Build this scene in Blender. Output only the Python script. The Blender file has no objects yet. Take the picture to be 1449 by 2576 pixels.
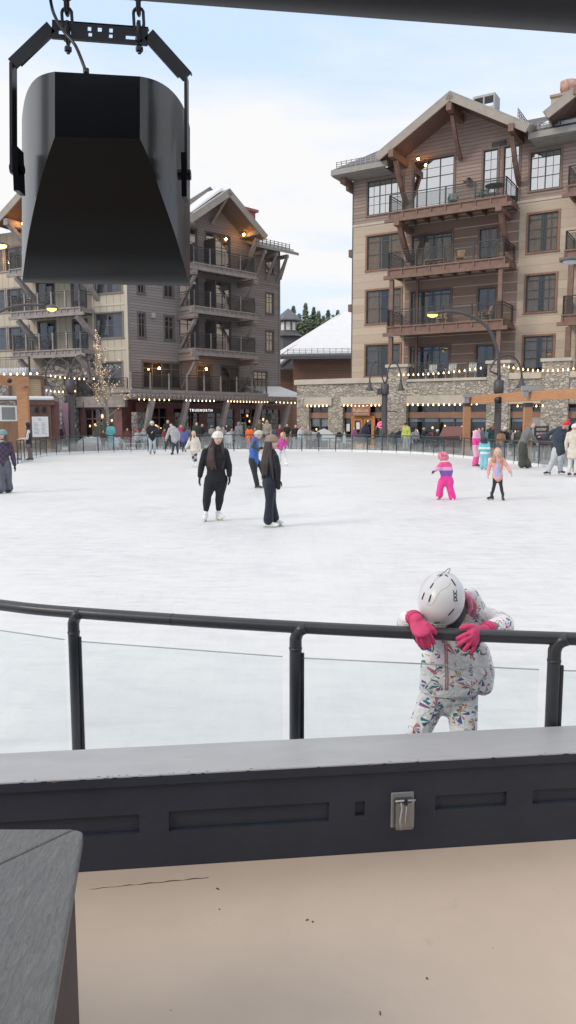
import bpy, bmesh, math, random
from mathutils import Vector, Matrix
random.seed(7)
SC=bpy.context.scene; COL=SC.collection
R=math.radians; V=Vector
# ---------------------------------------------------------------- camera maths
FPX,CX,CY=1900.,724.5,1288.; PITCH=math.atan(233/1900.); HC=1.9
CPI,SPI=math.cos(PITCH),math.sin(PITCH)
def ray(x,y):
    a=(x-CX)/FPX;b=-(y-CY)/FPX
    return V((a,CPI+b*SPI,-SPI+b*CPI))
def at_z(x,y,z=0.):
    r=ray(x,y);t=(z-HC)/r.z;return V((r.x*t,r.y*t,z))
def at_y(x,y,Y):
    r=ray(x,y);t=Y/r.y;return V((r.x*t,Y,HC+r.z*t))
# ---------------------------------------------------------------- materials
MATS={}
def newmat(n):
    m=bpy.data.materials.new(n);m.use_nodes=True;nt=m.node_tree
    b=nt.nodes['Principled BSDF'];return m,nt,b
def N(nt,t,**k):
    n=nt.nodes.new(t)
    for a,v in k.items(): setattr(n,a,v)
    return n
def L(nt,a,b): nt.links.new(a,b)
def rgba(c): return (c[0],c[1],c[2],1)
def mixc(nt,f,a,b,mode='MIX'):
    m=N(nt,'ShaderNodeMix',data_type='RGBA',blend_type=mode)
    for s,v in ((0,f),(6,a),(7,b)):
        if hasattr(v,'is_linked') or hasattr(v,'links'): L(nt,v,m.inputs[s])
        else: m.inputs[s].default_value = v if s==0 else rgba(v)
    return m.outputs[2]
def mth(nt,op,a,b=None,c=None):
    m=N(nt,'ShaderNodeMath',operation=op)
    for i,v in enumerate((a,b,c)):
        if v is None: continue
        if hasattr(v,'links'): L(nt,v,m.inputs[i])
        else: m.inputs[i].default_value=v
    return m.outputs[0]
def ramp(nt,f,st):
    r=N(nt,'ShaderNodeValToRGB');L(nt,f,r.inputs[0]);e=r.color_ramp.elements
    while len(e)<len(st): e.new(.5)
    for i,(p,c) in enumerate(st):
        e[i].position=p;e[i].color=rgba(c) if not isinstance(c,float) else (c,c,c,1)
    return r.outputs[0]
def noise(nt,vec,s,d=4,ro=.55):
    n=N(nt,'ShaderNodeTexNoise');n.inputs['Scale'].default_value=s;n.inputs['Detail'].default_value=d;n.inputs['Roughness'].default_value=ro
    if vec is not None: L(nt,vec,n.inputs['Vector'])
    return n.outputs[0]
def objco(nt,sc=(1,1,1),rot=(0,0,0)):
    t=N(nt,'ShaderNodeTexCoord');m=N(nt,'ShaderNodeMapping');L(nt,t.outputs['Object'],m.inputs[0])
    m.inputs['Scale'].default_value=sc;m.inputs['Rotation'].default_value=rot;return m.outputs[0]
def bump(nt,b,h,s,d=.02):
    n=N(nt,'ShaderNodeBump');n.inputs['Strength'].default_value=s;n.inputs['Distance'].default_value=d
    L(nt,h,n.inputs['Height']);L(nt,n.outputs[0],b.inputs['Normal'])
def smooth_by_angle(o,a=35):
    for p in o.data.polygons: p.use_smooth=True
    o.data.set_sharp_from_angle(angle=R(a))
def paint(name,c,rough=.6,var=.18,sc=3.,bs=.25,bd=.01,metal=0.,stretch=(1,1,1),coat=0.,spec=.5,fine=0):
    if name in MATS: return MATS[name]
    m,nt,b=newmat(name);v=objco(nt,stretch)
    n=noise(nt,v,sc,6,.65)
    dk=tuple(x*(1-var) for x in c);lt=tuple(min(1,x*(1+var)) for x in c)
    L(nt,ramp(nt,n,[(.3,dk),(.7,lt)]),b.inputs['Base Color'])
    b.inputs['Roughness'].default_value=rough;b.inputs['Metallic'].default_value=metal
    b.inputs['Specular IOR Level'].default_value=spec
    b.inputs['Coat Weight'].default_value=coat
    if bs: bump(nt,b,noise(nt,v,(fine or sc*8),5,.6),bs,bd)
    MATS[name]=m;return m
def cloth(c,name=None):
    name=name or 'cloth_%02x%02x%02x'%tuple(int(255*min(1,x)) for x in c)
    if name in MATS: return MATS[name]
    m,nt,b=newmat(name);v=objco(nt)
    n=noise(nt,v,9,5,.6)
    L(nt,ramp(nt,n,[(.3,tuple(x*.82 for x in c)),(.7,tuple(min(1,x*1.15) for x in c))]),b.inputs['Base Color'])
    b.inputs['Roughness'].default_value=.85;b.inputs['Specular IOR Level'].default_value=.25
    b.inputs['Sheen Weight'].default_value=.15
    bump(nt,b,noise(nt,v,14,3,.5),.5,.03);MATS[name]=m;return m
def bands(name,stops):
    m,nt,b=newmat(name);t=N(nt,'ShaderNodeTexCoord');s=N(nt,'ShaderNodeSeparateXYZ');L(nt,t.outputs['Object'],s.inputs[0])
    z=mth(nt,'ADD',s.outputs[2],mth(nt,'MULTIPLY',mth(nt,'SUBTRACT',noise(nt,t.outputs['Object'],4,2),.5),.03))
    o=ramp(nt,mth(nt,'DIVIDE',z,2.),[(p/2.,c) for p,c in stops]);o.node.color_ramp.interpolation='CONSTANT'
    L(nt,o,b.inputs['Base Color']);b.inputs['Roughness'].default_value=.8
    bump(nt,b,noise(nt,t.outputs['Object'],14,3,.5),.5,.03);MATS[name]=m;return m
def emit(name,c,s):
    if name in MATS: return MATS[name]
    m,nt,b=newmat(name);b.inputs['Base Color'].default_value=rgba(c);b.inputs['Emission Color'].default_value=rgba(c);b.inputs['Emission Strength'].default_value=s
    MATS[name]=m;return m
def stone(name,cols,s=2.6,mortar=(.2,.19,.175),flat=2.0):
    m,nt,b=newmat(name);v=objco(nt,(1,1,flat))
    w=N(nt,'ShaderNodeVectorMath',operation='ADD');L(nt,v,w.inputs[0])
    nn=N(nt,'ShaderNodeTexNoise');nn.inputs['Scale'].default_value=2.5;L(nt,v,nn.inputs[0])
    sc_=N(nt,'ShaderNodeVectorMath',operation='SCALE');L(nt,nn.outputs[1],sc_.inputs[0]);sc_.inputs['Scale'].default_value=.25;L(nt,sc_.outputs[0],w.inputs[1])
    a=N(nt,'ShaderNodeTexVoronoi');a.inputs['Scale'].default_value=s;L(nt,w.outputs[0],a.inputs['Vector'])
    e=N(nt,'ShaderNodeTexVoronoi',feature='DISTANCE_TO_EDGE');e.inputs['Scale'].default_value=s;L(nt,w.outputs[0],e.inputs['Vector'])
    sx=N(nt,'ShaderNodeSeparateColor');L(nt,a.outputs['Color'],sx.inputs[0])
    k=len(cols);c=ramp(nt,sx.outputs[0],[(i/(k-1)*.9+.05,cc) for i,cc in enumerate(cols)])
    c=mixc(nt,.5,c,ramp(nt,noise(nt,v,9,5),[(.3,.55),(.7,1.3)]),'MULTIPLY')
    ed=ramp(nt,e.outputs[0],[(.02,0.),(.07,1.)])
    L(nt,mixc(nt,ed,mortar,c),b.inputs['Base Color']);b.inputs['Roughness'].default_value=.85
    bump(nt,b,mth(nt,'MULTIPLY',ed,mth(nt,'ADD',noise(nt,v,7,4),.4)),.8,.06);MATS[name]=m;return m
def siding(name,c,pitch=.2,axis=2,line=.3,lw=.14,var=.2,linec=None,rough=.8):
    """boards: horizontal (axis 2) or vertical battens (axis 0)"""
    m,nt,b=newmat(name);t=N(nt,'ShaderNodeTexCoord');s=N(nt,'ShaderNodeSeparateXYZ');L(nt,t.outputs['Object'],s.inputs[0])
    src=s.outputs[axis]
    if axis==0: src=mth(nt,'ADD',s.outputs[0],s.outputs[1])
    q=mth(nt,'DIVIDE',src,pitch);fr=mth(nt,'FRACT',q);fl=mth(nt,'FLOOR',q)
    wn=N(nt,'ShaderNodeTexWhiteNoise',noise_dimensions='1D');L(nt,fl,wn.inputs['W'])
    v=objco(nt,(.6,.6,6) if axis==2 else (5,5,.5));n=noise(nt,v,2.2,6,.65)
    f=mth(nt,'ADD',mth(nt,'MULTIPLY',n,.65),mth(nt,'MULTIPLY',wn.outputs[0],.35))
    base=ramp(nt,f,[(.25,tuple(x*(1-var) for x in c)),(.75,tuple(x*(1+var) for x in c))])
    lm=ramp(nt,fr,[(0.,1.),(lw*.6,1.),(lw,0.),(1.,0.)])
    lc=linec or tuple(x*line for x in c)
    L(nt,mixc(nt,lm,base,lc),b.inputs['Base Color']);b.inputs['Roughness'].default_value=rough
    bump(nt,b,mth(nt,'SUBTRACT',1.,mth(nt,'MAXIMUM',lm,mth(nt,'MULTIPLY',fr,.5))),.7,.03);MATS[name]=m;return m
def glass(name,tint=(.9,.95,.94),ior=1.5,rough=.02,boost=1.,minr=0.):
    m=bpy.data.materials.new(name);m.use_nodes=True;nt=m.node_tree;nt.nodes.clear()
    o=N(nt,'ShaderNodeOutputMaterial');t=N(nt,'ShaderNodeBsdfTransparent');g=N(nt,'ShaderNodeBsdfGlossy');x=N(nt,'ShaderNodeMixShader')
    t.inputs[0].default_value=rgba(tint);g.inputs[0].default_value=(.95,.97,1,1);g.inputs['Roughness'].default_value=rough
    f=N(nt,'ShaderNodeFresnel');f.inputs[0].default_value=ior
    ff=mth(nt,'MINIMUM',mth(nt,'ADD',mth(nt,'MULTIPLY',f.outputs[0],boost),minr),1.)
    gy=N(nt,'ShaderNodeNewGeometry');ff=mth(nt,'MULTIPLY',ff,mth(nt,'SUBTRACT',1.,gy.outputs['Backfacing']))
    tc=objco(nt);bp=N(nt,'ShaderNodeBump');bp.inputs['Strength'].default_value=.08;bp.inputs['Distance'].default_value=.05
    L(nt,noise(nt,tc,.8,2),bp.inputs['Height']);L(nt,bp.outputs[0],g.inputs['Normal'])
    L(nt,ff,x.inputs[0]);L(nt,t.outputs[0],x.inputs[1]);L(nt,g.outputs[0],x.inputs[2]);L(nt,x.outputs[0],o.inputs[0]);MATS[name]=m;return m
# ---------------------------------------------------------------- mesh builder
class MB:
    def __init__(s): s.v=[];s.f=[]
    def poly(s,pts):
        i=len(s.v);s.v+= [tuple(p) for p in pts];s.f.append(tuple(range(i,i+len(pts))));return s
    def hexa(s,p):   # 8 pts: bottom 4 ccw, top 4
        i=len(s.v);s.v+=[tuple(q) for q in p]
        for a in ((3,2,1,0),(4,5,6,7),(0,1,5,4),(1,2,6,5),(2,3,7,6),(3,0,4,7)): s.f.append(tuple(i+k for k in a))
        return s
    def box(s,x0,x1,y0,y1,z0,z1):
        if x0>x1:x0,x1=x1,x0
        if y0>y1:y0,y1=y1,y0
        if z0>z1:z0,z1=z1,z0
        return s.hexa([(x0,y0,z0),(x1,y0,z0),(x1,y1,z0),(x0,y1,z0),(x0,y0,z1),(x1,y0,z1),(x1,y1,z1),(x0,y1,z1)])
    def bar(s,p,q,w,h,up=(0,0,1)):   # beam p->q, width w across, h along up
        p=V(p);q=V(q);t=(q-p).normalized();u=V(up);a=t.cross(u)
        if a.length<1e-4: a=V((1,0,0))
        a.normalize();u=a.cross(t).normalized();a=a*w/2;u=u*h/2
        return s.hexa([p-a-u,p+a-u,q+a-u,q-a-u,p-a+u,p+a+u,q+a+u,q-a+u])
    def rings(s,rs,cap=True,close=False):
        n=len(rs[0]);i=len(s.v)
        for r in rs: s.v+=[tuple(p) for p in r]
        m=len(rs)
        for k in range(m-1 if not close else m):
            a=i+k*n;b=i+((k+1)%m)*n
            for j in range(n): s.f.append((a+j,a+(j+1)%n,b+(j+1)%n,b+j))
        if cap and not close:
            s.f.append(tuple(i+j for j in range(n))[::-1]);s.f.append(tuple(i+(m-1)*n+j for j in range(n)))
        return s
    def tube(s,pts,rad,n=10,lat=None,rnd=False,cap=True):
        pts=[V(p) for p in pts];m=len(pts)
        rad=[rad]*m if not isinstance(rad,(list,tuple)) else list(rad)
        rad=[(r,r) if not isinstance(r,(list,tuple)) else r for r in rad]
        T=[(pts[min(i+1,m-1)]-pts[max(i-1,0)]).normalized() for i in range(m)]
        A=V(lat) if lat is not None else None
        if A is None or abs(A.normalized().dot(T[0]))>.98:
            A=V((0,0,1)) if abs(T[0].z)<.9 else V((1,0,0))
        P=list(pts);RR=list(rad);TT=list(T)
        if rnd:
            pre=[];post=[]
            for a in (80,55,28):
                c=math.cos(R(a));sn=math.sin(R(a))
                pre.append((pts[0]-T[0]*max(rad[0])*sn,(rad[0][0]*c,rad[0][1]*c)))
                post.append((pts[-1]+T[-1]*max(rad[-1])*sn,(rad[-1][0]*c,rad[-1][1]*c)))
            P=[p for p,_ in pre]+P+[p for p,_ in post[::-1]]
            RR=[r for _,r in pre]+RR+[r for _,r in post[::-1]]
            TT=[T[0]]*3+TT+[T[-1]]*3
        rs=[]
        for p,r,t in zip(P,RR,TT):
            a=(A-t*A.dot(t))
            if a.length<1e-5: a=t.orthogonal()
            a.normalize();b=t.cross(a);A=a if lat is None else V(lat)
            rs.append([p+a*(r[0]*math.cos(2*math.pi*j/n))+b*(r[1]*math.sin(2*math.pi*j/n)) for j in range(n)])
        return s.rings(rs,cap)
    def ell(s,c,r,M=None,n=14,m=9):
        c=V(c);r=(r,r,r) if not isinstance(r,(tuple,list)) else r;rs=[]
        for i in range(m+1):
            ph=math.pi*(i+.02)/(m+.04)-math.pi/2;ring=[]
            for j in range(n):
                th=2*math.pi*j/n;p=V((r[0]*math.cos(ph)*math.cos(th),r[1]*math.cos(ph)*math.sin(th),r[2]*math.sin(ph)))
                ring.append(c+(M@p if M else p))
            rs.append(ring)
        return s.rings(rs)
    def mesh(s,name):
        me=bpy.data.meshes.new(name);me.from_pydata(s.v,[],s.f);me.validate(clean_customdata=False)
        bm=bmesh.new();bm.from_mesh(me);bmesh.ops.recalc_face_normals(bm,faces=bm.faces);bm.to_mesh(me);bm.free();return me
    def build(s,name,mat,parent=None,smooth=False,bevel=0,voxel=0,split=False,sm=0):
        if split:
            par=list(range(len(s.v)))
            def fnd(i):
                while par[i]!=i: par[i]=par[par[i]];i=par[i]
                return i
            for f in s.f:
                r=fnd(f[0])
                for k in f[1:]: par[fnd(k)]=r
            gr={}
            for f in s.f: gr.setdefault(fnd(f[0]),[]).append(f)
            o=None
            for fs in gr.values():
                ids=sorted({k for f in fs for k in f});mp={k:i for i,k in enumerate(ids)};m=MB();m.v=[s.v[k] for k in ids];m.f=[tuple(mp[k] for k in f) for f in fs]
                o=m.build(name,mat,parent,smooth,bevel)
            return o
        me=s.mesh(name)
        o=bpy.data.objects.new(name,me);COL.objects.link(o)
        if parent: o.parent=parent
        if mat: me.materials.append(mat)
        if voxel:
            md=o.modifiers.new('r','REMESH');md.mode='VOXEL';md.voxel_size=voxel;md.use_smooth_shade=True
            if sm:
                q=o.modifiers.new('s','SMOOTH');q.iterations=sm;q.factor=.5
            dg=bpy.context.evaluated_depsgraph_get();dg.update()
            m2=bpy.data.meshes.new_from_object(o.evaluated_get(dg));o.modifiers.clear()
            o.data=m2;m2.name=name
            if not m2.materials: m2.materials.append(mat)
            smooth=True
        if bevel:
            md=o.modifiers.new('b','BEVEL');md.width=bevel;md.segments=2;md.limit_method='ANGLE'
        if smooth:
            for p in o.data.polygons: p.use_smooth=True
        return o
def wall_grid(mb,u0,u1,z0,z1,holes,depth,y=0.,thick=.3,back=True):
    """front skin at y with real recesses (depth) at the holes, closed box behind"""
    us=sorted({u0,u1}|{max(u0,min(u1,a)) for h in holes for a in h[:2]});zs=sorted({z0,z1}|{max(z0,min(z1,a)) for h in holes for a in h[2:4]})
    for i in range(len(us)-1):
        for j in range(len(zs)-1):
            a,b,c,d=us[i],us[i+1],zs[j],zs[j+1];mu,mz=(a+b)/2,(c+d)/2
            if b-a<1e-5 or d-c<1e-5: continue
            if any(h[0]<mu<h[1] and h[2]<mz<h[3] for h in holes): continue
            mb.poly([(a,y,c),(b,y,c),(b,y,d),(a,y,d)])
    for h in holes:
        a,b,c,d=h[:4];e=y+depth
        mb.poly([(a,y,c),(a,e,c),(a,e,d),(a,y,d)]);mb.poly([(b,y,c),(b,y,d),(b,e,d),(b,e,c)])
        mb.poly([(a,y,c),(b,y,c),(b,e,c),(a,e,c)]);mb.poly([(a,y,d),(a,e,d),(b,e,d),(b,y,d)])
        if back: mb.poly([(a,e,c),(b,e,c),(b,e,d),(a,e,d)])
    t=y+thick
    if not back: return mb
    mb.poly([(u0,y,z0),(u0,y,z1),(u0,t,z1),(u0,t,z0)]);mb.poly([(u1,y,z0),(u1,t,z0),(u1,t,z1),(u1,y,z1)])
    mb.poly([(u0,t,z0),(u1,t,z0),(u1,t,z1),(u0,t,z1)])
    mb.poly([(u0,y,z1),(u1,y,z1),(u1,t,z1),(u0,t,z1)])
    return mb
def tag(o,label=None,cat=None,group=None,kind=None):
    if label:o['label']=label
    if cat:o['category']=cat
    if group:o['group']=group
    if kind:o['kind']=kind
    return o
def empty(name,loc=(0,0,0),rz=0.,label=None,cat=None,group=None):
    o=bpy.data.objects.new(name,None);COL.objects.link(o);o.location=loc;o.rotation_euler=(0,0,rz);o.empty_display_size=.3
    return tag(o,label,cat,group)
def copy_tree(o,parent=None):
    c=o.copy();COL.objects.link(c)
    if parent is not None: c.parent=parent
    for ch in [x for x in SC.objects if x.parent==o]: copy_tree(ch,c)
    return c
def text_mesh(name,s,size,mat,parent,loc,rot,ext=.01,align='CENTER',font_sp=1.0):
    cu=bpy.data.curves.new(name,'FONT');cu.body=s;cu.size=size;cu.extrude=ext;cu.align_x=align;cu.align_y='CENTER';cu.space_character=font_sp
    t=bpy.data.objects.new(name,cu);COL.objects.link(t)
    dg=bpy.context.evaluated_depsgraph_get();dg.update()
    me=bpy.data.meshes.new_from_object(t.evaluated_get(dg));bpy.data.objects.remove(t)
    o=bpy.data.objects.new(name,me);COL.objects.link(o);me.materials.clear();me.materials.append(mat)
    if parent:o.parent=parent
    o.location=loc;o.rotation_euler=rot;return o
# ---------------------------------------------------------------- common materials
M_dkmetal=paint('dark_metal',(.034,.038,.047),.42,.2,6,.1,.003,coat=.15)
M_railing=paint('railing_metal',(.035,.033,.035),.5,.2,6,0)
M_trimA=paint('brown_timber',(.19,.11,.085),.65,.25,2.5,.4,.01,stretch=(1,1,1))
M_trimA2=paint('red_brown_casing',(.27,.145,.095),.65,.2,2.5,.3,.01)
M_mull=paint('window_sash',(.05,.055,.05),.5,.15,4,0)
M_greytimber=paint('weathered_timber',(.28,.245,.23),.75,.22,3,.4,.01)
M_glassW=glass('window_glass',(.75,.78,.8),1.5,.03,1.2,.02)
M_glassTop=glass('mirror_glass',(.35,.37,.4),2.2,.02,1.5,.45)
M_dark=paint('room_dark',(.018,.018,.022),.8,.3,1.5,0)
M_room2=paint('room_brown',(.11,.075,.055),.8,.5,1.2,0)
M_curtain=paint('curtain_cloth',(.42,.25,.14),.85,.3,5,.3,.02,stretch=(3,3,.3))
M_curtG=paint('grey_curtain',(.2,.18,.17),.85,.3,5,.3,.02,stretch=(3,3,.3))
M_stoneA=stone('ledge_stone',[(.4,.35,.29),(.55,.49,.41),(.3,.265,.22),(.6,.55,.47),(.46,.38,.31)],3.6,(.24,.22,.195),2.2)
M_stoneD=stone('dark_field_stone',[(.17,.16,.155),(.3,.26,.23),(.22,.21,.21),(.36,.31,.27),(.15,.14,.135)],2.3,(.07,.065,.06),1.3)
M_cap=paint('limestone_cap',(.5,.44,.36),.8,.12,1.5,.3,.01)
M_snow=paint('snow',(.72,.73,.755),.9,.04,1.2,.5,.05)
M_bulb=emit('warm_bulb',(1,.72,.38),3)
M_ledw=emit('white_letters',(1,.95,.88),.7)
M_wire=paint('black_wire',(.015,.015,.015),.5,.1,5,0)
M_orange=paint('cedar_beam',(.45,.225,.11),.6,.15,2.2,.35,.01,stretch=(1,1,5))
M_black=paint('black_plastic',(.012,.012,.014),.35,.2,4,.05,.002)
M_skin=paint('skin',(.62,.4,.31),.55,.06,8,0)
CLOC=(3.1,1.7,0);SKYG=1.0;CLOUD=(6.5,6.5,6.55)
# ================================================================ PEOPLE
def person(label,foot,top,turn=0,P=None,jacket=None,legs=None,hat=None,hair=None,glove=None,shoe=('black',True),face=None,
           vox=.016,cat='person',group=None,D=None,hs=1.,build=1.,name='person',puff=1.,legw=1.,hem=0.,scarf=None,hood=None,skin=None,nofeet=False,legL=1.,vest=None,pad=0.):
    P=P or {}
    g=at_z(foot[0],foot[1],0.) if D is None else at_y(foot[0],1055,D)
    g.z=0
    rz=-math.atan2(g.x,g.y);dist=math.hypot(g.x,g.y)
    root=empty(name,g,rz,label,cat,group)
    nd=V((g.x,g.y,0)).normalized();lx=V((nd.y,-nd.x,0))
    def LP(px,py,dy=0.):
        r=ray(px,py);t=(dist+dy)/(r.x*nd.x+r.y*nd.y)
        w=V((0,0,HC))+r*t;d=w-g;return V((d.dot(lx),dy,w.z))
    H=LP(foot[0],top).z
    if hat and hat[0]=='pom': Hb=H-.07
    elif hat: Hb=H-.02
    else: Hb=H
    S=Hb
    tu=R(turn);ct,st=math.cos(tu),math.sin(tu)
    def rot(x,y,z): return V((x*ct-y*st,x*st+y*ct,z))   # facing -y rotated by turn
    lift=.0
    df={'hd':(0,-.012,.925),'nk':(0,.005,.858),'sL':(-.108,.005,.815),'sR':(.108,.005,.815),'eL':(-.14,.02,.645),'eR':(.14,.02,.645),
        'wL':(-.145,-.03,.50),'wR':(.145,-.03,.50),'hL':(-.05,0,.515),'hR':(.05,0,.515),'kL':(-.058,-.012,.29),'kR':(.058,-.012,.29),
        'aL':(-.06,.02,.085),'aR':(.06,.02,.085)}
    J={}
    for k,v in df.items(): J[k]=rot(v[0]*S,v[1]*S,v[2]*S)
    for k,v in P.items():
        if k in df: J[k]=LP(v[0],v[1],v[2] if len(v)>2 else 0.)
    if 'hd' in P and 'nk' not in P: J['nk']=J['hd']*.4+(J['sL']+J['sR'])*.3
    fy=R(P.get('face',turn));fL=R(P.get('fL',turn));fR=R(P.get('fR',turn))
    fwd=V((math.sin(fy),-math.cos(fy),0));side=V((math.cos(fy),math.sin(fy),0))
    sh=(J['sR']-J['sL'])
    lat=sh.normalized() if sh.length>.02 else rot(1,0,0)
    Hc=(J['hL']+J['hR'])/2;Sc=(J['sL']+J['sR'])/2
    up=(J['hd']-J['nk']).normalized();hr=.066*S*hs
    up=(up+V((0,0,1))*.8).normalized()
    Mh=Matrix((side,(up.cross(side)).normalized(),up)).transposed()
    def torso(mb,k,lo=-.02,hi=1.,n=18,extra=0.):
        ts=[lo,.12,.35,.6,.82,hi];ra=[.088,.083,.076,.088,.1,.078];rb=[.066,.064,.058,.066,.062,.045]
        pts=[Hc.lerp(Sc,t) for t in ts];pts[0]=Hc+(Hc-Sc)*(-lo) if lo<0 else pts[0]
        mb.tube(pts,[(a*S*k*build+extra,b*S*k*build+extra) for a,b in zip(ra,rb)],n,lat,True)
    def limb(mb,a,b,c,r0,r1,r2,k=1.,end=1.):
        a,b,c=V(a),V(b),V(c);pts=[a,a.lerp(b,.5),b,b.lerp(c,.35),c if end==1 else b.lerp(c,end)]
        mb.tube(pts,[r0*k,(r0+r1)*.5*k,r1*k,(r1*.55+r2*.45)*1.05*k,r2*k],12,None,True)
    body=MB()
    bs=S*build**.5
    torso(body,.86)
    for s in 'LR':
        limb(body,J['s'+s],J['e'+s],J['w'+s],.03*bs,.024*bs,.016*bs,.95)
        limb(body,J['h'+s],J['k'+s],J['a'+s],.046*bs,.03*bs,.021*bs,.85*(min(1.,legs[1]) if legs and len(legs)>1 else 1.))
        a=J['a'+s];f=fL if s=='L' else fR;fd=V((math.sin(f),-math.cos(f),0))
        if not nofeet: body.tube([a+V((0,0,-.01*S))-fd*.02*S,a+fd*.04*S+V((0,0,-.03*S)),a+fd*.09*S+V((0,0,-.04*S))],[.022*S,.022*S,.014*S],8,None,True)
    body.tube([Sc+(J['nk']-Sc)*.2,J['nk'],J['nk'].lerp(J['hd'],.6)],[.036*S,.03*S,.03*S],12,None,True)
    body.ell(J['hd'],(.052*S*hs,.062*S*hs,hr),Mh)
    body.ell(J['hd']+fwd*.02*S*hs-up*.035*S*hs,(.034*S*hs,.036*S*hs,.032*S*hs),Mh,10,7)
    body.ell(J['hd']+fwd*.063*S*hs-up*.012*S*hs,(.008*S,.011*S,.014*S),Mh,8,5)
    for sg in (-1,1): body.ell(J['hd']+side*sg*.053*S*hs-up*.008*S,(.006*S,.012*S,.018*S),Mh,8,5)
    def hand(mb,s,k=1.):
        w=J['w'+s];d=(w-J['e'+s]).normalized();d=(d+V((0,0,-.35))).normalized() if d.z<.3 else d
        n=rot(1,0,0)*(1 if s=='L' else -1);n=(n-d*n.dot(d)).normalized();b=d.cross(n)   # palm faces the body
        pl=.05*S*k
        mb.tube([w,w+d*pl*.5,w+d*pl],[(.017*S*k,.012*S*k),(.024*S*k,.011*S*k),(.023*S*k,.010*S*k)],10,b,True)
        for i,ln in enumerate((.036,.042,.039,.030)):
            o=w+d*pl+b*(i-1.5)*.0125*S*k;p1=o+d*ln*.5*S*k+n*.004*S;p2=o+d*ln*.95*S*k+n*.014*S
            mb.tube([o-d*.01*S,p1,p2],[.0068*S*k,.0062*S*k,.005*S*k],7,None,True)
        sg=-1
        o=w+d*.015*S+b*sg*.018*S*k*(1 if True else -1)
        mb.tube([o,o+b*sg*.018*S*k+d*.018*S*k+n*.006*S,o+b*sg*.022*S*k+d*.042*S*k+n*.012*S],[.009*S*k,.0075*S*k,.006*S*k],7,None,True)
    if not glove:
        for s in 'LR': hand(body,s)
    body.build('body',skin or M_skin,root,voxel=min(vox,.012 if dist<20 else vox),sm=1)
    # face
    if dist<60:
        for sg in (-1,1):
            MB().ell(J['hd']+fwd*.0585*S*hs+side*sg*.021*S*hs+up*.006*S,(.0075*S,.004*S,.0045*S),Mh,8,5).build('eye',paint('eye_dark',(.03,.02,.02),.2,.1,5,0),root,True)
        MB().ell(J['hd']+fwd*.056*S*hs-up*.037*S*hs,(.014*S,.005*S,.005*S),Mh,8,5).build('mouth',paint('lips',(.42,.15,.13),.5,.1,5,0),root,True)
    if jacket:
        c,pf=jacket[0],jacket[1] if len(jacket)>1 else 1.1
        mt=c if not isinstance(c,tuple) else cloth(c)
        mb=MB();k=pf
        torso(mb,k,lo=-.02-hem,extra=pad)
        if hem:
            dn=(Hc-Sc).normalized()*.4+V((0,0,-1))*.6
            mb.tube([Hc,Hc+dn*hem*.5,Hc+dn*hem],[(.088*S*k*build,.066*S*k*build),(.098*S*k*build,.078*S*k*build),(.105*S*k*build,.085*S*k*build)],18,lat,False)
        if vest is None:
            for s in 'LR': limb(mb,J['s'+s],J['e'+s],J['w'+s],.036*bs,.031*bs,.024*bs,pf**1.3,.95)
        mb.tube([Sc,J['nk'],J['nk'].lerp(J['hd'],.25)],[.05*S*k,.042*S*k,.043*S*k],12,None,False)
        if hood:
            mb.tube([J['nk']-fwd*.03*S-side*.06*S,J['nk']-fwd*.085*S+V((0,0,.01*S)),J['nk']-fwd*.03*S+side*.06*S],[.022*S,.03*S,.022*S],10,None,True)
        mb.build('jacket',mt,root,voxel=vox,sm=1)
    if vest is not None:
        mb=MB()
        for s in 'LR': limb(mb,J['s'+s],J['e'+s],J['w'+s],.037*bs,.031*bs,.022*bs,1.,.97)
        mb.build('sleeves',cloth(vest),root,voxel=vox,sm=1)
    if legs:
        c=legs[0];k=legs[1] if len(legs)>1 else 1.;fl=legs[2] if len(legs)>2 else 1.
        mt=c if not isinstance(c,tuple) else cloth(c)
        mb=MB()
        mb.tube([Hc+(Sc-Hc)*.12,Hc,Hc-V((0,0,.03*S))],[(.08*S*build,.06*S*build),(.088*S*build,.068*S*build),(.08*S*build,.06*S*build)],16,lat,True)
        for s in 'LR':
            h,kk,a=J['h'+s],J['k'+s],J['a'+s];e=kk.lerp(a,(.8 if shoe and shoe[0]=='white' and fl<1.3 else .97)*legL)
            mb.tube([h,h.lerp(kk,.45),kk,kk.lerp(e,.4),e],[.066*bs*(.5+.5*k),.055*bs*k,.039*bs*k,.039*bs*k,.028*bs*k*fl],14,None,True)
        mb.build('trousers',mt,root,voxel=vox,sm=1)
    if glove:
        for s in 'LR':
            mb=MB();hand(mb,s,1.15);mb.build('glove',cloth(glove),root,voxel=min(vox*.6,.008),sm=0)
    if shoe and not nofeet:
        cc={'black':(.02,.02,.022),'white':(.8,.8,.8),'brown':(.09,.06,.045),'grey':(.3,.3,.32)}[shoe[0]]
        mt=paint('boot_'+shoe[0],cc,.4,.15,8,.15,.004,coat=.2)
        for s in 'LR':
            a=J['a'+s];f=fL if s=='L' else fR;fd=V((math.sin(f),-math.cos(f),0));fs=V((fd.y,-fd.x,0))
            dn=V((0,0,-1));b=MB()
            b.tube([a+V((0,0,(.085 if shoe[0]=='white' else .055)*S)),a+V((0,0,.01*S)),a-V((0,0,.02*S))-fd*.008*S],[(.026*S,.031*S),(.024*S,.029*S),(.024*S,.034*S)],12,fs,True)
            b.tube([a-fd*.028*S-V((0,0,.026*S)),a+fd*.01*S-V((0,0,.022*S)),a+fd*.055*S-V((0,0,.032*S)),a+fd*.095*S-V((0,0,.037*S))],[(.02*S,.02*S),(.022*S,.024*S),(.023*S,.018*S),(.017*S,.011*S)],12,fs,True)
            so=a-V((0,0,.05*S))
            b.bar(so-fd*.05*S,so+fd*.1*S,.04*S,.01*S)
            bo=b.build('skate' if shoe[1] else 'boot',mt,root,voxel=min(vox*.7,.01),sm=1)
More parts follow.
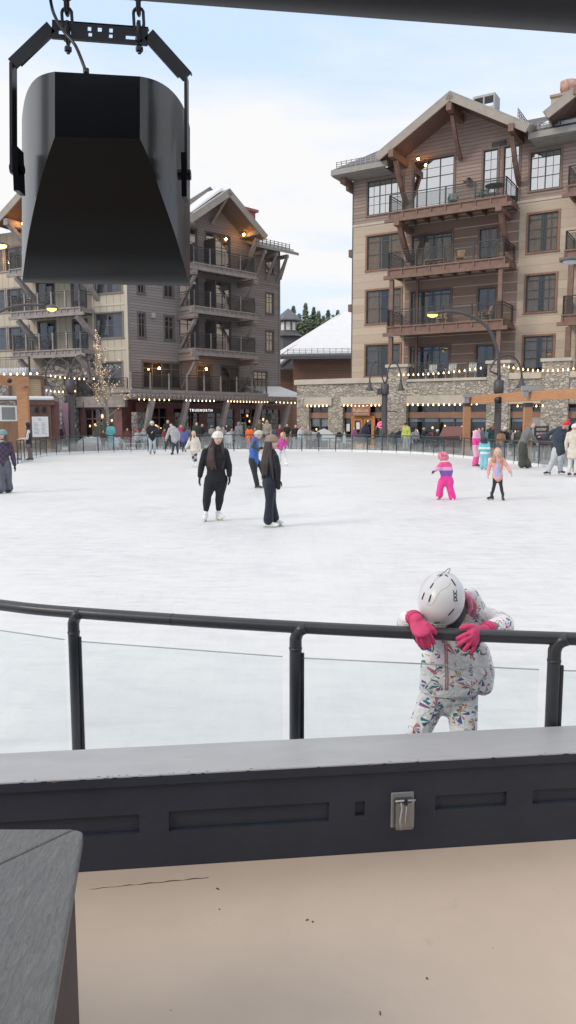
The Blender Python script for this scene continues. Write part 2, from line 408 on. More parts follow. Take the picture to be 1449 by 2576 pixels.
            if shoe[1]:
                q=MB();bz=max(0.004,so.z-.035*S) if so.z<.12 else so.z-.034*S
                p0=so-fd*.055*S;p1=so+fd*.105*S;p0.z=p1.z=bz
                q.bar(p0,p1,.005,.018*S)
                for tt in (-.03,.07): q.bar(so+fd*tt*S,V(((so+fd*tt*S).x,(so+fd*tt*S).y,bz)),.01,.03*S,up=tuple(fd))
                q.build('blade',paint('skate_blade',(.62,.58,.5),.3,.1,6,0,metal=.6),bo)
    if hair:
        c,ln=hair[0],hair[1];mb=MB();style=hair[2] if len(hair)>2 else 'down'
        bk=-fwd
        mb.ell(J['hd']+bk*.022*S*hs+up*.01*S,(.057*S*hs,.057*S*hs,.068*S*hs),Mh)
        if ln>0:
            dn=V((0,0,-1))
            for i in range(13):
                an=-1.65+3.3*i/12
                dr=bk*math.cos(an)+side*math.sin(an)
                st_=J['hd']+dr*.046*S*hs+bk*.006*S+up*.01*S
                mid=J['nk']+dr*(.062 if style=='down' else .04)*S*hs+V((0,0,.01*S))
                en=mid+dn*ln*S*(1-.15*abs(math.sin(i*2.3)))+dr*.03*S+(fwd*.05*S if abs(an)>1.5 else V())
                if abs(an)>1.2: mid=mid+fwd*.012*S-side*math.sin(an)*.006*S
                if style=='tail' and abs(an)>.4: continue
                mb.tube([st_,mid,mid.lerp(en,.55)+dr*.012*S,en],[.02*S,.02*S,.021*S,.009*S],8,None,True)
        if style=='front':
            for sg in (-1,1):
                for k in range(4):
                    q=.044+.008*k;z0_=J['hd']+side*sg*.052*S*hs-fwd*.004*S*k+up*.012*S
                    m1_=J['nk']+side*sg*(q+.012)*S+fwd*(.045-.012*k)*S-V((0,0,.035*S));e1_=m1_-V((0,0,ln*.85*S))+side*sg*(.012*k-.02)*S+fwd*(.035-.01*k)*S
                    mb.tube([z0_,J['nk']+side*sg*q*S+fwd*.02*S+V((0,0,.012*S)),m1_,m1_.lerp(e1_,.5)+side*sg*.012*S,e1_],[.013*S,.016*S,.019*S,.019*S,.007*S],8,None,True)
        m=paint('hair_%02x%02x%02x'%tuple(int(255*x) for x in c),c,.55,.35,3,.5,.01,stretch=(14,14,1.2),fine=6)
        mb.build('hair',m,root,voxel=min(vox,.012),sm=1)
    if hat:
        kind,c=hat[0],hat[1];m=cloth(c,'knit_%02x%02x%02x'%tuple(int(255*x) for x in c))
        if kind in('pom','beanie'):
            rs=[]
            for i,(z,rr) in enumerate([(.006,.9),(.004,1.02),(.022,1.06),(.03,1.05),(.032,1.0),(.045,1.0),(.066,.84),(.082,.55),(.09,.2)]):
                rs.append([J['hd']+up*(z*S*hs+.004)-fwd*.004*S+side*(.062*S*hs*rr*math.cos(2*math.pi*j/18))-fwd*(.07*S*hs*rr*math.sin(2*math.pi*j/18)) for j in range(18)])
            h=MB().rings(rs).build('beanie',m,root,True)
            if kind=='pom':
                mb=MB()
                for _ in range(26):
                    dd=V((random.gauss(0,1),random.gauss(0,1),random.gauss(0,1))).normalized()
                    mb.ell(J['hd']+up*(.113*S*hs)+dd*.016*S,(.014*S,)*3,None,6,4)
                mb.build('pompom',cloth(hat[2] if len(hat)>2 else c,None),h,voxel=.008)
        elif kind=='helmet':
            mb=MB();rs=[]
            for z,rr in [(-.02,1.12),(0,1.2),(.03,1.18),(.06,1.02),(.085,.7),(.098,.3)]:
                rs.append([J['hd']+up*(z*S*hs)-fwd*.006*S+side*(.062*S*hs*rr*math.cos(2*math.pi*j/18))-fwd*(.075*S*hs*rr*math.sin(2*math.pi*j/18)) for j in range(18)])
            h=MB().rings(rs).build('helmet',paint('helmet_%02x%02x%02x'%tuple(int(255*x) for x in c),c,.3,.3 if len(hat)<3 else .6,14,0,coat=.4),root,True)
            for i in (-1,0,1):
                MB().ell(J['hd']+up*.07*S*hs+fwd*.045*S*hs+side*i*.03*S,(.007*S,.02*S,.012*S),Mh,8,5).build('vent',M_black,h,True)
        elif kind=='cap':
            mb=MB();mb.ell(J['hd']+up*.025*S*hs,(.06*S*hs,.068*S*hs,.05*S*hs),Mh)
            mb.hexa([J['hd']+up*.02*S+fwd*a*S+side*b*S+up*cc for cc in (0,.008) for a,b in ((.05,-.045),(.05,.045),(.11,.03),(.11,-.03))])
            mb.build('cap',m,root,voxel=.009)
        elif kind=='hood':
            mb=MB();mb.ell(J['hd']-fwd*.014*S+up*.008*S,(.068*S*hs,.07*S*hs,.082*S*hs),Mh);mb.tube([J['nk'],J['hd']-fwd*.02*S],[.05*S,.06*S],12,None,True)
            mb.build('hood',m,root,voxel=.012)
    if scarf:
        mb=MB();n=J['nk']
        mb.tube([n+fwd*.05*S-V((0,0,.005)),n+side*.055*S,n-fwd*.05*S,n-side*.055*S,n+fwd*.052*S],.022*S,10,None,True)
        mb.build('scarf',cloth(scarf),root,voxel=.012)
    return root,J,LP,S
# ================================================================ BUILDINGS
def win(par,u0,u1,z0,z1,y,rec=.16,cols=(.5,),rows=(),sash=.07,case=.12,casem=None,glassm=None,back='room',sashm=None,sill=True,label=None,name='window'):
    """casing proud of wall, sash bars in the recess, glass pane, curtain behind"""
    case_m=casem or M_trimA2;f=MB()
    if case>0:
        f.box(u0-case,u0,y-.05,y+.02,z0-.0,z1+case).box(u1,u1+case,y-.05,y+.02,z0,z1+case).box(u0,u1,y-.05,y+.02,z1,z1+case)
    else: f.box(u0,u0+.02,y,y+.03,z0,z1)
    w=f.build(name,case_m,par)
    if label: w['label']=label
    s=MB();ys,ye=y+rec*.35,y+rec*.35+.05;h=sash
    s.box(u0,u0+h,ys,ye,z0,z1).box(u1-h,u1,ys,ye,z0,z1).box(u0+h,u1-h,ys,ye,z0,z0+h).box(u0+h,u1-h,ys,ye,z1-h,z1)
    for c in cols:
        c,t=(c if isinstance(c,tuple) else (c,h*1.1));x=u0+(u1-u0)*c;s.box(x-t/2,x+t/2,ys+.004,ye-.004,z0+h,z1-h)
    for r in rows:
        r,t=(r if isinstance(r,tuple) else (r,h*.8));q=z0+(z1-z0)*r;s.box(u0+h,u1-h,ys+.008,ye-.008,q-t/2,q+t/2)
    s.build('sash',sashm or M_mull,w)
    MB().box(u0+.01,u1-.01,ys+.02,ys+.03,z0+.01,z1-.01).build('pane',glassm or M_glassW,w)
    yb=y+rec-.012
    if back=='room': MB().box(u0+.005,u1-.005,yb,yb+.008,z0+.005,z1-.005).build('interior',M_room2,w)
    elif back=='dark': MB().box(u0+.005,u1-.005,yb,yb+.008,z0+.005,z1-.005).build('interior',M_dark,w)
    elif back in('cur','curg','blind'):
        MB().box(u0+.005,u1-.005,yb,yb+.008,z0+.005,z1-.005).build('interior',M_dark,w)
        m={'cur':M_curtain,'curg':M_curtG,'blind':paint('blind',(.55,.55,.5),.8,.1,2,0)}[back];c=MB()
        def pleat(a,b,zz):
            n=max(3,int((b-a)/.07));pts=[(a+(b-a)*i/n,yb-.014-(.018 if i%2 else 0)) for i in range(n+1)]
            for p,q in zip(pts,pts[1:]): c.poly([(p[0],p[1],zz),(q[0],q[1],zz),(q[0],q[1],z1-.02),(p[0],p[1],z1-.02)])
        W=u1-u0
        if back=='blind': c.box(u0+.03,u1-.03,yb-.02,yb-.01,z1-(z1-z0)*.28,z1-.02)
        else: pleat(u0+.03,u0+W*.42,z0+.03);pleat(u0+W*.62,u1-.03,z0+.03)
        c.build('curtain',m,w)
    if sill: MB().box(u0-case-.03,u1+case+.03,y-.09,y+.0,z0-.09,z0-.004).build('sill',case_m,w)
    return w
def railing(par,pts,z,h=1.05,m=None,pm=None,post=.06,gap=1.6,bal=.0,mesh=True,name='railing',postw=None):
    f=MB();p=MB()
    for a,b in zip(pts,pts[1:]):
        a,b=V((a[0],a[1],z)),V((b[0],b[1],z));d=b-a;ln=d.length;n=max(1,round(ln/gap));U=V((0,0,1))
        f.bar(a+U*h,b+U*h,.055,.05);f.bar(a+U*(h-.14),b+U*(h-.14),.03,.03);f.bar(a+U*.09,b+U*.09,.03,.03)
        for i in range(n+1):
            q=a.lerp(b,i/n)
            p.bar(q,q+U*(h+(.06 if postw else 0)),post,post,up=tuple(d.normalized()))
        if bal:
            k=int(ln/bal)
            for i in range(1,k): q=a.lerp(b,i/k);f.bar(q+U*.1,q+U*(h-.14),.014,.014,up=tuple(d.normalized()))
    o=f.build(name,m or M_railing,par);p.build('rail_post',pm or m or M_railing,o,split=True)
    if mesh:
        g=MB()
        for a,b in zip(pts,pts[1:]): g.bar(V((a[0],a[1],z+.1)),V((b[0],b[1],z+.1)),.008,.01);q=MB();
        mm=MB()
        for a,b in zip(pts,pts[1:]):
            a3,b3=V((a[0],a[1],z+h*.5)),V((b[0],b[1],z+h*.5));mm.bar(a3,b3,.006,h-.26)
        mm.build('mesh_infill',MESHM,o)
    return o
def meshmat():
    m=bpy.data.materials.new('wire_mesh');m.use_nodes=True;nt=m.node_tree;b=nt.nodes['Principled BSDF'];o=nt.nodes['Material Output']
    b.inputs['Base Color'].default_value=(.02,.02,.022,1);t=N(nt,'ShaderNodeBsdfTransparent');x=N(nt,'ShaderNodeMixShader');x.inputs[0].default_value=.2
    L(nt,t.outputs[0],x.inputs[1]);L(nt,b.outputs[0],x.inputs[2]);L(nt,x.outputs[0],o.inputs[0]);return m
MESHM=meshmat()
def snowguard(par,p,q,n,h=.3,up=(0,0,1),name='snow_guard'):
    p,q=V(p),V(q);U=V(up).normalized();m=MB()
    for k in (.35,.68,1.): m.bar(p+U*h*k,q+U*h*k,.035,.035)
    for i in range(n+1): a=p.lerp(q,i/n);m.bar(a,a+U*h*1.1,.05,.05,up=tuple((q-p).normalized()))
    return m.build(name,paint('snow_guard_metal',(.2,.2,.21),.4,.2,5,0,metal=.6),par)
def deck(par,u0,u1,yf,yb,z,fas=.42,m=None,m2=None,rib=.9,name='balcony'):
    m=m or M_trimA
    d=MB().box(u0,u1,yf,yb,z-.09,z).box(u0+.04,u1-.04,yf+.09,yf+.16,z-fas,z-.092).box(u0-.25,u1+.25,yf+.02,yf+.2,z-fas-.22,z-fas-.002)
    k=max(2,int((u1-u0)/rib))
    for i in range(k+1):
        x=u0+.06+(u1-u0-.12)*i/k;d.box(x-.05,x+.05,yf+.03,yf+.088,z-fas,z-.094)
        d.box(x-.045,x+.045,yf+.21,yb,z-fas,z-.094)
    for x in (u0+.02,u1-.02): d.box(x-.06,x+.06,yf+.205,yb,z-fas+.004,z-.096)
    o=d.build(name,m,par)
    return o
def brace(mb,u,zt,zb,yf,yb,w=.26,curve=.25):
    pts=[V((u,yf+(yb-yf)*t,zt+(zb-zt)*t+curve*math.sin(math.pi*t)*-.6)) for t in (0,.25,.5,.75,1)]
    for a,b in zip(pts,pts[1:]): mb.bar(a,b+(b-a)*.08,w,w)
    return mb
def gable_roof(par,uc,half,zp,slope,yf,yb,th=.28,m=None,soff=None,snow=None,name='gable_roof'):
    """two slabs meeting at ridge; zp=ridge top"""
    o=None
    top=MB();so=MB();fa=MB()
    for s in (-1,1):
        a=(uc,zp);b=(uc+s*half,zp-half*slope);n=V((s*slope,0,1)).normalized()
        P=lambda q,k,y:(q[0]-n.x*k,y,q[1]-n.z*k)
        top.hexa([P(a,.10,yf),P(b,.10,yf),P(b,.10,yb),P(a,.10,yb),P(a,0,yf),P(b,0,yf),P(b,0,yb),P(a,0,yb)])
        so.hexa([P(a,th,yf+.12),P(b,th,yf+.12),P(b,th,yb),P(a,th,yb),P(a,.104,yf+.12),P(b,.104,yf+.12),P(b,.104,yb),P(a,.104,yb)])
        k=th+.22
        fa.hexa([P(a,k,yf),P(b,k,yf),P(b,k,yf+.116),P(a,k,yf+.116),P(a,.104,yf),P(b,.104,yf),P(b,.104,yf+.116),P(a,.104,yf+.116)])
        e=(b[0]+s*.0,b[1])
        fa.hexa([P(b,th+.12,yf+.12),(P(b,th+.12,yf+.12)[0]+s*.08,yf+.12,P(b,th+.12,0)[2]),(P(b,th+.12,yb)[0]+s*.08,yb,P(b,th+.12,0)[2]),P(b,th+.12,yb),P(b,-.02,yf+.12),(P(b,-.02,0)[0]+s*.1,yf+.12,P(b,-.02,0)[2]),(P(b,-.02,0)[0]+s*.1,yb,P(b,-.02,0)[2]),P(b,-.02,yb)])
    o=top.build(name,m or M_roof,par);so.build('soffit',soff or M_soffit,o);fa.build('bargeboard',M_fascia,o)
    if snow:
        sn=MB()
        for s in snow:
            a=(uc+s*.15,zp);n=V((s*slope,0,1)).normalized();b=(uc+s*(half-.35),zp-(half-.35)*slope)
            P=lambda q,k,y:(q[0]+n.x*k,y,q[1]+n.z*k)
            sn.hexa([P(a,.01,yf+.5),P(b,.01,yf+.5),P(b,.01,yb),P(a,.01,yb),P(a,.2,yf+.6),P(b,.14,yf+.6),P(b,.14,yb),P(a,.2,yb)])
        sn.build('roof_snow',M_snow,o,bevel=.05)
    return o
M_roof=paint('roof_edge',(.3,.285,.26),.7,.15,2,.3,.01)
M_soffit=siding('soffit_boards',(.2,.12,.095),.22,0,.45,.1,.15)
M_fascia=paint('fascia_board',(.33,.29,.25),.7,.12,2,.3,.01)
M_roofdk=paint('dark_shingle',(.1,.1,.11),.8,.2,6,.5,.02)
M_shingle=siding('brown_shingle',(.33,.245,.205),.23,2,.55,.16,.2)
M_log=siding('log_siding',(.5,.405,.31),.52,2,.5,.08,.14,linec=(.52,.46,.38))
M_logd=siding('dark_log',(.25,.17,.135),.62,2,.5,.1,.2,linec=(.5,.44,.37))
M_grey=siding('grey_brown_lap',(.26,.23,.222),.2,2,.5,.16,.14)
M_lap=siding('brown_lap',(.27,.215,.195),.26,2,.5,.14,.16)
M_cream=siding('cream_board',(.5,.445,.36),.62,0,.55,.08,.08)
M_maroon=paint('maroon_wood',(.16,.065,.062),.5,.3,2,.3,.01)
M_conc=paint('paving',(.34,.33,.32),.85,.25,.8,.4,.01)
# ---- building on the right: stone shop base, log storeys, gabled shingle top
bA=empty('lodge_building',(4.68,55.2,0),R(-31),'five storey log and shingle lodge with stacked timber balconies above stone shopfront on the right','building')
ZR=[(15.95,18.2),(12.25,14.55),(8.6,10.85),(4.95,7.1)]
UA0,UA1=-.1,17.6
holes=[];Lw=(1.0,3.6);Rw=(12.05,13.85);Dw=(4.35,7.15);Sw=(9.1,10.0);S2=(10.4,11.35);R3=(15.3,17.0)
for z0,z1 in ZR: holes+=[(*Lw,z0,z1),(*Rw,z0,z1),(*R3,z0,z1)]
holesTop=[h for h in holes if h[2]>15]+[(*Dw,15.45,18.95),(*Sw,16.2,18.85),(*S2,15.45,18.85)]
holesLow=[h for h in holes if h[2]<15]
for zf in (11.75,8.05,4.4):
    holesLow+=[(Dw[0],Dw[1],zf,zf+2.45),(Sw[0]-.1,Sw[1]+.15,zf+.05,zf+2.3)]
SPL=15.3
low=MB();wall_grid(low,UA0,UA1,4.0,SPL,holesLow,.18,0,.5);low.build('log_wall',M_log,bA)
up_=MB();wall_grid(up_,UA0,UA1,SPL+.16,18.95,holesTop,.18,0,.5)
up_.poly([(2.6,0,18.95),(12.6,0,18.95),(7.6,0,21.6)]);up_.build('shingle_wall',M_shingle,bA)
MB().box(UA0-.02,UA1,-.05,.3,SPL,SPL+.16).build('belt_course',M_cap,bA)
side=MB().box(UA0+.02,UA0+.5,.52,14,4,18.9).box(UA0+.5,UA1-.02,13.5,14,4,18.9);side.build('side_wall',M_log,bA)
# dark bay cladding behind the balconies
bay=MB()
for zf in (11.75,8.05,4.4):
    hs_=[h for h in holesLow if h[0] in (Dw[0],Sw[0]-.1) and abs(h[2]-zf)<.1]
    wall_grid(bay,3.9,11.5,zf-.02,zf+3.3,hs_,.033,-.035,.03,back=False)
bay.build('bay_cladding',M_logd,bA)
for i,(z0,z1) in enumerate(ZR):
    t=i==0;g=M_glassTop if t else M_glassW;cs=M_shcase=paint('shingle_casing',(.21,.15,.12),.7,.15,3,.2,.01)
    cm=cs if t else M_trimA2
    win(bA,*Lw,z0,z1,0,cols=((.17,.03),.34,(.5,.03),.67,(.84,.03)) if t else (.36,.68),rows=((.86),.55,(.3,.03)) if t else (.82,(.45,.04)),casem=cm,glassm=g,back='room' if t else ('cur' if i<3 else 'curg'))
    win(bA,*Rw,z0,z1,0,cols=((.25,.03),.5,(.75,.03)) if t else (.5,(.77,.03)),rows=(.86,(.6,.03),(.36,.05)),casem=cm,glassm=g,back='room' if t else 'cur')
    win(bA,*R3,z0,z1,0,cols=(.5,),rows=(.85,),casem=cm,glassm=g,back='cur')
win(bA,*Dw,15.45,18.95,0,cols=(.33,.66),rows=(.68,(.84,.03)),casem=cs,glassm=M_glassTop,back='cur',sill=False,name='balcony_door')
win(bA,*Sw,16.2,18.85,0,cols=((.5,.03),),rows=(.55,(.78,.03),(.3,.03)),casem=cs,glassm=M_glassTop)
win(bA,*S2,15.45,18.85,0,cols=((.5,.03),),rows=(.62,(.82,.03)),casem=cs,glassm=M_glassTop,sill=False,name='balcony_door')
for k,zf in enumerate((11.75,8.05,4.4)):
    win(bA,*Dw,zf,zf+2.45,-.035,rec=.2,cols=((.27,.12),(.55,.14),(.75,.05)),rows=((.88,.1),),sash=.1,casem=M_trimA,back='cur' if k<2 else 'curg',sill=False,name='balcony_door',sashm=paint('door_sash',(.045,.06,.075),.4,.1,3,0))
    win(bA,Sw[0]-.1,Sw[1]+.15,zf+.05,zf+2.3,-.035,rec=.2,cols=(),rows=(.5,),casem=M_trimA,back='curg',sill=False,name='balcony_door')
# balconies
BZ=[15.3,11.7,8.02]
for i,z in enumerate(BZ):
    deck(bA,3.6,11.35,-2.45,-.04,z,name='balcony')
    railing(bA,[(3.7,-.1),(3.7,-2.38),(11.25,-2.38),(11.25,-.1)],z,1.05,gap=1.9,post=.08)
    if i!=1 or True:
        b=MB()
        if i==0:
            for u in (4.3,10.9): brace(b,u,z-.65,z-2.7,-2.2,-.2,.3,.5)
        if i in(0,):
            for u in (4.3,10.9): b.box(u-.18,u+.18,-2.7,-.1,z-.95,z-.66)
        if b.v: b.build('brace',M_trimA,bA,split=True)
pc=MB()
for u in (3.85,11.05):
    pc.box(u-.13,u+.13,-2.3,-2.04,4.45,7.36);pc.box(u-.13,u+.13,-2.3,-2.04,8.03,11.04)
for u in (5.0,):
    pc.box(u-.08,u+.08,-.6,-.44,4.45,7.5);pc.box(u-.08,u+.08,-.6,-.44,8.03,11.2)
pc.build('balcony_post',M_trimA,bA,split=True)
# bay beyond at the picture edge
for i,z in enumerate(BZ):
    deck(bA,14.75,19.,-2.45,-.04,z);railing(bA,[(14.85,-.1),(14.85,-2.38),(18.9,-2.38)],z,1.05,gap=1.9,post=.08,bal=.16)
MB().box(15.0,15.3,-2.3,-2.0,4.9,7.3).box(15.0,15.3,-2.3,-2.0,8.03,11.0).build('balcony_post',M_trimA,bA,split=True)
# roofs
rA=MB()
def shed(mb,u0,u1,yf,zf,yb,zb,th=.22):
    mb.hexa([(u0,yf,zf-th),(u1,yf,zf-th),(u1,yb,zb-th),(u0,yb,zb-th),(u0,yf,zf),(u1,yf,zf),(u1,yb,zb),(u0,yb,zb)])
shed(rA,-.9,2.9,-1.7,18.85,6.5,22.6);shed(rA,12.35,19.5,-1.7,18.85,6.5,22.6);shed(rA,2.91,12.34,2.5,20.7,6.5,22.6);shed(rA,-.9,19.5,14.7,18.85,6.5,22.6)
ro=rA.build('main_roof',M_roofdk,bA)
MB().box(-.95,3.2,-1.82,-1.6,18.45,18.8).box(-.95,2.9,-1.6,-.02,18.42,18.52).box(12.3,19.5,-1.82,-1.6,18.45,18.8).box(12.4,19.5,-1.6,-.02,18.42,18.52).build('eave_board',M_roof,bA,split=True)
MB().box(-.55,-.2,-1.2,.3,18.05,18.4).box(-.4,-.15,-.6,.5,17.7,18.04).box(-.6,-.12,.3,.7,13.4,13.9).box(-.6,-.12,.3,.7,9.6,10.1).build('corbel',M_trimA,bA,split=True)
MB().box(-.02-.14,-.1,-.03,.15,4,18.4).build('corner_board',M_roofdk,bA)
snowguard(bA,(-.7,-1.45,18.95),(3.0,-1.45,18.95),10,.42);snowguard(bA,(12.7,-1.2,19.1),(14.0,-1.2,19.1),4,.42)
shed(sn:=MB(),12.8,19.3,-1.0,19.4,6.0,22.7,.2);sn.build('roof_snow',M_snow,bA)
gr=gable_roof(bA,7.6,4.95,21.95,.575,-2.45,7.5,.3)
gp=MB()
for u,zt in ((3.8,19.1),(7.6,21.2),(11.45,19.25)):
    gp.box(u-.16,u+.16,-2.6,0,zt-.42,zt+.02)
brace(gp,3.9,18.6,16.4,-2.0,-.1,.26,.4);brace(gp,7.6,20.7,18.6,-1.9,-.1,.22,.3);brace(gp,11.4,18.75,16.5,-2.0,-.1,.26,.4)
gp.build('gable_bracket',M_trimA,bA,split=True)
sg=Matrix.Rotation(math.atan(.575),3,'Y')
snowguard(bA,(11.75,-2.2,19.65),(11.75,-.2,19.65),5,.5)
g2=gable_roof(bA,18.6,5.2,22.6,.6,-2.9,6,.3)
MB().box(18.2-3.2,18.2-2.8,-3.0,0,20.0,20.5).build('gable_bracket',M_trimA,bA,split=True)
ch=MB().box(12.35,14.6,3.4,5.2,19.5,22.55).box(12.28,14.67,3.33,5.27,22.55,22.7)
ch=ch.build('chimney',siding('chimney_stone',(.42,.33,.24),.34,2,.6,.1,.25),bA)
rs=[]
for z,r in ((22.7,.34),(22.85,.36),(22.95,.46),(23.2,.54),(23.6,.54),(23.61,.48),(23.3,.46)):
    rs.append([(13.25+r*math.cos(2*math.pi*j/16),4.2+r*math.sin(2*math.pi*j/16),z) for j in range(16)])
MB().rings(rs).build('chimney_pot',paint('rusty_cap',(.5,.3,.24),.6,.5,2.5,.2),ch,True)
vt=MB().box(7.3,8.8,3.0,4.2,23.35,23.5).box(7.3,8.8,3.0,4.2,21.4,22.7)
for u in (7.35,8.05,8.75): vt.box(u-.05,u+.05,3.0,3.1,22.7,23.35)
vt.box(7.3,7.4,3.1,4.2,22.7,23.35).box(8.7,8.8,3.1,4.2,22.7,23.35);vt.build('roof_vent_box',paint('galvanised',(.3,.3,.3),.5,.15,3,0,metal=.3),bA)
MB().box(9.6,10.5,-.06,0,18.98,19.25).build('louvre',M_railing,bA)
def wlamp(par,u,z,y):
    l=MB().box(u-.1,u+.1,y-.28,y,z,z+.07).box(u-.28,u+.28,y-.42,y-.14,z-.22,z-.14).tube([(u,y-.28,z),(u,y-.28,z-.14)],.05,8).build('wall_lamp',M_railing,par)
    MB().ell((u,y-.28,z-.28),(.12,.12,.08)).build('lamp_glass',paint('opal_glass',(.5,.47,.4),.3,.05,3,0),l,True);return l
wlamp(bA,8.2,17.25,0)
def warm(par,u,z,y,r=.09,s=16):
    l=MB().box(u-.06,u+.06,y-.1,y+.1,z+r,z+r+.1).build('eave_light',M_railing,par)
    MB().ell((u,y,z),(r,r,r)).build('bulb',emit('amber_bulb',(1,.45,.1),s),l,True);return l
warm(bA,4.9,18.9,-.6,.07,70)
# balcony furniture on the lodge
def deckchair(par,u,y,z,m,a=0,s=1.,name='balcony_chair'):
    o=MB();c,sn_=math.cos(a),math.sin(a)
    def b(x0,x1,y0,y1,z0,z1,t=0):
        pts=[]
        for zz in (z0,z1):
            for xx,yy in ((x0,y0),(x1,y0),(x1,y1),(x0,y1)):
                yy2=yy+(zz-z0)*t;pts.append((u+s*(xx*c-yy2*sn_),y+s*(xx*sn_+yy2*c),z+s*zz))
        o.hexa(pts)
    for x in (-.28,.28):
        b(x-.03,x+.03,-.3,-.24,0,.62);b(x-.03,x+.03,.25,.31,0,.62);b(x-.05,x+.05,-.34,.3,.62,.65)
    b(-.25,.25,-.3,.28,.38,.42)
    for k in range(5): b(-.24+k*.1,-.16+k*.1,.27,.3,.42,1.0,.3)
    return o.build(name,m,par)
MG=paint('green_chair',(.2,.3,.25),.5,.1,3,0);MW=paint('wood_chair',(.45,.3,.17),.6,.2,3,.2);MWh=paint('white_chair',(.7,.7,.68),.6,.1,3,0)
def place_chair(fr,u,y,z,m,lab,a=0,grp='chairs set out on the lodge balconies'):
    w=V((0,0,0));e=empty('patio_chair',(0,0,0),0,lab,'chair',grp)
    ang=fr.rotation_euler.z;c,s_=math.cos(ang),math.sin(ang)
    e.location=(fr.location.x+u*c-y*s_,fr.location.y+u*s_+y*c,z);e.rotation_euler=(0,0,ang+a)
    deckchair(e,0,0,0,m,name='chair_frame');MB().box(-.24,.24,-.28,.26,.425,.46).build('seat_pad',m,e);return e
place_chair(bA,7.6,-1.3,15.3,MG,'green slatted armchair at the middle of the top lodge balcony',.5)
place_chair(bA,9.5,-1.5,15.3,MG,'green slatted armchair beside the round table on the top lodge balcony',-.6)
place_chair(bA,8.2,-1.4,11.7,MW,'pale wooden armchair at the centre of the second lodge balcony from the top',.2)
place_chair(bA,7.0,-1.2,8.02,MW,'pale wooden chair left of centre on the third lodge balcony',.2)
place_chair(bA,9.9,-1.5,8.02,MW,'pale wooden rocking chair near the right post of the third lodge balcony',-.9)
for i,u in enumerate((7.0,8.3,9.6)):
    place_chair(bA,u,-2.9,4.42,MWh,('left','middle','right')[i]+' white cushioned chair on the stone terrace above the pizza shopfront',.1)
def lt(fr,u,y,z):
    ang=fr.rotation_euler.z;c,s_=math.cos(ang),math.sin(ang);return V((fr.location.x+u*c-y*s_,fr.location.y+u*s_+y*c,z))
def bench(loc,rz,m,lab):
    e=empty('bench',loc,rz,lab,'bench')
    MB().box(-.75,.75,-.2,.2,.4,.45).build('seat',m,e)
    for x in (-.68,.68): MB().box(x-.04,x+.04,-.18,.18,0,.398).build('leg',m,e)
    return e
bench(lt(bA,6.6,-1.6,11.7),R(-31),MW,'low pale wooden bench on the second lodge balcony from the top')
def rtable(loc,rad,h,m,lab,group=None):
    e=empty('round_table',loc,0,lab,'table',group)
    MB().tube([(0,0,h-.04),(0,0,h)],rad,20).build('table_top',m,e);MB().tube([(0,0,0),(0,0,h-.04)],.04,8).tube([(0,0,0),(0,0,.04)],.28,14).build('pedestal',m,e);return e
rtable(lt(bA,10.3,-1.5,15.3),.6,.9,M_railing,'round dark table at the right end of the top lodge balcony')
# stone base and shopfront
yF=-4.15
ops=[(-1.3,.2,.0,2.8),(1.3,4.85,0,2.8),(5.5,11.1,0,2.8),(12.4,14.55,0,2.8),(15.6,17.4,0,2.8)]
st_=MB();wall_grid(st_,-2.25,17.6,-.1,4.25,ops,.45,yF,4.1)
for a,b,zt in ((4.5,5.85,5.2),(11.0,12.3,5.2),(14.2,15.7,5.2)): st_.box(a,b,yF-.06,yF+.9,-.1,zt)
st_.build('stone_base',M_stoneA,bA)
cp_=MB().box(-2.4,4.48,yF-.12,yF+.5,4.26,4.6)
for a,b in ((4.4,5.95),(10.9,12.4),(14.1,15.8)): cp_.box(a,b,yF-.18,yF+1.,5.2,5.38)
cp_.box(5.87,10.98,yF-.1,yF+.5,4.26,4.42).box(12.32,14.18,yF-.1,yF+.5,4.26,4.62).box(15.72,17.6,yF-.1,yF+.5,4.26,4.62)
for a,b in ((-1.6,.5),(1.2,4.48),(5.87,10.98),(12.32,14.18)): cp_.box(a,b,yF-.09,yF-.003,2.82,3.38)
cp_.build('limestone_trim',M_cap,bA)
MB().box(5.86,11,yF+.5,-.04,4.3,4.4).box(-2.2,17.5,yF+.9,-.06,4.24,4.29).build('terrace_floor',M_conc,bA)
railing(bA,[(5.9,yF+.3),(10.95,yF+.3)],4.43,1.0,gap=1.25,bal=.14,mesh=True)
def shopfit(u0,u1,fr,mull,zt=2.8,door=None,blind=None):
    y=yF+.3;f=MB()
    f.box(u0,u1,y-.08,y+.08,1.98,2.36);f.box(u0,u1,y-.04,y+.04,2.74,2.8)
    wd=f.build('shop_window',M_trimA2,bA)
    k=MB().box(u0,u1,y-.05,y+.05,0,.45)
    for m in mull: x=u0+(u1-u0)*m;k.box(x-.05,x+.05,y-.05,y+.05,.45,1.975);k.box(x-.04,x+.04,y-.04,y+.04,2.364,2.74)
    k.build('shop_frame',M_mull,wd)
    MB().box(u0,u1,y,y+.012,.45,1.97).box(u0,u1,y,y+.012,2.37,2.74).build('pane',M_glassW,wd)
    MB().box(u0+.02,u1-.02,y+.12,y+.13,.02,2.78).build('interior',M_dark,wd)
    if blind:
        b=MB();ms=[0]+list(mull)+[1]
        for a,c in zip(ms,ms[1:]):
            b.box(u0+(u1-u0)*a+.07,u0+(u1-u0)*c-.07,y+.05,y+.06,1.97-blind,1.95)
        b.build('roller_blind',paint('blind_cloth',(.5,.52,.5),.8,.05,2,0),wd)
    for i_ in range(int((u1-u0)/1.1)):
        x=u0+.5+i_*1.1+random.uniform(-.3,.3);z=random.uniform(1.1,1.85)
        MB().ell((x,y+.08,z),(.06,.03,.08)).build('pendant_glow',emit('pendant_warm',(1,.6,.25),2.5),wd,True)
    return wd
shopfit(-1.3,.2,None,(.5,) ,blind=.55)
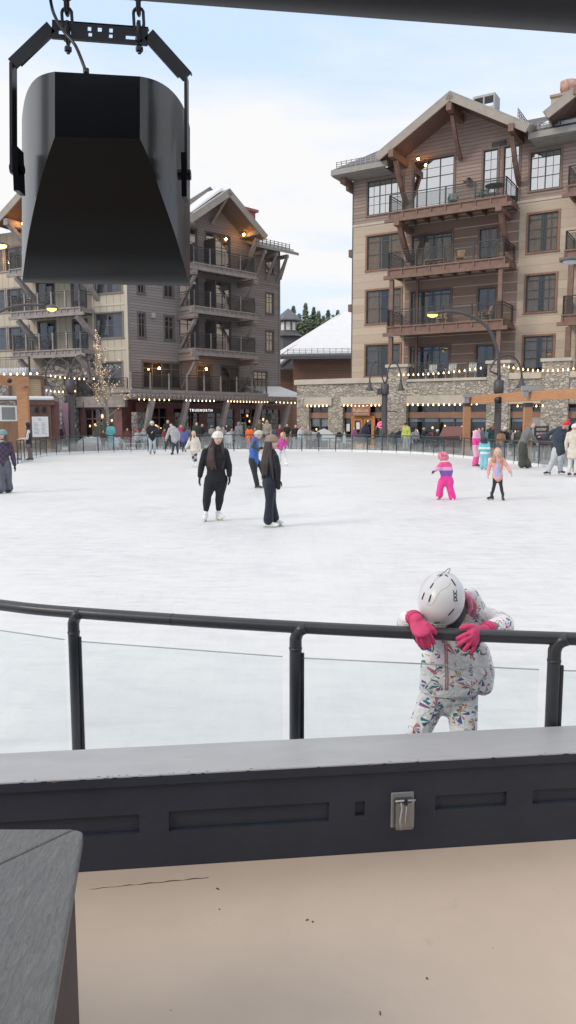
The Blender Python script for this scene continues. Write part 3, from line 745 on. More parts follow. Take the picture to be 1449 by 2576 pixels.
shopfit(5.5+.36,11.0,None,(.2,.4,.6,.8),blind=.22)
w3=shopfit(12.4,14.55,None,(.5,),blind=.2)
shopfit(15.7,17.4,None,(.5,))
w2=shopfit(1.3,4.5,None,(.2,.8))
dr=MB();y=yF+.12
for a,b in ((2.0,2.72),(2.78,3.5)):
    dr.box(a,a+.14,y,y+.06,0,1.98).box(b-.14,b,y,y+.06,0,1.98).box(a+.14,b-.14,y,y+.06,1.84,1.98).box(a+.14,b-.14,y,y+.06,0,.25)
dr.box(1.9,2.0,y-.03,y+.08,0,2.1).box(3.5,3.6,y-.03,y+.08,0,2.1).box(2.0,3.5,y-.03,y+.08,1.985,2.1)
do=dr.build('entrance_door',M_orange2:=paint('orange_door',(.55,.22,.06),.5,.15,2,.2),bA)
MB().box(2.14,2.58,y+.03,y+.035,.25,1.84).box(2.92,3.36,y+.03,y+.035,.25,1.84).build('pane',M_glassW,do)
MB().box(2.25,2.5,y+.02,y+.026,1.25,1.7).box(1.45,1.7,yF+.28,yF+.288,1.1,1.6).build('notice_paper',paint('paper',(.75,.75,.78),.8,.05,3,0),do)
for u in (2.66,2.84): MB().tube([(u,y-.05,.9),(u,y-.05,1.3)],.015,8).build('door_handle',M_railing,do)
sgn=MB().box(2.05,3.35,yF-.14,yF-.02,2.15,2.86).build('shop_sign',paint('sign_wood',(.33,.15,.09),.5,.2,3,.2),bA)
sgt=paint('sign_cream',(.72,.55,.42),.6,.05,3,0)
text_mesh('sign_letters','Rubicon',.34,sgt,sgn,(2.7,yF-.15,2.48),(R(90),0,0))
text_mesh('sign_letters','PIZZA COMPANY',.13,sgt,sgn,(2.7,yF-.15,2.24),(R(90),0,0))
MB().tube([(2.9,yF-.15,2.72),(3.1,yF-.15,2.76),(3.3,yF-.15,2.8)],[.01,.035,.01],6).build('sign_mark',sgt,sgn)
MB().box(2.05,3.35,yF-.16,yF-.141,2.13,2.15).box(2.05,3.35,yF-.16,yF-.141,2.86,2.89).build('sign_frame',M_trimA,sgn)
neon=emit('red_neon',(1,.06,.12),5)
nz=MB().tube([(4.05+.3*math.cos(t*math.pi/6),yF+.22,1.55+.19*math.sin(t*math.pi/6)) for t in range(13)],.018,6)
no=nz.build('neon_sign',neon,bA)
text_mesh('neon_letters','OPEN',.19,neon,no,(4.05,yF+.21,1.55),(R(90),0,0),.008)
MB().box(13.5,14.4,yF+.2,yF+.26,0,2.0).build('service_door',paint('grey_door',(.3,.3,.3),.6,.1,2,0),bA)
# ---- string lights
def lights(p,q,n,sag,lab,r=.045,mat=None,group=None):
    p,q=V(p),V(q);e=empty('string_lights',p,0,lab,'string lights',group or 'festoon light strings around the rink plaza');d=q-p
    f=lambda t:d*t-V((0,0,sag*4*t*(1-t)))
    MB().tube([f(i/12) for i in range(13)],.012,5).build('wire',M_wire,e)
    b=MB().ell((0,0,-r),(r,r,r*1.15),None,8,6).tube([(0,0,0),(0,0,.04)],.02,6)
    o=None
    for i in range(n):
        t=(i+.5)/n
        if o is None: o=b.build('bulb',mat or M_bulb,e,True);c=o
        else: c=o.copy();COL.objects.link(c)
        c.parent=e;c.location=f(t)
    return e
la=lambda u,z,y=yF-.12:lt(bA,u,y,z)
lights(la(-1.5,2.86),la(.3,2.86),6,.03,'short string of warm bulbs over the narrow window left of the pizza shop door')
lights(la(1.3,2.86),la(4.45,2.86),11,.03,'string of warm bulbs over the orange pizza shop door',group=None)
lights(la(5.8,2.86),la(10.6,2.86),14,.03,'string of warm bulbs over the wide shop window right of the door')
lights(la(5.2,4.75,yF-.2),la(10.8,5.0,yF-.2),17,.12,'string of warm bulbs along the stone terrace railing')
lights(la(11.9,5.1,yF-.25),la(17.2,5.0,yF-.25),19,.35,'sagging string of warm bulbs across the stone wall at far right')
lights(la(12.7,2.72),la(14.5,2.72),5,.02,'short string of warm bulbs under the cedar pergola')
# ================================================================ grey building in the middle + cream wing on the left
bB=empty('hotel_building',(-11.4,55,0),R(45),'grey brown lap sided hotel block with timber balconies and gable, left of centre','building')
holes=[(.9,1.45,7.8,9.5),(3.2,4.0,10.9,12.6),(3.2,4.0,7.8,9.5),(.9,1.45,10.9,12.6),
 (13.55,14.35,10.7,12.35),(13.55,14.35,7.6,9.25),(13.55,14.35,14.0,15.2),(12.1,13.6,4.4,5.85),
 (1.2,4.6,4.2,6.1)]
zB=[13.3,10.2,7.15]
for z in zB: holes+=[(4.6,6.3,z,z+2.4),(7.2,9.6,z,z+2.4)]
holes[-6:-4]=[(4.6,6.3,13.3,16.2),(7.2,9.6,13.3,16.2)]
holes+=[(6.2,7.6,4.0,6.1),(8.6,10.4,4.0,6.1)]
wb=MB();wall_grid(wb,0,15.1,3.2,16.2,holes,.16,0,.5)
wb.poly([(2.6,0,16.2),(12.8,0,16.2),(7.7,0,19.6)])
wb.build('lap_wall',M_grey,bB)
MB().box(15.0,15.16,-.04,.1,3.2,16.1).box(0,15.1,-.05,-.002,13.0,13.2).box(0,.14,-.04,-.002,3.2,16.1).build('corner_board',paint('grey_trim',(.22,.2,.19),.7,.1,2,0),bB)
MB().box(14.6,15.09,.52,14,3.2,16).box(.2,15.0,13.5,14,3.2,16).build('rear_wall',M_grey,bB)
gB=paint('grey_casing',(.14,.125,.12),.7,.1,3,0)
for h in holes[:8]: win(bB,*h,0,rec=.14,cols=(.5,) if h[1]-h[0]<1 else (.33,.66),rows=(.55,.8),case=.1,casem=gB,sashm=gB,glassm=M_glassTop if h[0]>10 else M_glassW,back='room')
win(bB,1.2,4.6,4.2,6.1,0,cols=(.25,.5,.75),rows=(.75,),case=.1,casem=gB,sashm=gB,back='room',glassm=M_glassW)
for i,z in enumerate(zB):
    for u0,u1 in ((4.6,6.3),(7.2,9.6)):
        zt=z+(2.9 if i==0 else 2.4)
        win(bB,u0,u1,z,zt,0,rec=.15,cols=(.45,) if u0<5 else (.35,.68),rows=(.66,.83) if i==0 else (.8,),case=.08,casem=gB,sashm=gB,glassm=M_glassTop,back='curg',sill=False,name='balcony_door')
for u0,u1 in ((6.2,7.6),(8.6,10.4)): win(bB,u0,u1,4.0,6.1,0,rec=.15,cols=(.5,),rows=(.8,),case=.08,casem=gB,sashm=gB,back='room',sill=False,name='balcony_door')
for i,z in enumerate(zB):
    deck(bB,4.4,10.6,-2.0,-.04,z,.3,M_greytimber,rib=.45)
    railing(bB,[(4.5,-.1),(4.5,-1.93),(10.5,-1.93),(10.5,-.1)],z,1.1,gap=1.5,post=.07,pm=M_greytimber,postw=1)
    MB().box(6.85,6.93,-1.5,-.2,z,z+2.15).build('privacy_screen',paint('screen_panel',(.07,.055,.055),.6,.1,3,0),bB)
    MB().box(4.42,4.5,-1.9,-.0,z-.85,z-.08).box(4.3,4.7,-2.1,-.1,z-.9,z-.52).box(10.3,10.7,-2.1,-.1,z-.9,z-.52).build('balcony_end',M_lap,bB)
br=MB()
for z in zB:
    for u in (4.6,10.45): br.bar((u,-1.9,z-.9),(u,-.15,z-2.9),.22,.22,up=(1,0,0))
for u,zt in ((4.2,16.3),(10.9,16.3)): br.bar((u,-1.8,zt-.3),(u-.0,-.2,13.6),.26,.26,up=(1,0,0))
br.bar((7.7,-1.9,18.4),(7.7,-.1,16.9),.22,.22,up=(1,0,0))
for u in (4.2,7.7,10.9): br.box(u-.18,u+.18,-2.15,0,16.25 if u!=7.7 else 18.35,16.65 if u!=7.7 else 18.75)
for u in (12.2,13.5,14.7): br.bar((u,-1.25,15.15),(u,-.1,13.4),.16,.16,up=(1,0,0));br.box(u-.12,u+.12,-1.4,0,15.12,15.4)
br.bar((15.75,-.3,15.6),(15.1,-.1,13.6),.16,.16)
br.build('brace',M_greytimber,bB,split=True)
gable_roof(bB,7.7,3.9,19.0,.7,-2.3,8,.26,snow=(-1,1),soff=siding('soffit_warm',(.2,.14,.11),.2,1,.5,.1,.15))
rb=MB();shed(rb,11.3,15.9,-1.5,15.68,7,18.9);shed(rb,-.6,5.0,-1.5,16.25,7,19.2);rb.build('main_roof',M_roof,bB)
sb=MB();shed(sb,11.6,15.7,-1.1,15.98,6.5,18.85,.16);sb.build('roof_snow',M_snow,bB)
snowguard(bB,(11.5,-1.3,15.78),(15.0,-1.3,15.78),8,.45)
MB().box(11.3,13.3,1.0,2.6,16.2,18.9).box(11.1,13.5,.8,2.8,18.9,19.1).build('red_chimney',paint('red_siding',(.3,.1,.09),.7,.15,3,0),bB)
e=MB().box(11.7,12.9,.96,.999,17.6,18.5).build('chimney_louvre',paint('red_dark',(.13,.04,.04),.7,.1,3,0),bB)
warm(bB,10.2,16.3,-1.0,.09,260)
for z in (12.8,9.7,6.7): MB().box(11.9,12.25,-.22,0,z,z+.3).build('vent_hood',paint('vent',(.22,.2,.19),.6,.1,3,0),bB)
for z in (9.75,12.9): MB().box(1.95,2.25,-.2,0,z-.5,z-.15).build('vent_hood',paint('vent2',(.4,.38,.36),.6,.1,3,0),bB)
for u,z in ((2.2,5.6),(6.6,5.75)): warm(bB,u,z,-.6,.08,6)
# terrace deck over the shopfronts
dk=MB();dk.box(-1.9,10.9,-3.0,-.04,3.72,3.95).box(-1.9,13.0,-3.0,-2.8,3.3,3.7).box(10.92,15.3,-2.9,-.04,3.5,3.7)
dk.build('terrace_deck',M_greytimber,bB)
rt=MB()
for i in range(42): u=-1.7+i*.36;rt.box(u-.07,u+.07,-3.35,-3.004,3.42,3.62)
rt.build('rafter_tail',M_greytimber,bB,split=True)
MB().hexa([(10.9,-2.9,3.72),(15.2,-2.9,3.72),(15.2,-.05,3.72),(10.9,-.05,3.72),(11.0,-2.7,3.9),(15.1,-2.7,3.95),(15.1,-.05,4.7),(11.0,-.05,4.6)]).build('canopy_snow',M_snow,bB)
railing(bB,[(-1.8,-2.92),(10.8,-2.92),(10.8,-.1)],3.95,1.1,gap=1.55,post=.09,pm=M_greytimber,postw=1)
# shopfront under the terrace
M_warmint=emit('warm_interior',(1,.55,.22),2.6)
sf=MB();wall_grid(sf,-.1,15.1,-.1,3.1,[(.6,2.6,.2,2.7),(3.2,5.6,.2,2.7),(6.4,9.2,.2,2.7),(9.8,11.6,.2,2.7),(12.2,14.3,.2,2.7)],.3,-.9,1.)
sf.build('shopfront_wall',M_maroon,bB)
def pane_set(par,u0,u1,z0,z1,y,n,warmth=True,sm=None):
    w=MB()
    for i in range(n+1): x=u0+(u1-u0)*i/n;w.box(x-.05,x+.05,y+.05,y+.12,z0,z1)
    w.box(u0,u1,y+.06,y+.11,z1-.7,z1-.62)
    o=w.build('shop_window',sm or M_maroon,par)
    MB().box(u0,u1,y+.13,y+.14,z0,z1).build('pane',M_glassW,o);MB().box(u0+.01,u1-.01,y+.26,y+.27,z0,z1).build('interior',M_dark,o)
    if warmth:
        for k in range(6):
            x=u0+(u1-u0)*random.uniform(.1,.9);z=random.uniform(z0+.6,z1-.3);q=random.uniform(.05,.12)
            MB().ell((x,y+.21,z),(q,.03,q*random.uniform(.7,1.6)),None,8,5).build('lamp_glow',M_warmint,o,True)
    return o
for i,(a,b) in enumerate(((.6,2.6),(3.2,5.6),(6.4,9.2),(9.8,11.6),(12.2,14.3))): pane_set(bB,a,b,.2,2.7,-.9,3,i in(0,3,4))
st2=MB()
for u in (-.8,2.9,11.95): st2.box(u-.35,u+.35,-2.6,-1.9,-.1,2.4)
st2.build('stone_pier',M_stoneD,bB,split=True)
dg_=MB()
for u in (-.8,2.2,6.0,9.4,12.6): dg_.bar((u,-2.6,.1),(u+.7,-2.95,3.3),.34,.34,up=(0,1,0))
dg_.build('raking_post',M_greytimber,bB,split=True)
sg1=MB().box(2.5,6.2,-2.72,-2.66,2.35,2.75).build('shop_sign',M_black,bB)
text_mesh('sign_letters','TRUENORTH',.27,M_ledw,sg1,(4.35,-2.73,2.55),(R(90),0,0),.01,font_sp=1.5)
for a,b,n,lab in ((-1.7,1.2,10,'string of warm bulbs at the left end of the grey terrace canopy'),(2.3,5.2,12,'string of warm bulbs above the lettered shop sign'),(6.2,10.6,20,'long string of warm bulbs under the middle of the grey terrace'),(11.2,15.0,13,'string of warm bulbs under the snowy low canopy')):
    lights(lt(bB,a,-3.4,3.28),lt(bB,b,-3.4,3.28),max(5,int(n*.7)),.02,lab,r=.042)
# ---- cream wing
bC=empty('cream_building',(-11.4,55,0),R(-25.3),'cream board hotel wing with grey timber balconies at the left edge','building')
holes=[(-2.9,-.45,7.75,9.5),(-2.9,-.45,10.9,12.65),(-2.9,-.45,14.0,15.6),(-2.6,-.6,4.4,6.0)]
zC=[12.95,9.85,6.95]
hc=[]
for z in zC: hc+=[(-8.9,-7.2,z,z+2.35),(-5.5,-4.2,z,z+2.3)]
hl=[(-15,-12.2,z+.4,z+2.1) for z in zC]+[(-11.9,-9.9,z+.4,z+2.1) for z in zC]
wc=MB();wall_grid(wc,-3.1,-.002,3.2,16.2,holes,.16,0,.5);wc.build('board_wall',M_cream,bC)
wc=MB();wall_grid(wc,-16,-3.102,5.4,16.2,hc+hl,.16,.6,.5);wc.poly([(-10.6,.6,16.2),(-.9-2.2,.6,16.2),(-3.1,.6,17.9),(-5.6,.6,19.6)]);wc.build('recessed_wall',M_cream,bC)
MB().box(-3.1,-.02,.52,14,3.2,16).box(-16,-3.2,13,13.5,3.2,16).build('rear_wall',M_cream,bC)
MB().box(-.16,.02,-.05,-.003,3.2,16.2).box(-3.16,-2.98,-.05,-.003,3.2,16.2).box(-2.97,-.17,-.04,-.003,6.85,7.05).box(-2.97,-.17,-.04,-.003,10.0,10.15).build('cream_trim',paint('cream_trim',(.5,.45,.36),.7,.05,2,0),bC)
MB().box(-3.3,-3.17,.2,.55,5,16.2).build('downpipe',paint('dark_pipe',(.1,.08,.07),.5,.1,3,0),bC)
for h in holes: win(bC,*h,0,rec=.14,cols=(.45,),rows=((.5,.04),),case=.09,casem=paint('olive_casing',(.2,.19,.16),.7,.1,3,0),sashm=gB,back='curg')
for h in hc: win(bC,*h,.6,rec=.15,cols=(.5,),rows=(),case=.08,casem=gB,sashm=gB,back='curg',sill=False,name='balcony_door')
for h in hl: win(bC,*h,.6,rec=.15,cols=(.5,),rows=(.7,),case=.12,casem=M_greytimber,sashm=gB,back='curg')
for z in zC:
    deck(bC,-9.6,-3.0,-1.5,.56,z,.35,M_greytimber,rib=.55)
    railing(bC,[(-9.5,.5),(-9.5,-1.42),(-3.1,-1.42),(-3.1,.5)],z,1.15,gap=1.35,post=.11,pm=M_greytimber,postw=1,mesh=True)
bc=MB()
for z in zC:
    for u in (-9.0,-3.4): bc.bar((u-.0,-1.4,z-.6),(u+1.0,.45,z-2.9),.3,.3,up=(1,0,0))
for u in (-9.3,-2.6): bc.box(u-.2,u+.2,-1.9,.5,16.0,16.45);bc.bar((u,-1.6,16.1),(u+1.2,.45,13.4),.3,.3,up=(1,0,0))
bc.build('brace',M_greytimber,bC,split=True)
gable_roof(bC,-5.9,4.6,19.4,.66,-2.0,8,.26,snow=(-1,1),soff=siding('soffit_warm2',(.24,.13,.09),.2,1,.5,.1,.15))
rc=MB();shed(rc,-16,-9.6,-1.2,16.5,7,19.5);shed(rc,-2.0,.6,-1.2,16.3,7,19.3);rc.build('main_roof',M_roof,bC)
snowguard(bC,(-15.9,-1.0,16.6),(-9.8,-1.0,16.6),14,.55)
warm(bC,-8.6,16.2,-.9,.09,200);warm(bC,-12.5,14.2,.0,.1,120)
# lower stone storey, terrace with thin balusters, shop
ls=MB();wall_grid(ls,-16,-3.4,-.1,4.9,[],.2,-3.0,3.5);ls.box(-7.4,-3.4,-3.3,-3.05,-.1,3.0).build('stone_wall',M_stoneD,bC)
MB().box(-7.3,-3.0,-.8,.5,4.92,6.6).build('stone_chimney_breast',M_stoneD,bC)
MB().box(-16,-3.3,-3.15,-2.7,4.91,5.02).build('wall_cap',paint('grey_cap',(.34,.32,.3),.8,.1,2,.2),bC)
railing(bC,[(-16,-2.9),(-6.6,-2.9)],5.03,1.35,gap=3.0,bal=.15,mesh=False,post=.1)
MB().box(-15,-7.6,-2.2,-.8,5.0,5.7).build('terrace_snow',M_snow,bC,bevel=.2)
sc=MB();wall_grid(sc,-3.2,.5,-.1,3.2,[(-2.8,-.2,.2,2.6)],.3,-1.6,2.);sc.build('shopfront_wall',M_maroon,bC)
pane_set(bC,-2.8,-.2,.2,2.6,-1.6,4)
MB().box(-3.3,1.0,-1.9,-1.6,2.75,3.25).box(-3.3,1.3,-1.9,0,3.26,3.5).build('lintel_beam',M_greytimber,bC)
railing(bC,[(-3.2,-1.8),(1.2,-1.8)],3.5,1.25,gap=1.5,bal=0,mesh=True)
lights(lt(bC,-14,-3.3,5.45),lt(bC,-5.2,-3.3,5.2),14,.1,'string of warm bulbs along the upper terrace railing at far left',r=.07)
lights(lt(bC,-4.4,-3.4,5.0),lt(bC,-.5,-3.0,4.7),10,.1,'string of warm bulbs running from the arched lamp to the lit tree',r=.045)
lights(lt(bC,-4.8,-3.4,4.0),lt(bC,-2.2,-3.0,3.9),8,.1,'lower short string of warm bulbs left of the lit tree',r=.045)
# ================================================================ background: brown hall with snowy roof, cupola, conifers
bD=empty('brown_hall',(0,85,0),0,'low brown sided hall with a broad snow covered roof between the two hotels','building')
dD=at_y(800,900,84)
wl=MB();x0=at_y(737,900,84).x;x1=14.
wall_grid(wl,x0,x1,-.2,8.5,[],.15,-1,.6)
M_brn=siding('brown_hall_siding',(.22,.125,.09),.3,2,.6,.12,.12);wl.build('hall_wall',M_brn,bD)
MB().box(x0-3.4,x0-.01,-.2,3,-.1,7.4).box(x0-.05,x1,-1.06,-1.003,4.35,4.7).build('hall_annex',M_brn,bD)
for a,b in ((763,785),(795,803),(832,858)):
    p=at_y(a,900,84);q=at_y(b,918,84);win(bD,p.x,q.x,q.z,p.z,-1,rec=.12,cols=(.5,),rows=(),case=.15,casem=M_brn,back='room',sill=False)
e0=at_y(705,893,82);e1=at_y(722,882,82)
rD=MB();rD.hexa([(x0-1.6,-2.4,8.3),(x1,-2.4,8.5),(x1,9,14.2),(x0+6.2,9,14.2),(x0-1.6,-2.4,8.65),(x1,-2.4,8.85),(x1,9,14.5),(x0+6.2,9,14.5)])
rD.hexa([(x0-3.8,-1.4,7.4),(x0-1.2,-1.4,7.4),(x0+6.,9,14.1),(x0+5.9,9,14.1),(x0-3.8,-1.4,7.7),(x0-1.2,-1.4,7.8),(x0+6.1,9,14.4),(x0+6.,9,14.4)])
rD.build('hall_roof',M_roofdk,bD)
MB().hexa([(x0-1.2,-2.0,8.68),(x1,-2.0,8.88),(x1,9,14.5),(x0+6.4,9,14.5),(x0-1.1,-1.9,8.95),(x1,-1.9,9.2),(x1,8.8,15.0),(x0+6.3,8.8,14.9)]).build('roof_snow',M_snow,bD,bevel=.1)
MB().hexa([(x0-3.7,-1.2,7.75),(x0-1.3,-1.2,7.85),(x0+5.9,9,14.42),(x0+5.8,9,14.42),(x0-3.6,-1.1,8.0),(x0-1.35,-1.1,8.1),(x0+5.9,8.9,14.7),(x0+5.8,8.9,14.7)]).build('roof_snow',M_snow,bD)
snowguard(bD,(x0-.6,-2.1,8.9),(x1-1,-2.1,9.1),20,.5)
# cupola tower
cx=at_y(725,850,96);bT=empty('cupola_tower',(cx.x,96,0),0,'small dark pointed cupola tower with lit lantern windows behind the grey hotel','tower')
def ngon(r,z,n=8,ph=.39): return [(r*math.cos(ph+2*math.pi*j/n),r*math.sin(ph+2*math.pi*j/n),z) for j in range(n)]
zz=lambda y:at_y(725,y,96).z
MB().rings([ngon(1.7,0),ngon(1.7,zz(848))]).build('tower_body',siding('tower_shingle',(.12,.11,.11),.3,2,.6,.12,.1),bT)
MB().rings([ngon(2.1,zz(848)),ngon(1.3,zz(838))]).build('skirt_roof',M_roofdk,bT)
MB().rings([ngon(1.05,zz(838)),ngon(1.05,zz(808))]).build('lantern',paint('tower_trim',(.16,.13,.12),.7,.1,2,0),bT)
lw=MB()
for j in range(8):
    a=.39+math.pi/8+2*math.pi*j/8;c=V((.99*math.cos(a),.99*math.sin(a),0));t=V((-math.sin(a),math.cos(a),0))*.26
    lw.hexa([c-t+V((0,0,zz(832))),c+t+V((0,0,zz(832))),c*.95+t+V((0,0,zz(832))),c*.95-t+V((0,0,zz(832))),c-t+V((0,0,zz(812))),c+t+V((0,0,zz(812))),c*.95+t+V((0,0,zz(812))),c*.95-t+V((0,0,zz(812)))])
lw.build('lantern_window',paint('lantern_glass',(.7,.72,.7),.15,.1,1,0),bT)
MB().rings([ngon(1.75,zz(808)),ngon(1.7,zz(805)),ngon(.9,zz(790)),ngon(.05,zz(776))]).build('tower_roof',paint('slate_roof',(.13,.14,.16),.6,.2,4,.3),bT)
def conifer(i,px,ptop,D,col,lab):
    b=at_y(px,1055,D);h=at_y(px,ptop,D).z
    e=empty('pine_tree',(b.x,D,0),0,lab,'tree','conifers behind the snowy roof')
    MB().tube([(0,0,0),(0,0,h*.5),(0,0,h*.98)],[.35,.2,.03],7).build('trunk',paint('bark',(.1,.07,.05),.9,.2,3,0),e)
    rr=random.Random(i);m=MB();n=int(h*46)
    for k in range(n):
        t=rr.random()**.8;z=h*(.12+.87*t);rad=(1-t)**.85*h*.17*(.55+.45*math.sin(z*4.5+i)**2)+.12
        a=rr.uniform(0,6.283);ln=rad*rr.uniform(.55,1.08);d=V((math.cos(a),math.sin(a),0));s_=V((-d.y,d.x,0))
        p0=d*ln*.25+V((0,0,z));p1=d*ln+V((0,0,z-ln*rr.uniform(.1,.4)));w=rr.uniform(.1,.26)+ln*.07
        m.poly([p0-s_*w*.4,p0+s_*w*.4,p1+s_*w+V((0,0,-.06)),p1+d*.25-V((0,0,.22)),p1-s_*w-V((0,0,.1))])
    m.build('crown',paint('needles_%d'%col,((.14,.18,.12),(.21,.25,.15),(.17,.21,.14))[col],.8,.45,.9,0),e)
tp=[(738,765,118,0),(752,785,112,1),(768,758,120,1),(778,790,110,2),(788,768,122,0),(800,778,114,1),(812,790,118,2),(824,775,121,0),(836,788,112,1),(848,776,119,0),(862,790,115,2),(729,800,110,1),(717,812,116,0),(757,800,108,2),(792,800,108,0),(818,802,109,1),(868,782,120,1)]
for i,(a,b,c,d) in enumerate(tp):
    conifer(i,a,b,c,d,('dark','pale green','mid green')[(0,1,2)[d]]+' conifer number %s from the left in the row behind the snowy roof'%('one two three four five six seven eight nine ten eleven twelve thirteen fourteen fifteen sixteen seventeen'.split()[sorted(x[0] for x in tp).index(a)]))
# ================================================================ GROUND, ICE, FENCE
gm,nt,b=newmat('snowy_paving');v=objco(nt)
L(nt,ramp(nt,noise(nt,v,.35,6,.6),[(.4,(.25,.25,.25)),(.62,(.6,.61,.63))]),b.inputs['Base Color']);b.inputs['Roughness'].default_value=.8
tag(MB().box(-260,260,-60,400,-.3,-.012).build('ground',gm),kind='structure')
far=[(45,1166),(70,1157),(111,1147),(165,1142.5),(260,1138),(350,1135.8),(450,1134.6),(600,1134.),(760,1134.),(883,1135),(1006,1139),(1079,1143),(1188,1153),(1250,1160),(1304,1167),(1380,1176),(1449,1187)]
FP=[at_z(x,y+1) for x,y in far]
KR_=1.068
near=[V((-1.38,3.53,0))*KR_,V((-.98,3.39,0))*KR_,V((.04,3.14,0))*KR_,V((1.09,2.97,0))*KR_]
leftc=[V((-2.6,4.35,0)),V((-4.5,5.6,0)),V((-7.5,9.0,0)),V((-10.0,14.,0)),V((-11.4,20,0)),V((-12.0,27,0))]
rightc=[V((2.6,3.15,0)),V((5.0,4.6,0)),V((7.8,8.5,0)),V((9.7,14.,0)),V((10.8,21,0))]
def spline(pts,n):
    out=[];P=[pts[0]*2-pts[1]]+list(pts)+[pts[-1]*2-pts[-2]]
    for i in range(1,len(P)-2):
        for k in range(n):
            t=k/n;a,b,c,d=P[i-1],P[i],P[i+1],P[i+2]
            out.append(.5*((2*b)+(c-a)*t+(2*a-5*b+4*c-d)*t*t+(-a+3*b-3*c+d)*t**3))
    out.append(P[-2]);return out
loop=spline(near,4)+spline(rightc,4)+spline(FP[::-1],3)+spline(leftc[::-1],4)
im,nt,b=newmat('ice_surface');v=objco(nt,(1,1,1));v2=objco(nt,(.9,3.5,1),(0,0,.25));v3=objco(nt,(4,.5,1),(0,0,-.5))
n1=noise(nt,v,.45,5,.6);n2=noise(nt,v2,2.2,8,.72);n3=noise(nt,v3,1.6,8,.75)
f=mth(nt,'ADD',mth(nt,'MULTIPLY',n1,.4),mth(nt,'ADD',mth(nt,'MULTIPLY',n2,.35),mth(nt,'MULTIPLY',n3,.25)))
icc=ramp(nt,f,[(.34,(.54,.565,.59)),(.42,(.66,.672,.685)),(.52,(.725,.73,.737)),(.68,(.765,.767,.77))])
for rz_,thr_ in ((.15,.64),(1.1,.66),(-.6,.66)):
    s4=ramp(nt,noise(nt,objco(nt,(9,.35,1),(0,0,rz_)),3.2,6,.75),[(thr_,0.),(thr_+.05,1.)])
    icc=mixc(nt,mth(nt,'MULTIPLY',s4,.28),icc,(.56,.6,.64))
sc2=ramp(nt,noise(nt,objco(nt,(1,1.7,1)),.8,9,.8),[(.62,0.),(.7,1.)])
icc=mixc(nt,mth(nt,'MULTIPLY',sc2,.35),icc,(.55,.58,.61))
L(nt,icc,b.inputs['Base Color'])
L(nt,ramp(nt,n2,[(.35,.35),(.65,.6)]),b.inputs['Roughness']);b.inputs['Specular IOR Level'].default_value=.4
bump(nt,b,mth(nt,'ADD',n2,mth(nt,'MULTIPLY',n3,.7)),.35,.02)
iloop=[V((-3.6,3.3,0)),V((-1.6,3.0,0)),V((0,2.95,0)),V((2.6,2.85,0))]+spline(rightc,4)+spline(FP[::-1],3)+spline([V((-5.2,5.4,0))]+leftc[1:],4)[::-1]
icb=MB();icb.poly([(p.x,p.y,0) for p in iloop]);ice=icb.build('ice_rink',im);tag(ice,kind='structure')
M_gl=glass('rink_glass',(.968,.986,.981),1.45,.02,.6,.0)
M_glf=glass('far_rink_glass',(.84,.89,.87),1.45,.08,1.0,.2)
fe=empty('rink_fence',FP[8],0,'curved glass panel fence with dark rail along the far side of the ice','fence')
line=spline([p-FP[8] for p in FP],12)
def resample(pts,step):
    out=[pts[0]];acc=0.
    for a,b in zip(pts,pts[1:]):
        d=(b-a).length
        while acc+d>=step:
            t=(step-acc)/d;a=a.lerp(b,t);out.append(a.copy());d=(b-a).length;acc=0
        acc+=d
    return out
rp=resample(line,1.02)
FH=.98
MB().tube([p+V((0,0,FH)) for p in rp],.028,6).build('handrail',M_dkmetal,fe,True)
kp=MB()
for a,b in zip(rp,rp[1:]): kp.bar(a+V((0,0,.06)),b+V((0,0,.06)),.03,.12)
kp.build('kick_plate',paint('white_board',(.75,.76,.76),.5,.05,2,0),fe)
po=None
for i,p in enumerate(rp):
    if po is None: po=MB().box(-.022,.022,-.022,.022,0,FH).build('post',M_dkmetal,fe);c=po
    else: c=po.copy();COL.objects.link(c);c.parent=fe
    c.location=p
for a,b in zip(rp,rp[1:]):
    MB().bar(a.lerp(b,.04)+V((0,0,.5)),a.lerp(b,.96)+V((0,0,.5)),.012,.74).build('glass_panel',M_glf,fe)
# near fence
RZ=.96
nf=empty('rink_railing',(near[2].x,near[2].y,0),0,'dark round tube railing with clear glass panels right in front of the camera','fence')
npts=[V(p)*KR_ for p in ((-4.4,5.5,0),(-2.9,4.35,0),(-1.9,3.77,0),(-1.38,3.53,0),(-.98,3.385,0),(.04,3.14,0),(1.09,2.975,0),(2.15,2.9,0),(3.2,3.1,0))]
nl=spline([p-near[2] for p in npts],8)
MB().tube([p+V((0,0,RZ)) for p in nl],.0285,16).build('handrail',M_dkmetal,nf,True)
for q in (-.47,):
    c=near[2].lerp(near[1],.47)-near[2];c=min(nl,key=lambda p:(p-V((c.x,c.y,0))).length);MB().tube([c+V((-.004,0.001,RZ)),c+V((.004,-.001,RZ))],.0291,16).build('rail_joint',M_black,nf)
pp=[V(p)*KR_ for p in ((-1.95,3.80,0),(-.98,3.385,0),(.04,3.14,0),(1.09,2.975,0),(2.15,2.9,0))]
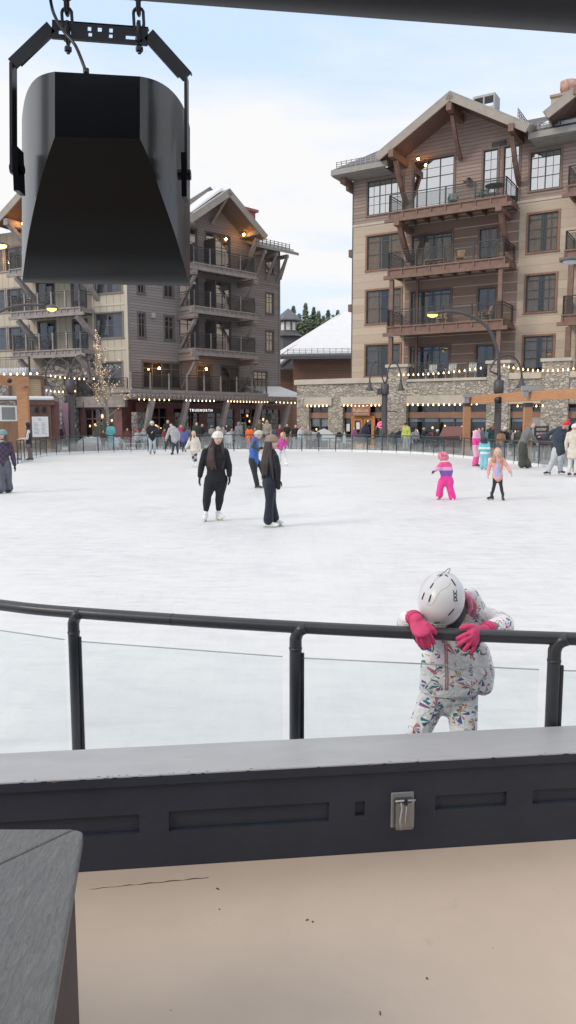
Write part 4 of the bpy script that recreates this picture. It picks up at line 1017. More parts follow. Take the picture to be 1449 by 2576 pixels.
for a in pp:
    a=a-near[2];tg=V((1,-.16,0)).normalized() if a.x>-1 else V((1,-.3,0)).normalized()
    o=-tg*.008;back=V((-tg.y,tg.x,0))*.0
    pts=[a+o+V((0,0,0.0)),a+o+V((0,0,RZ-.09)),a+o+V((0,0,RZ-.055)),a+o+tg*.008+V((0,0,RZ-.03)),a+o+tg*.022+V((0,-.012,RZ-.008)),a+o+tg*.045+V((0,-.018,RZ+.002))]
    p_=MB().tube(pts,[.0285]*5+[.027],14).build('post',M_dkmetal,nf,True)
    MB().tube([a+o+V((0,0,RZ-.105)),a+o+V((0,0,RZ-.095))],.0305,14).build('collar',M_dkmetal,p_,True)
    MB().bar(a+o+tg*.034+V((0,0,0.0)),a+o+tg*.034+V((0,0,RZ-.12)),.012,.012,up=(1,0,0)).build('glazing_channel',M_dkmetal,p_)
for a,b in zip(pp,pp[1:]):
    a=a-near[2];b=b-near[2];d=(b-a).normalized()
    g=MB().bar(a+d*.02+V((0,.0,.4225)),b-d*.07+V((0,0,.4225)),.012,.785).build('glass_panel',M_gl,nf)
    MB().bar(a+d*.02+V((0,.0,.816)),b-d*.07+V((0,0,.816)),.012,.002).build('glass_edge',paint('glass_edge',(.34,.42,.4),.3,.1,2,0),g)
# ================================================================ NEAR BOOTH
BY=2.91*.943
BN=empty('booth_wall',(0,BY,0),R(6.6),'dark blue grey painted booth wall with recessed panels and pale sill','wall')
def bu(x,y,zp=None,yl=0.):   # pixel -> booth wall local (u,z) at local y
    r=ray(x,y);a=R(6.6);n=V((math.sin(a),-math.cos(a),0));o=V((0,BY,0))-n*yl
    t=(o.dot(n))/(r.x*n.x+r.y*n.y);w=V((0,0,HC))+r*t;d=w-V((0,BY,0));return (d.x*math.cos(a)+d.y*math.sin(a),w.z)
yw=.012
def rc4(x0,x1,ya,yb_):
    u0,z0=bu(x0,yb_,yl=yw);u1,z1=bu(x1,ya,yl=yw);return (u0,u1,z0,z1)
p1=rc4(-160,350,2060,2068);p2=rc4(425,828,2004,2078);p3=rc4(893,918,1998,2041);p4=rc4(1095,1276,1983,2022);p5=rc4(1340,1560,1968,2005)
zc=lambda a,b:(b[0],b[1],(a[0]),(a[1]))
Z0,Z1=p2[2]-.0,p2[3]+.0
hol=[(p1[0],p1[1],.345,.42),(p2[0],p2[1],.345,.425),(p3[0],p3[1],.36,.42),(p4[0],p4[1],.365,.425),(p5[0],p5[1],.365,.425)]
m_b,nt,b=newmat('navy_grey_paint');v=objco(nt)
L(nt,ramp(nt,noise(nt,v,3,7,.7),[(.3,(.019,.025,.041)),(.7,(.03,.038,.058))]),b.inputs['Base Color']);b.inputs['Roughness'].default_value=.5;bump(nt,b,noise(nt,objco(nt,(1,1,5)),20,5),.25,.004)
wn=MB();wall_grid(wn,-4,4,.0,.538,hol,.014,yw,.22);wn.build('panelled_board',m_b,BN)
m_s,nt,b=newmat('grey_sill_paint');v=objco(nt,(1,3,1))
L(nt,ramp(nt,noise(nt,v,2.5,7,.7),[(.25,(.36,.365,.38)),(.7,(.44,.445,.46))]),b.inputs['Base Color']);b.inputs['Roughness'].default_value=.42;bump(nt,b,noise(nt,v,30,5),.2,.003)
MB().box(-4,4,.0,.257,.54,.58).build('sill',m_s,BN,bevel=.004)
# chipped paint along the front arris
ck=MB();rr=random.Random(5);chm=paint('bare_wood',(.3,.2,.16),.9,.4,8,0);chd=paint('chip_dark',(.03,.03,.035),.8,.2,8,0)
ck2=MB()
for i in range(26):
    u=rr.uniform(-1.3,1.3);w=rr.uniform(.004,.03);h=rr.uniform(.002,.008)
    w*=.6;h*=.7;pts=[(u+w*math.cos(a)*rr.uniform(.6,1),-.0015,.5785-h+h*math.sin(a)*rr.uniform(.5,1)) for a in [k*math.pi/3.5 for k in range(7)]]
    (ck if rr.random()<.4 else ck2).poly(pts)
for i in range(34):
    u=rr.gauss(-.45,.35) if i%2 else rr.uniform(-1.3,1.3);w=rr.uniform(.002,.009);h=rr.uniform(.0006,.0022)
    ck2.poly([(u+w*math.cos(a)*rr.uniform(.6,1),.004+h+h*math.sin(a),.5813) for a in [k*math.pi/3.5 for k in range(7)]])
ck.build('paint_chip',chm,BN);ck2.build('paint_chip',chd,BN)
MB().box(-4,4,-.0015,.0005,.5405,.574).build('sill_edge',m_b,BN)
# outlet cover
ou=rc4(982,1041,1990,2081);oc=empty('outlet_cover',(0,0,0),0,'clear weatherproof outlet cover on the dark booth wall','outlet cover')
u0,u1=ou[0],ou[1];z0,z1=ou[2],ou[3]
oc.location=(BN.location.x+u0*math.cos(R(6.6)),BN.location.y+u0*math.sin(R(6.6)),z0);oc.rotation_euler=(0,0,R(6.6));W,Hh=u1-u0,z1-z0
oc.location.x+=-math.sin(R(6.6))*yw;oc.location.y+=math.cos(R(6.6))*yw
MB().box(0,W,-.006,0.001,0,Hh).build('back_plate',paint('plate_grey',(.24,.245,.25),.5,.1,3,0),oc,bevel=.004)
MB().box(.006,W-.006,-.045,-.0065,.006,Hh-.012).build('cover_bubble',glass('smoky_plastic',(.62,.62,.64),1.5,.3,1.5,.2),oc,bevel=.012)
gq=MB()
gq.tube([(W*.35,-.04,.01),(W*.28,-.047,Hh*.35),(W*.36,-.047,Hh*.7),(W*.3,-.04,Hh*.9)],.0035,6).tube([(W*.55,-.04,.01),(W*.5,-.047,Hh*.4),(W*.56,-.047,Hh*.75)],.002,6);gq.tube([(.006,-.045,Hh-.014),(W-.006,-.045,Hh-.014)],.004,6)
gq.build('cover_rib',paint('plastic_rib',(.4,.4,.42),.3,.1,3,0),oc,True)
MB().box(W*.45,W*.58,-.052,-.046,Hh-.03,Hh-.008).build('latch',M_black,oc)
# floor
fm,nt,b=newmat('tan_floor');v=objco(nt)
c=ramp(nt,noise(nt,v,1.4,7,.6),[(.3,(.46,.375,.305)),(.7,(.55,.45,.37))])
vv=N(nt,'ShaderNodeTexVoronoi');vv.inputs['Scale'].default_value=5.5;L(nt,objco(nt,(1,1.6,1),(0,0,.4)),vv.inputs['Vector'])
sp=ramp(nt,mth(nt,'ADD',vv.outputs['Distance'],mth(nt,'MULTIPLY',noise(nt,v,40,3),.04)),[(.028,1.),(.04,0.)])
sm_=ramp(nt,noise(nt,v,2.6,6,.75),[(.62,0.),(.72,1.)])
c=mixc(nt,mth(nt,'MULTIPLY',sp,.75),c,(.1,.07,.06));c=mixc(nt,mth(nt,'MULTIPLY',sm_,.28),c,(.22,.18,.15))
L(nt,c,b.inputs['Base Color']);b.inputs['Roughness'].default_value=.55;bump(nt,b,noise(nt,v,60,4),.15,.003)
fl=MB().box(-4,4,-5,.011,.0,.203).build('floor',fm);fl.location=(0,BY,0);fl.rotation_euler=(0,0,R(6.6));tag(fl,kind='structure')
dbs=MB();rr=random.Random(11)
for i in range(30):
    u=rr.uniform(-1.0,1.6);y=rr.uniform(-1.6,-.15);l=rr.uniform(.0015,.0065);a=rr.uniform(0,3.1);d=V((math.cos(a),math.sin(a),0))*l
    dbs.bar(V((u,y,.1022))-d,V((u,y,.1022))+d*.6+V((0,l*.4,0)),rr.uniform(.0015,.004),.003)
ckp=[V((-.74+i*.024,-.1-.0022*math.sin(i*1.9)+.0012*i,.1008)) for i in range(19)];dbs.tube(ckp,[.0004+.0022*abs(math.sin(i*.9))*(1 if i>5 else .4) for i in range(19)],5)

for i in range(0):
    u=-.7+i*.05;yy=-.1-.004*math.sin(i*1.7)-.0*i
    if rr.random()<.7: dbs.bar((u,yy,.1012),(u+rr.uniform(.02,.05),yy-.002*math.sin(i*2+2),.1012),rr.uniform(.0008,.0035),.002)
db=dbs.build('floor_grit',paint('grit',(.08,.05,.04),.9,.3,9,0));db.location=(0,BY,.103);db.rotation_euler=(0,0,R(6.6));tag(db,kind='stuff',label='scattered dark grit and a thin crack line on the tan floor')
# table with mitred wooden top
tb=empty('side_table',(-.5,1.74,0),0,'grey wood grained table with mitred top boards in the lower left corner','table')
m_t,nt,b=newmat('grey_wood_grain')
def grain(nt,b,rz):
    v=objco(nt,(16,3.2,1),(0,0,rz));n=noise(nt,v,7,7,.7);n.node.inputs['Distortion'].default_value=1.2
    L(nt,ramp(nt,n,[(.3,(.1,.104,.106)),(.5,(.145,.148,.148)),(.62,(.17,.173,.171)),(.78,(.24,.24,.236))]),b.inputs['Base Color']);b.inputs['Roughness'].default_value=.45;bump(nt,b,n,.8,.006)
grain(nt,b,R(10))
m_t2,nt,b=newmat('grey_wood_grain_cross');grain(nt,b,R(88))
O=V((-.5,1.74,0))
C1=V((0,0));
def top_piece(name,pts,m):
    z0,z1=.868,.9;mb=MB();n=len(pts);mb.rings([[(x-0,y,z0) for x,y in pts],[(x,y,z1) for x,y in pts]]);return mb.build(name,m,tb,bevel=.006)
q=lambda px,py:(at_z(px,py,.9).x+.5,at_z(px,py,.9).y-1.74)
TR=q(209,2092);TRn=q(188,2084);TL=q(-260,2084);M1=q(0,2172);NR=q(128,2576);d=V((NR[0]-TR[0],NR[1]-TR[1]));NE=(TR[0]+d.x*1.9,TR[1]+d.y*1.9)
dm=V((M1[0]-TRn[0],M1[1]-TRn[1]));ME=(TRn[0]+dm.x*1.9,TRn[1]+dm.y*1.9)
g_=.0012
top_piece('table_top',[(TRn[0]+g_,TRn[1]-g_),TR,NE,(ME[0]+.02,NE[1]),(ME[0],ME[1]-g_*2)][::-1],m_t)
top_piece('table_top',[TRn,(ME[0],ME[1]),(TL[0],ME[1]+.05),(TL[0],TL[1])],m_t2)
bx=TR[0]-.018;sl=(NE[0]-TR[0])/(NE[1]-TR[1])
pts=[(bx,-.03),(bx+sl*(-.03)-.9*sl-.02,-1.0),(-1.,-1.0),(-1.,-.03)]
MB().rings([[(x,y,.203) for x,y in pts],[(x,y,.866) for x,y in pts]]).build('table_body',paint('table_side',(.045,.034,.034),.6,.2,4,.3,.004),tb)
bw=empty('added_dark_wall',(0,-2.7,0),R(6.6),'unseen dark wall added behind the camera to darken the reflection in the loudspeaker','wall')  # added out of view, blocks bright sky from reflecting in the loudspeaker
MB().box(-6,6,0,.2,.0,4.8).build('wall_board',m_b,bw);MB().box(-6.05,6.05,-.08,.28,4.802,4.95).build('wall_cap',M_dkmetal,bw)
# beam along the booth opening
bm=empty('roof_beam',(0,3.0,0),R(8.),'dark rounded roof beam crossing the top right of the view','beam')
def zb(x,y): r=ray(x,y);a=R(8.);n=V((math.sin(a),-math.cos(a),0));t=V((0,3.0,0)).dot(n)/(r.x*n.x+r.y*n.y);return HC+r.z*t
zl=3.575-.11
M_bm=paint('beam_black',(.012,.013,.018),.5,.2,5,.1,.002)
MB().tube([(-5,.11,zl+.11),(5,.11,zl+.11)],.11,28).build('beam_tube',M_bm,bm,True)
MB().box(-5,5,.06,.16,zl+.222,zl+.5).build('fascia',M_dkmetal,bm)
jb=empty('ceiling_joist',(-.6,2.45,0),0,'dark overhead joist that the speaker chains hang from','beam')
jz=at_y(150,-120,2.45).z
MB().box(-1.5,1.5,-.06,.06,jz,jz+.16).build('joist',M_dkmetal,jb);MB().box(-1.5,1.5,-.1,.1,jz+.162,jz+.18).build('joist_flange',M_dkmetal,jb)
# ================================================================ SPEAKER
sY=2.35
spk=empty('loudspeaker',at_y(260,450,sY),0,'large black horn shaped loudspeaker hanging from chains at upper left','loudspeaker')
so=spk.location.copy()
secs=[(0.0,138,352,180,192,344,349),(.06,118,376,184,197,400,402),(.14,98,400,192,206,470,474),(.22,82,425,206,222,540,545),(.30,70,446,226,244,602,608),(.38,62,462,250,270,658,664),(.46,57,473,280,300,698,705),(.50,55,478,300,322,711,720)]
fin=[]
for dy,xl,xr,tl,tr,bl,br_ in secs:
    Y=sY+dy
    A=at_y(xl,tl,Y)-so;B_=at_y(xr,tr,Y)-so;Cc=at_y(xr,br_,Y)-so;Dd=at_y(xl,bl,Y)-so
    fin.append([Dd,Cc,B_,A])
m_sp,nt,b=newmat('speaker_shell');b.inputs['Base Color'].default_value=(.001,.001,.0018,1);b.inputs['Roughness'].default_value=.28;b.inputs['Specular IOR Level'].default_value=.2;b.inputs['Coat Weight'].default_value=.1;b.inputs['Coat Roughness'].default_value=.06
bump(nt,b,noise(nt,objco(nt),90,4),.12,.002)
fin2=[]
for i in range(4): pass
co_=[spline([f[k] for f in fin],3) for k in range(4)]
fin2=[[c[i] for c in co_] for i in range(len(co_[0]))]
smooth_by_angle(MB().rings(fin2).build('cabinet',m_sp,spk),30)
gf=fin[-1];cen=sum((p for p in gf),V())/4
MB().rings([[cen+(p-cen)*.93+V((0,.001,0)) for p in gf],[cen+(p-cen)*.93+V((0,.02,0)) for p in gf]]).build('grille',paint('grille_black',(.02,.02,.02),.6,.2,30,.4,.003),spk)
# side pivots
yk=MB();Yk=sY+.33
def strip(mb,px,Y,w,th=.008):
    pts=[at_y(x,y,Y)-so for x,y in px]
    for a,b in zip(pts,pts[1:]): mb.bar(a-(b-a).normalized()*.003,b+(b-a).normalized()*.003,w,th,up=((b-a).cross(V((0,1,0)))))
pk=[(34,440),(33,164),(131,70),(372,88),(469,196),(470,450)]
Yb=sY+.2
# bent channel over the cabinet: face plate with slots, thin side arms
pts=[at_y(x,y,Yb)-so for x,y in pk]
for a,b,k in zip(pts,pts[1:],range(5)):
    t=(b-a).normalized();n=t.cross(V((0,1,0)));n=n if n.z>0 or k in(0,4) else -n
    if k in (0,4):
        yk.bar(a,b,.045,.009,up=tuple(n));continue
    hw=.02;ln=(b-a).length
    if k==2:
        def piece(s0,s1,h0,h1):
            p=[a+t*(ln*s0)+n*h0,a+t*(ln*s1)+n*h0,a+t*(ln*s1)+n*h1,a+t*(ln*s0)+n*h1]
            yk.hexa([q+V((0,-.003,0)) for q in p]+[q+V((0,.003,0)) for q in p])
        piece(0,1,.012,.022);piece(0,1,-.028,-.018);piece(0,1,-.006,-.002)
        pv=0
        for s0,s1 in ((.37,.41),(.475,.52),(.595,.635),(1,1)): piece(pv,s0,-.0019,.0119);pv=s1
        pv=0
        for s0,s1 in ((.07,.2),(.38,.42),(.595,.635),(.77,.9),(1,1)): piece(pv,s0,-.0179,-.0061);pv=s1
    else: yk.bar(a+n*.002,b+n*.002,.006,.034,up=tuple(n))
    yk.bar(a+n*.021+V((0,.008,0)),b+n*.021+V((0,.008,0)),.022,.004,up=tuple(n))
    if k==2: yk.bar(a-n*.03+V((0,-.004,0)),b-n*.03+V((0,-.004,0)),.012,.007,up=tuple(n))
    else: yk.bar(a.lerp(b,.1)-n*.018+V((0,-.004,0)),b.lerp(a,.1)-n*.018+V((0,-.004,0)),.012,.006,up=tuple(n))
yo=yk.build('mounting_yoke',paint('yoke_black',(.014,.014,.017),.4,.2,8,.1,.002),spk)
kn=MB()
for x,y,s in ((44,425,1),(463,440,-1)):
    p=at_y(x,y,Yb)-so;kn.tube([p-V((.022*s,0,0)),p+V((.02*s,0,0))],.016,14);kn.box(p.x-.005,p.x+.012,p.y-.03,p.y+.03,p.z-.075,p.z+.06)
kn.build('pivot_knob',m_sp,spk,split=True)
# chains (each a thing that the speaker hangs from)
def chain(px,ys,lab,Y=Yb):
    top=at_y(px,-125,Y);e=empty('chain',(top.x,top.y,top.z),0,lab,'chain','chains holding the loudspeaker')
    z=top.z;zend=at_y(px,78,Y).z;L_=.055;x=top.x;i=0;zz_=z
    while zz_>zend+.02:
        l=MB();c=V((0,0,zz_-z-L_*.5));W_=.016
        ring=[]
        for k in range(16):
            a=2*math.pi*k/16;u=W_*math.cos(a);v_=(L_*.5-W_+.004)*(1 if math.sin(a)>0 else -1)+W_*math.sin(a)
            ring.append(c+(V((u,0,v_)) if i%2==0 else V((0,u,v_))))
        rs=[]
        for k in range(16):
            tt=(ring[(k+1)%16]-ring[k-1]).normalized();n1=V((0,1,0)) if i%2==0 else V((1,0,0));n2=tt.cross(n1)
            rs.append([ring[k]+n1*.0052*math.cos(q*math.pi/3)+n2*.0052*math.sin(q*math.pi/3) for q in range(6)])
        l.rings(rs,cap=False,close=True).build('chain_link',M_chain,e,True)
        zz_-=L_*.78;i+=1
    MB().tube([(0,0,zend-z+.03),(0,0,at_y(px,135,Y).z-z)],.006,8).tube([(0,0,zend-z-.02),(0,0,zend-z-.03)],.013,6).tube([(0,0,zend-z-.048),(0,0,zend-z-.06)],.012,6).build('eye_bolt',M_chain,e)
    return e
M_chain=paint('chain_steel',(.06,.06,.065),.35,.2,10,0,metal=.5)
chain(163,0,'left steel chain holding the hanging loudspeaker');chain(345,0,'right steel chain holding the hanging loudspeaker')
cb=[at_y(*p) for p in ((110,-125,sY+.2),(127,0,sY+.19),(140,45,sY+.15),(165,85,sY+.1),(188,112,sY+.08),(205,150,sY+.04),(217,184,sY+.02))]
cbl=empty('speaker_cable',cb[0],0,'thin black cable curving down to the back of the loudspeaker','cable')
MB().tube([p-cb[0] for p in spline(cb,6)],.005,8).build('cable',M_black,cbl,True)
MB().tube([cb[-1]-cb[0]+V((0,-.002,.012)),cb[-1]-cb[0]+V((0,.0,-.01))],.009,8).build('cable_gland',M_black,cbl,True)
# ================================================================ LAMP POSTS
M_lamp=paint('lamp_post_paint',(.07,.062,.066),.5,.15,3,.1)
def shade(par,p,r=.24,h=.5,glow=None):
    rs=[]
    for z,k in ((0,.3),(-.1,.34),(-.2,.42),(-.3,.55),(-.42,.85),(-.5,1.15),(-.5,1.05),(-.42,.75)):
        rs.append([V(p)+V((r*k*math.cos(2*math.pi*j/14),r*k*math.sin(2*math.pi*j/14),z*h/.5)) for j in range(14)])
    o=MB().rings(rs).build('lamp_shade',M_lamp,par,True)
    MB().ell(V(p)+V((0,0,-.42*h/.5)),(r*.5,r*.5,r*.35)).build('bulb',glow or paint('opal',(.6,.6,.55),.3,.05,2,0),o,True)
def hoop(mb,c0,c1,ztop,n=10,r=.045,drop=0):
    c0=V(c0);c1=V(c1);mid=(c0+c1)/2;hw=(c1-c0)/2;pts=[]
    for i in range(n+1):
        a=math.pi*i/n;base=c0.lerp(c1,(1-math.cos(a))/2);pts.append(V((base.x,base.y,base.z+(ztop-base.z)*math.sin(a)**.8)))
    mb.tube(pts,r,8);return pts
def lamp_twin(px,D,ycol,ytop,arms,lab,pw=.19):
    b=at_y(px,1055,D);e=empty('street_lamp',(b.x,D,0),0,lab,'street lamp','lamp posts around the rink plaza')
    zc=at_y(px,ycol[1],D).z;zt=at_y(px,ycol[0],D).z
    MB().tube([(0,0,0),(0,0,.3),(0,0,.32),(0,0,zc)],[pw*1.4,pw*1.4,pw,pw*.9],14).build('pole',M_lamp,e,True)
    MB().tube([(0,0,zc),(0,0,zc+.06),(0,0,zt-.06),(0,0,zt)],[pw*1.05,pw*1.3,pw*1.3,pw*.7],14).build('collar',M_lamp,e,True)
    for (ax,ay,tx,ty,ex,ey) in arms:
        A=at_y(ax,ay,D)-e.location;T=at_y(tx,ty,D)-e.location;E=at_y(ex,ey,D)-e.location
        m=MB();m.tube([(0,0,zt-.05),((A.x)*.4,0,zt+.1),A],.045,8)
        pts=[A]
        for i in range(1,8): t=i/7;a=math.pi/2*t;pts.append(V((A.x+(T.x-A.x)*(1-math.cos(a)),0,A.z+(T.z-A.z)*math.sin(a))))
        for i in range(1,8): t=i/7;a=math.pi/2*t;pts.append(V((T.x+(E.x-T.x)*math.sin(a),0,E.z+(T.z-E.z)*math.cos(a))))
        m.tube(pts,.045,8);m.build('arm',M_lamp,e,True);shade(e,E+V((0,0,.02)))
    return e
l1=lamp_twin(967,46.5,(965,993),0,[(962,952,943,909,930,962),(974,952,990,911,1009,962)],'dark twin bell lamp post in front of the pizza shop, centre right')
MB().box(-.45,-.22,-.15,.15,3.4,3.75).box(-.4,.75,-.04,.04,2.35,2.42).build('bracket_box',M_lamp,l1)
l2=lamp_twin(180,46.0,(955,990),0,[(176,935,142,900,115,950),(180,935,203,893,225,943)],'dark twin bell lamp post beside the pink banner at left')
def cobra(e,pts,head,glow,r=.06,hr=.42):
    MB().tube(spline(pts,5),r,9).build('arm',M_lamp,e,True)
    h=V(head);rs=[]
    for z,k in ((.16,.15),(.13,.5),(.05,.9),(0,1.),(-.03,.98),(.01,.9)):
        rs.append([h+V((hr*k*math.cos(2*math.pi*j/16),hr*k*.8*math.sin(2*math.pi*j/16),z)) for j in range(16)])
    o=MB().rings(rs).build('lamp_head',M_lamp,e,True)
    MB().ell(h+V((0,0,-.02)),(hr*.75,hr*.6,.12)).build('lens',glow,o,True)
def gl(n,s): return emit(n,(1,.66,.12),s)
D3=38.5;b3=at_y(1252,1055,D3);e3=empty('street_lamp',(b3.x,D3,0),0,'tall dark curved lamp post rising in front of the lodge with one yellow lit head','street lamp','lamp posts around the rink plaza')
zc=at_y(1252,990,D3).z;zt=at_y(1252,955,D3).z;P3=lambda x,y:at_y(x,y,D3)-e3.location
MB().tube([(0,0,0),(0,0,.3),(0,0,.32),(0,0,zc)],[.25,.25,.18,.17],14).build('pole',M_lamp,e3,True)
MB().tube([(0,0,zc),(0,0,zc+.06),(0,0,zt-.06),(0,0,zt)],[.2,.25,.25,.14],14).build('collar',M_lamp,e3,True)
cobra(e3,[V((0,0,zt-.1)),P3(1254,900),P3(1247,868),P3(1232,832),P3(1205,806),P3(1170,790),P3(1130,783),P3(1098,787)],P3(1088,791),gl('lamp_yellow',2.2),.085,.36)
m=MB();pts=[P3(1260,945)]
for i in range(1,8): a=math.pi/2*i/7;pts.append(V((P3(1260,0).x+(P3(1308,0).x-P3(1260,0).x)*(1-math.cos(a)),0,P3(0,945).z+(P3(0,893).z-P3(0,945).z)*math.sin(a))))
for i in range(1,8): a=math.pi/2*i/7;pts.append(V((P3(1308,0).x+(P3(1348,0).x-P3(1308,0).x)*math.sin(a),0,P3(0,950).z+(P3(0,893).z-P3(0,950).z)*math.cos(a))))
m.tube([(0,0,zt-.05),pts[0]],.05,8).tube(pts,.05,8).build('arm',M_lamp,e3,True);shade(e3,pts[-1],.28,.5)
# lamps whose poles stand just outside the frame
D4=33.;b4=at_y(-150,1055,D4);e4=empty('street_lamp',(b4.x,D4,0),0,'lamp post at the left edge with two curved arms and yellow lit heads','street lamp','lamp posts around the rink plaza')
P4=lambda x,y:at_y(x,y,D4)-e4.location
MB().tube([(0,0,0),(0,0,.3),(0,0,.32),(0,0,P4(0,640).z)],[.24,.24,.15,.1],14).build('pole',M_lamp,e4,True)
cobra(e4,[V((0,0,P4(0,860).z)),P4(-100,840),P4(-40,808),P4(10,779),P4(60,767),P4(110,768)],P4(130,775),gl('lamp_yellow',2.2),.06,.28)
cobra(e4,[V((0,0,P4(0,650).z)),P4(-130,610),P4(-90,592),P4(-50,592),P4(-20,600)],P4(-2,617),gl('lamp_bright',5),.06,.42)
D5=30.;b5=at_y(1600,1055,D5);e5=empty('street_lamp',(b5.x,D5,0),0,'unlit lamp head reaching in at the right edge beside the lodge balconies','street lamp','lamp posts around the rink plaza')
P5=lambda x,y:at_y(x,y,D5)-e5.location
MB().tube([(0,0,0),(0,0,.3),(0,0,.32),(0,0,P5(0,720).z)],[.24,.24,.15,.12],14).build('pole',M_lamp,e5,True)
cobra(e5,[V((0,0,P5(0,740).z)),P5(1590,690),P5(1550,655),P5(1500,642),P5(1460,646)],P5(1436,656),paint('opal_grey',(.5,.52,.55),.3,.1,2,0),.06,.42)
# ================================================================ PERGOLA right, kiosk left
pg=empty('cedar_pergola',(9.6,40.3,0),0,'orange stained cedar pergola frame with floodlights at the right edge of the plaza','pergola')
def PG(x,y,Y): return at_y(x,y,Y)-pg.location
A1=PG(1182,1006,40.2);A2=PG(1326,997,34.6);A3=PG(1560,984,29.6)
bmz=MB();
for a,b in ((A1,A2),(A2,A3)):
    d=(b-a).normalized();bmz.bar(a-d*.3+V((0,0,0)),b-d*.004-d*(0.3 if b is A3 else 0),.28,.42)
bmz.build('beam',M_orange,pg)
for x,Y,w in ((1174,40.0,.34),(1327,34.8,.34),(1545,30.2,.3)):
    q=PG(x,1055,Y);MB().box(q.x-w/2,q.x+w/2,q.y-.15,q.y+.15,0,PG(x,1012,Y).z-.02).build('post',M_orange,pg)
    MB().box(q.x-w/2-.01,q.x+w/2+.01,q.y-.16,q.y+.16,PG(x,1012,Y).z-.22,PG(x,1012,Y).z-.03).build('post_bracket',M_lamp,pg)
for x,y,Y in ((1188,995,39.9),(1338,977,34.3)):
    q=PG(x,y,Y);MB().box(q.x-.5,q.x+.45,q.y-.25,q.y-.02,q.z-.1,q.z+.1).box(q.x-.42,q.x-.2,q.y-.2,q.y-.05,q.z-.4,q.z-.1).build('floodlight',paint('flood_grey',(.3,.3,.31),.4,.1,3,0),pg)
q=PG(1252,1007,36.9);MB().tube([q+V((0,-.3,0)),q+V((0,.05,0))],.16,14).build('spotlight',M_black,pg,True)
for k,(x,Y) in enumerate(((1215,43),(1400,38))):
    pass
kb=empty('ticket_kiosk',(-16.2,43.5,0),R(16),'brown wooden rental kiosk with snowy roof and orange cedar post at left','kiosk')
def K(x,y,Y=43.5):
    w=at_y(x,y,Y)-kb.location;c,s_=math.cos(-R(16)),math.sin(-R(16));return V((w.x*c-w.y*s_,w.x*s_+w.y*c,w.z))
def KF(x,y,yl=0.):  # onto kiosk front plane (local y=yl)
    r=ray(x,y);a=R(16);n=V((math.sin(a),-math.cos(a),0));o=V((kb.location.x,kb.location.y,0))-n*yl
    t=o.dot(n)/(r.x*n.x+r.y*n.y);w=r*t;d=V((w.x,w.y,0))-V((kb.location.x,kb.location.y,0));return (d.x*math.cos(a)+d.y*math.sin(a),HC+w.z)
M_kio=paint('kiosk_brown',(.25,.14,.08),.6,.2,1.6,.3,.01,stretch=(5,5,.6));M_kio2=paint('kiosk_dark_trim',(.12,.06,.045),.6,.2,2,.2)
ua,_=KF(48,1100);ub,_=KF(130,1100);uz,_=KF(-60,1100);ztop=KF(90,1019)[1]
MB().box(ua,ub,0,3,0,ztop).build('kiosk_wall',M_kio,kb)
MB().box(uz,ua-.01,.02,3,0,ztop-.3).build('kiosk_wall',M_kio,kb)
um,_=KF(150,1100);MB().box(ub+.01,um,.3,3,0,ztop+.2).build('maroon_door_surround',M_maroon,kb)
MB().box(ua-.1,ub+.25,-.12,3,ztop,ztop+.28).build('roof_beam',M_kio2,kb)
MB().box(uz,ub+.2,-.2,3,ztop+.285,ztop+.5).build('roof_snow',M_snow,kb,bevel=.08)
x0,z1=KF(80,1048);x1,z0=KF(123,1099)
MB().box(x0-.1,x1+.1,-.06,-.003,z0-.1,z1+.7).build('board_frame',M_kio2,kb)
bd=MB().box(x0,x1,-.09,-.061,z0,z1).build('menu_board',paint('menu_white',(.72,.74,.76),.6,.04,2,0),kb)
ml=MB();rr=random.Random(3);H_=z1-z0;W_=x1-x0
for i in range(9):
    z=z1-H_*(.32+.066*i)
    for a,b in ((.1,.1+rr.uniform(.22,.36)),(.58,.58+rr.uniform(.15,.34))): ml.box(x0+W_*a,x0+W_*b,-.094,-.091,z,z+.018)
ml.tube([(x0+W_*.4,-.094,z1-H_*.08),(x0+W_*.44,-.094,z1-H_*.2),(x0+W_*.52,-.094,z1-H_*.1),(x0+W_*.6,-.094,z1-H_*.2)],.012,5)
ml.build('menu_print',paint('print_grey',(.2,.2,.22),.7,.1,3,0),bd)
for a in (.35,.8): MB().box(x0+W_*a-.12,x0+W_*a+.08,-.1,-.061,z1+.22,z1+.45).ell((x0+W_*a,-.09,z1+.5),(.1,.03,.09)).build('tree_emblem',M_black,kb)
# tan roof box
v0,zb0=KF(27,1014,.5);v1,zt0=KF(107,946,.5);vm,_=KF(68,1000,.5)
MB().box(v0,vm,.5,2.6,ztop+.3,zt0).box(vm,v1,.5,2.6,ztop+.3,zt0).build('roof_box',siding('tan_louvre',(.36,.27,.17),.12,2,.75,.15,.05),kb)
fr=MB();
for u in (v0,vm,v1): fr.box(u-.09,u+.09,.42,.52,ztop+.3,zt0)
fr.box(v0,v1,.41,.53,zt0-.14,zt0+.02).box(v0,v1,.41,.53,ztop+.3,ztop+.45);fr.build('roof_box_frame',M_kio2,kb)
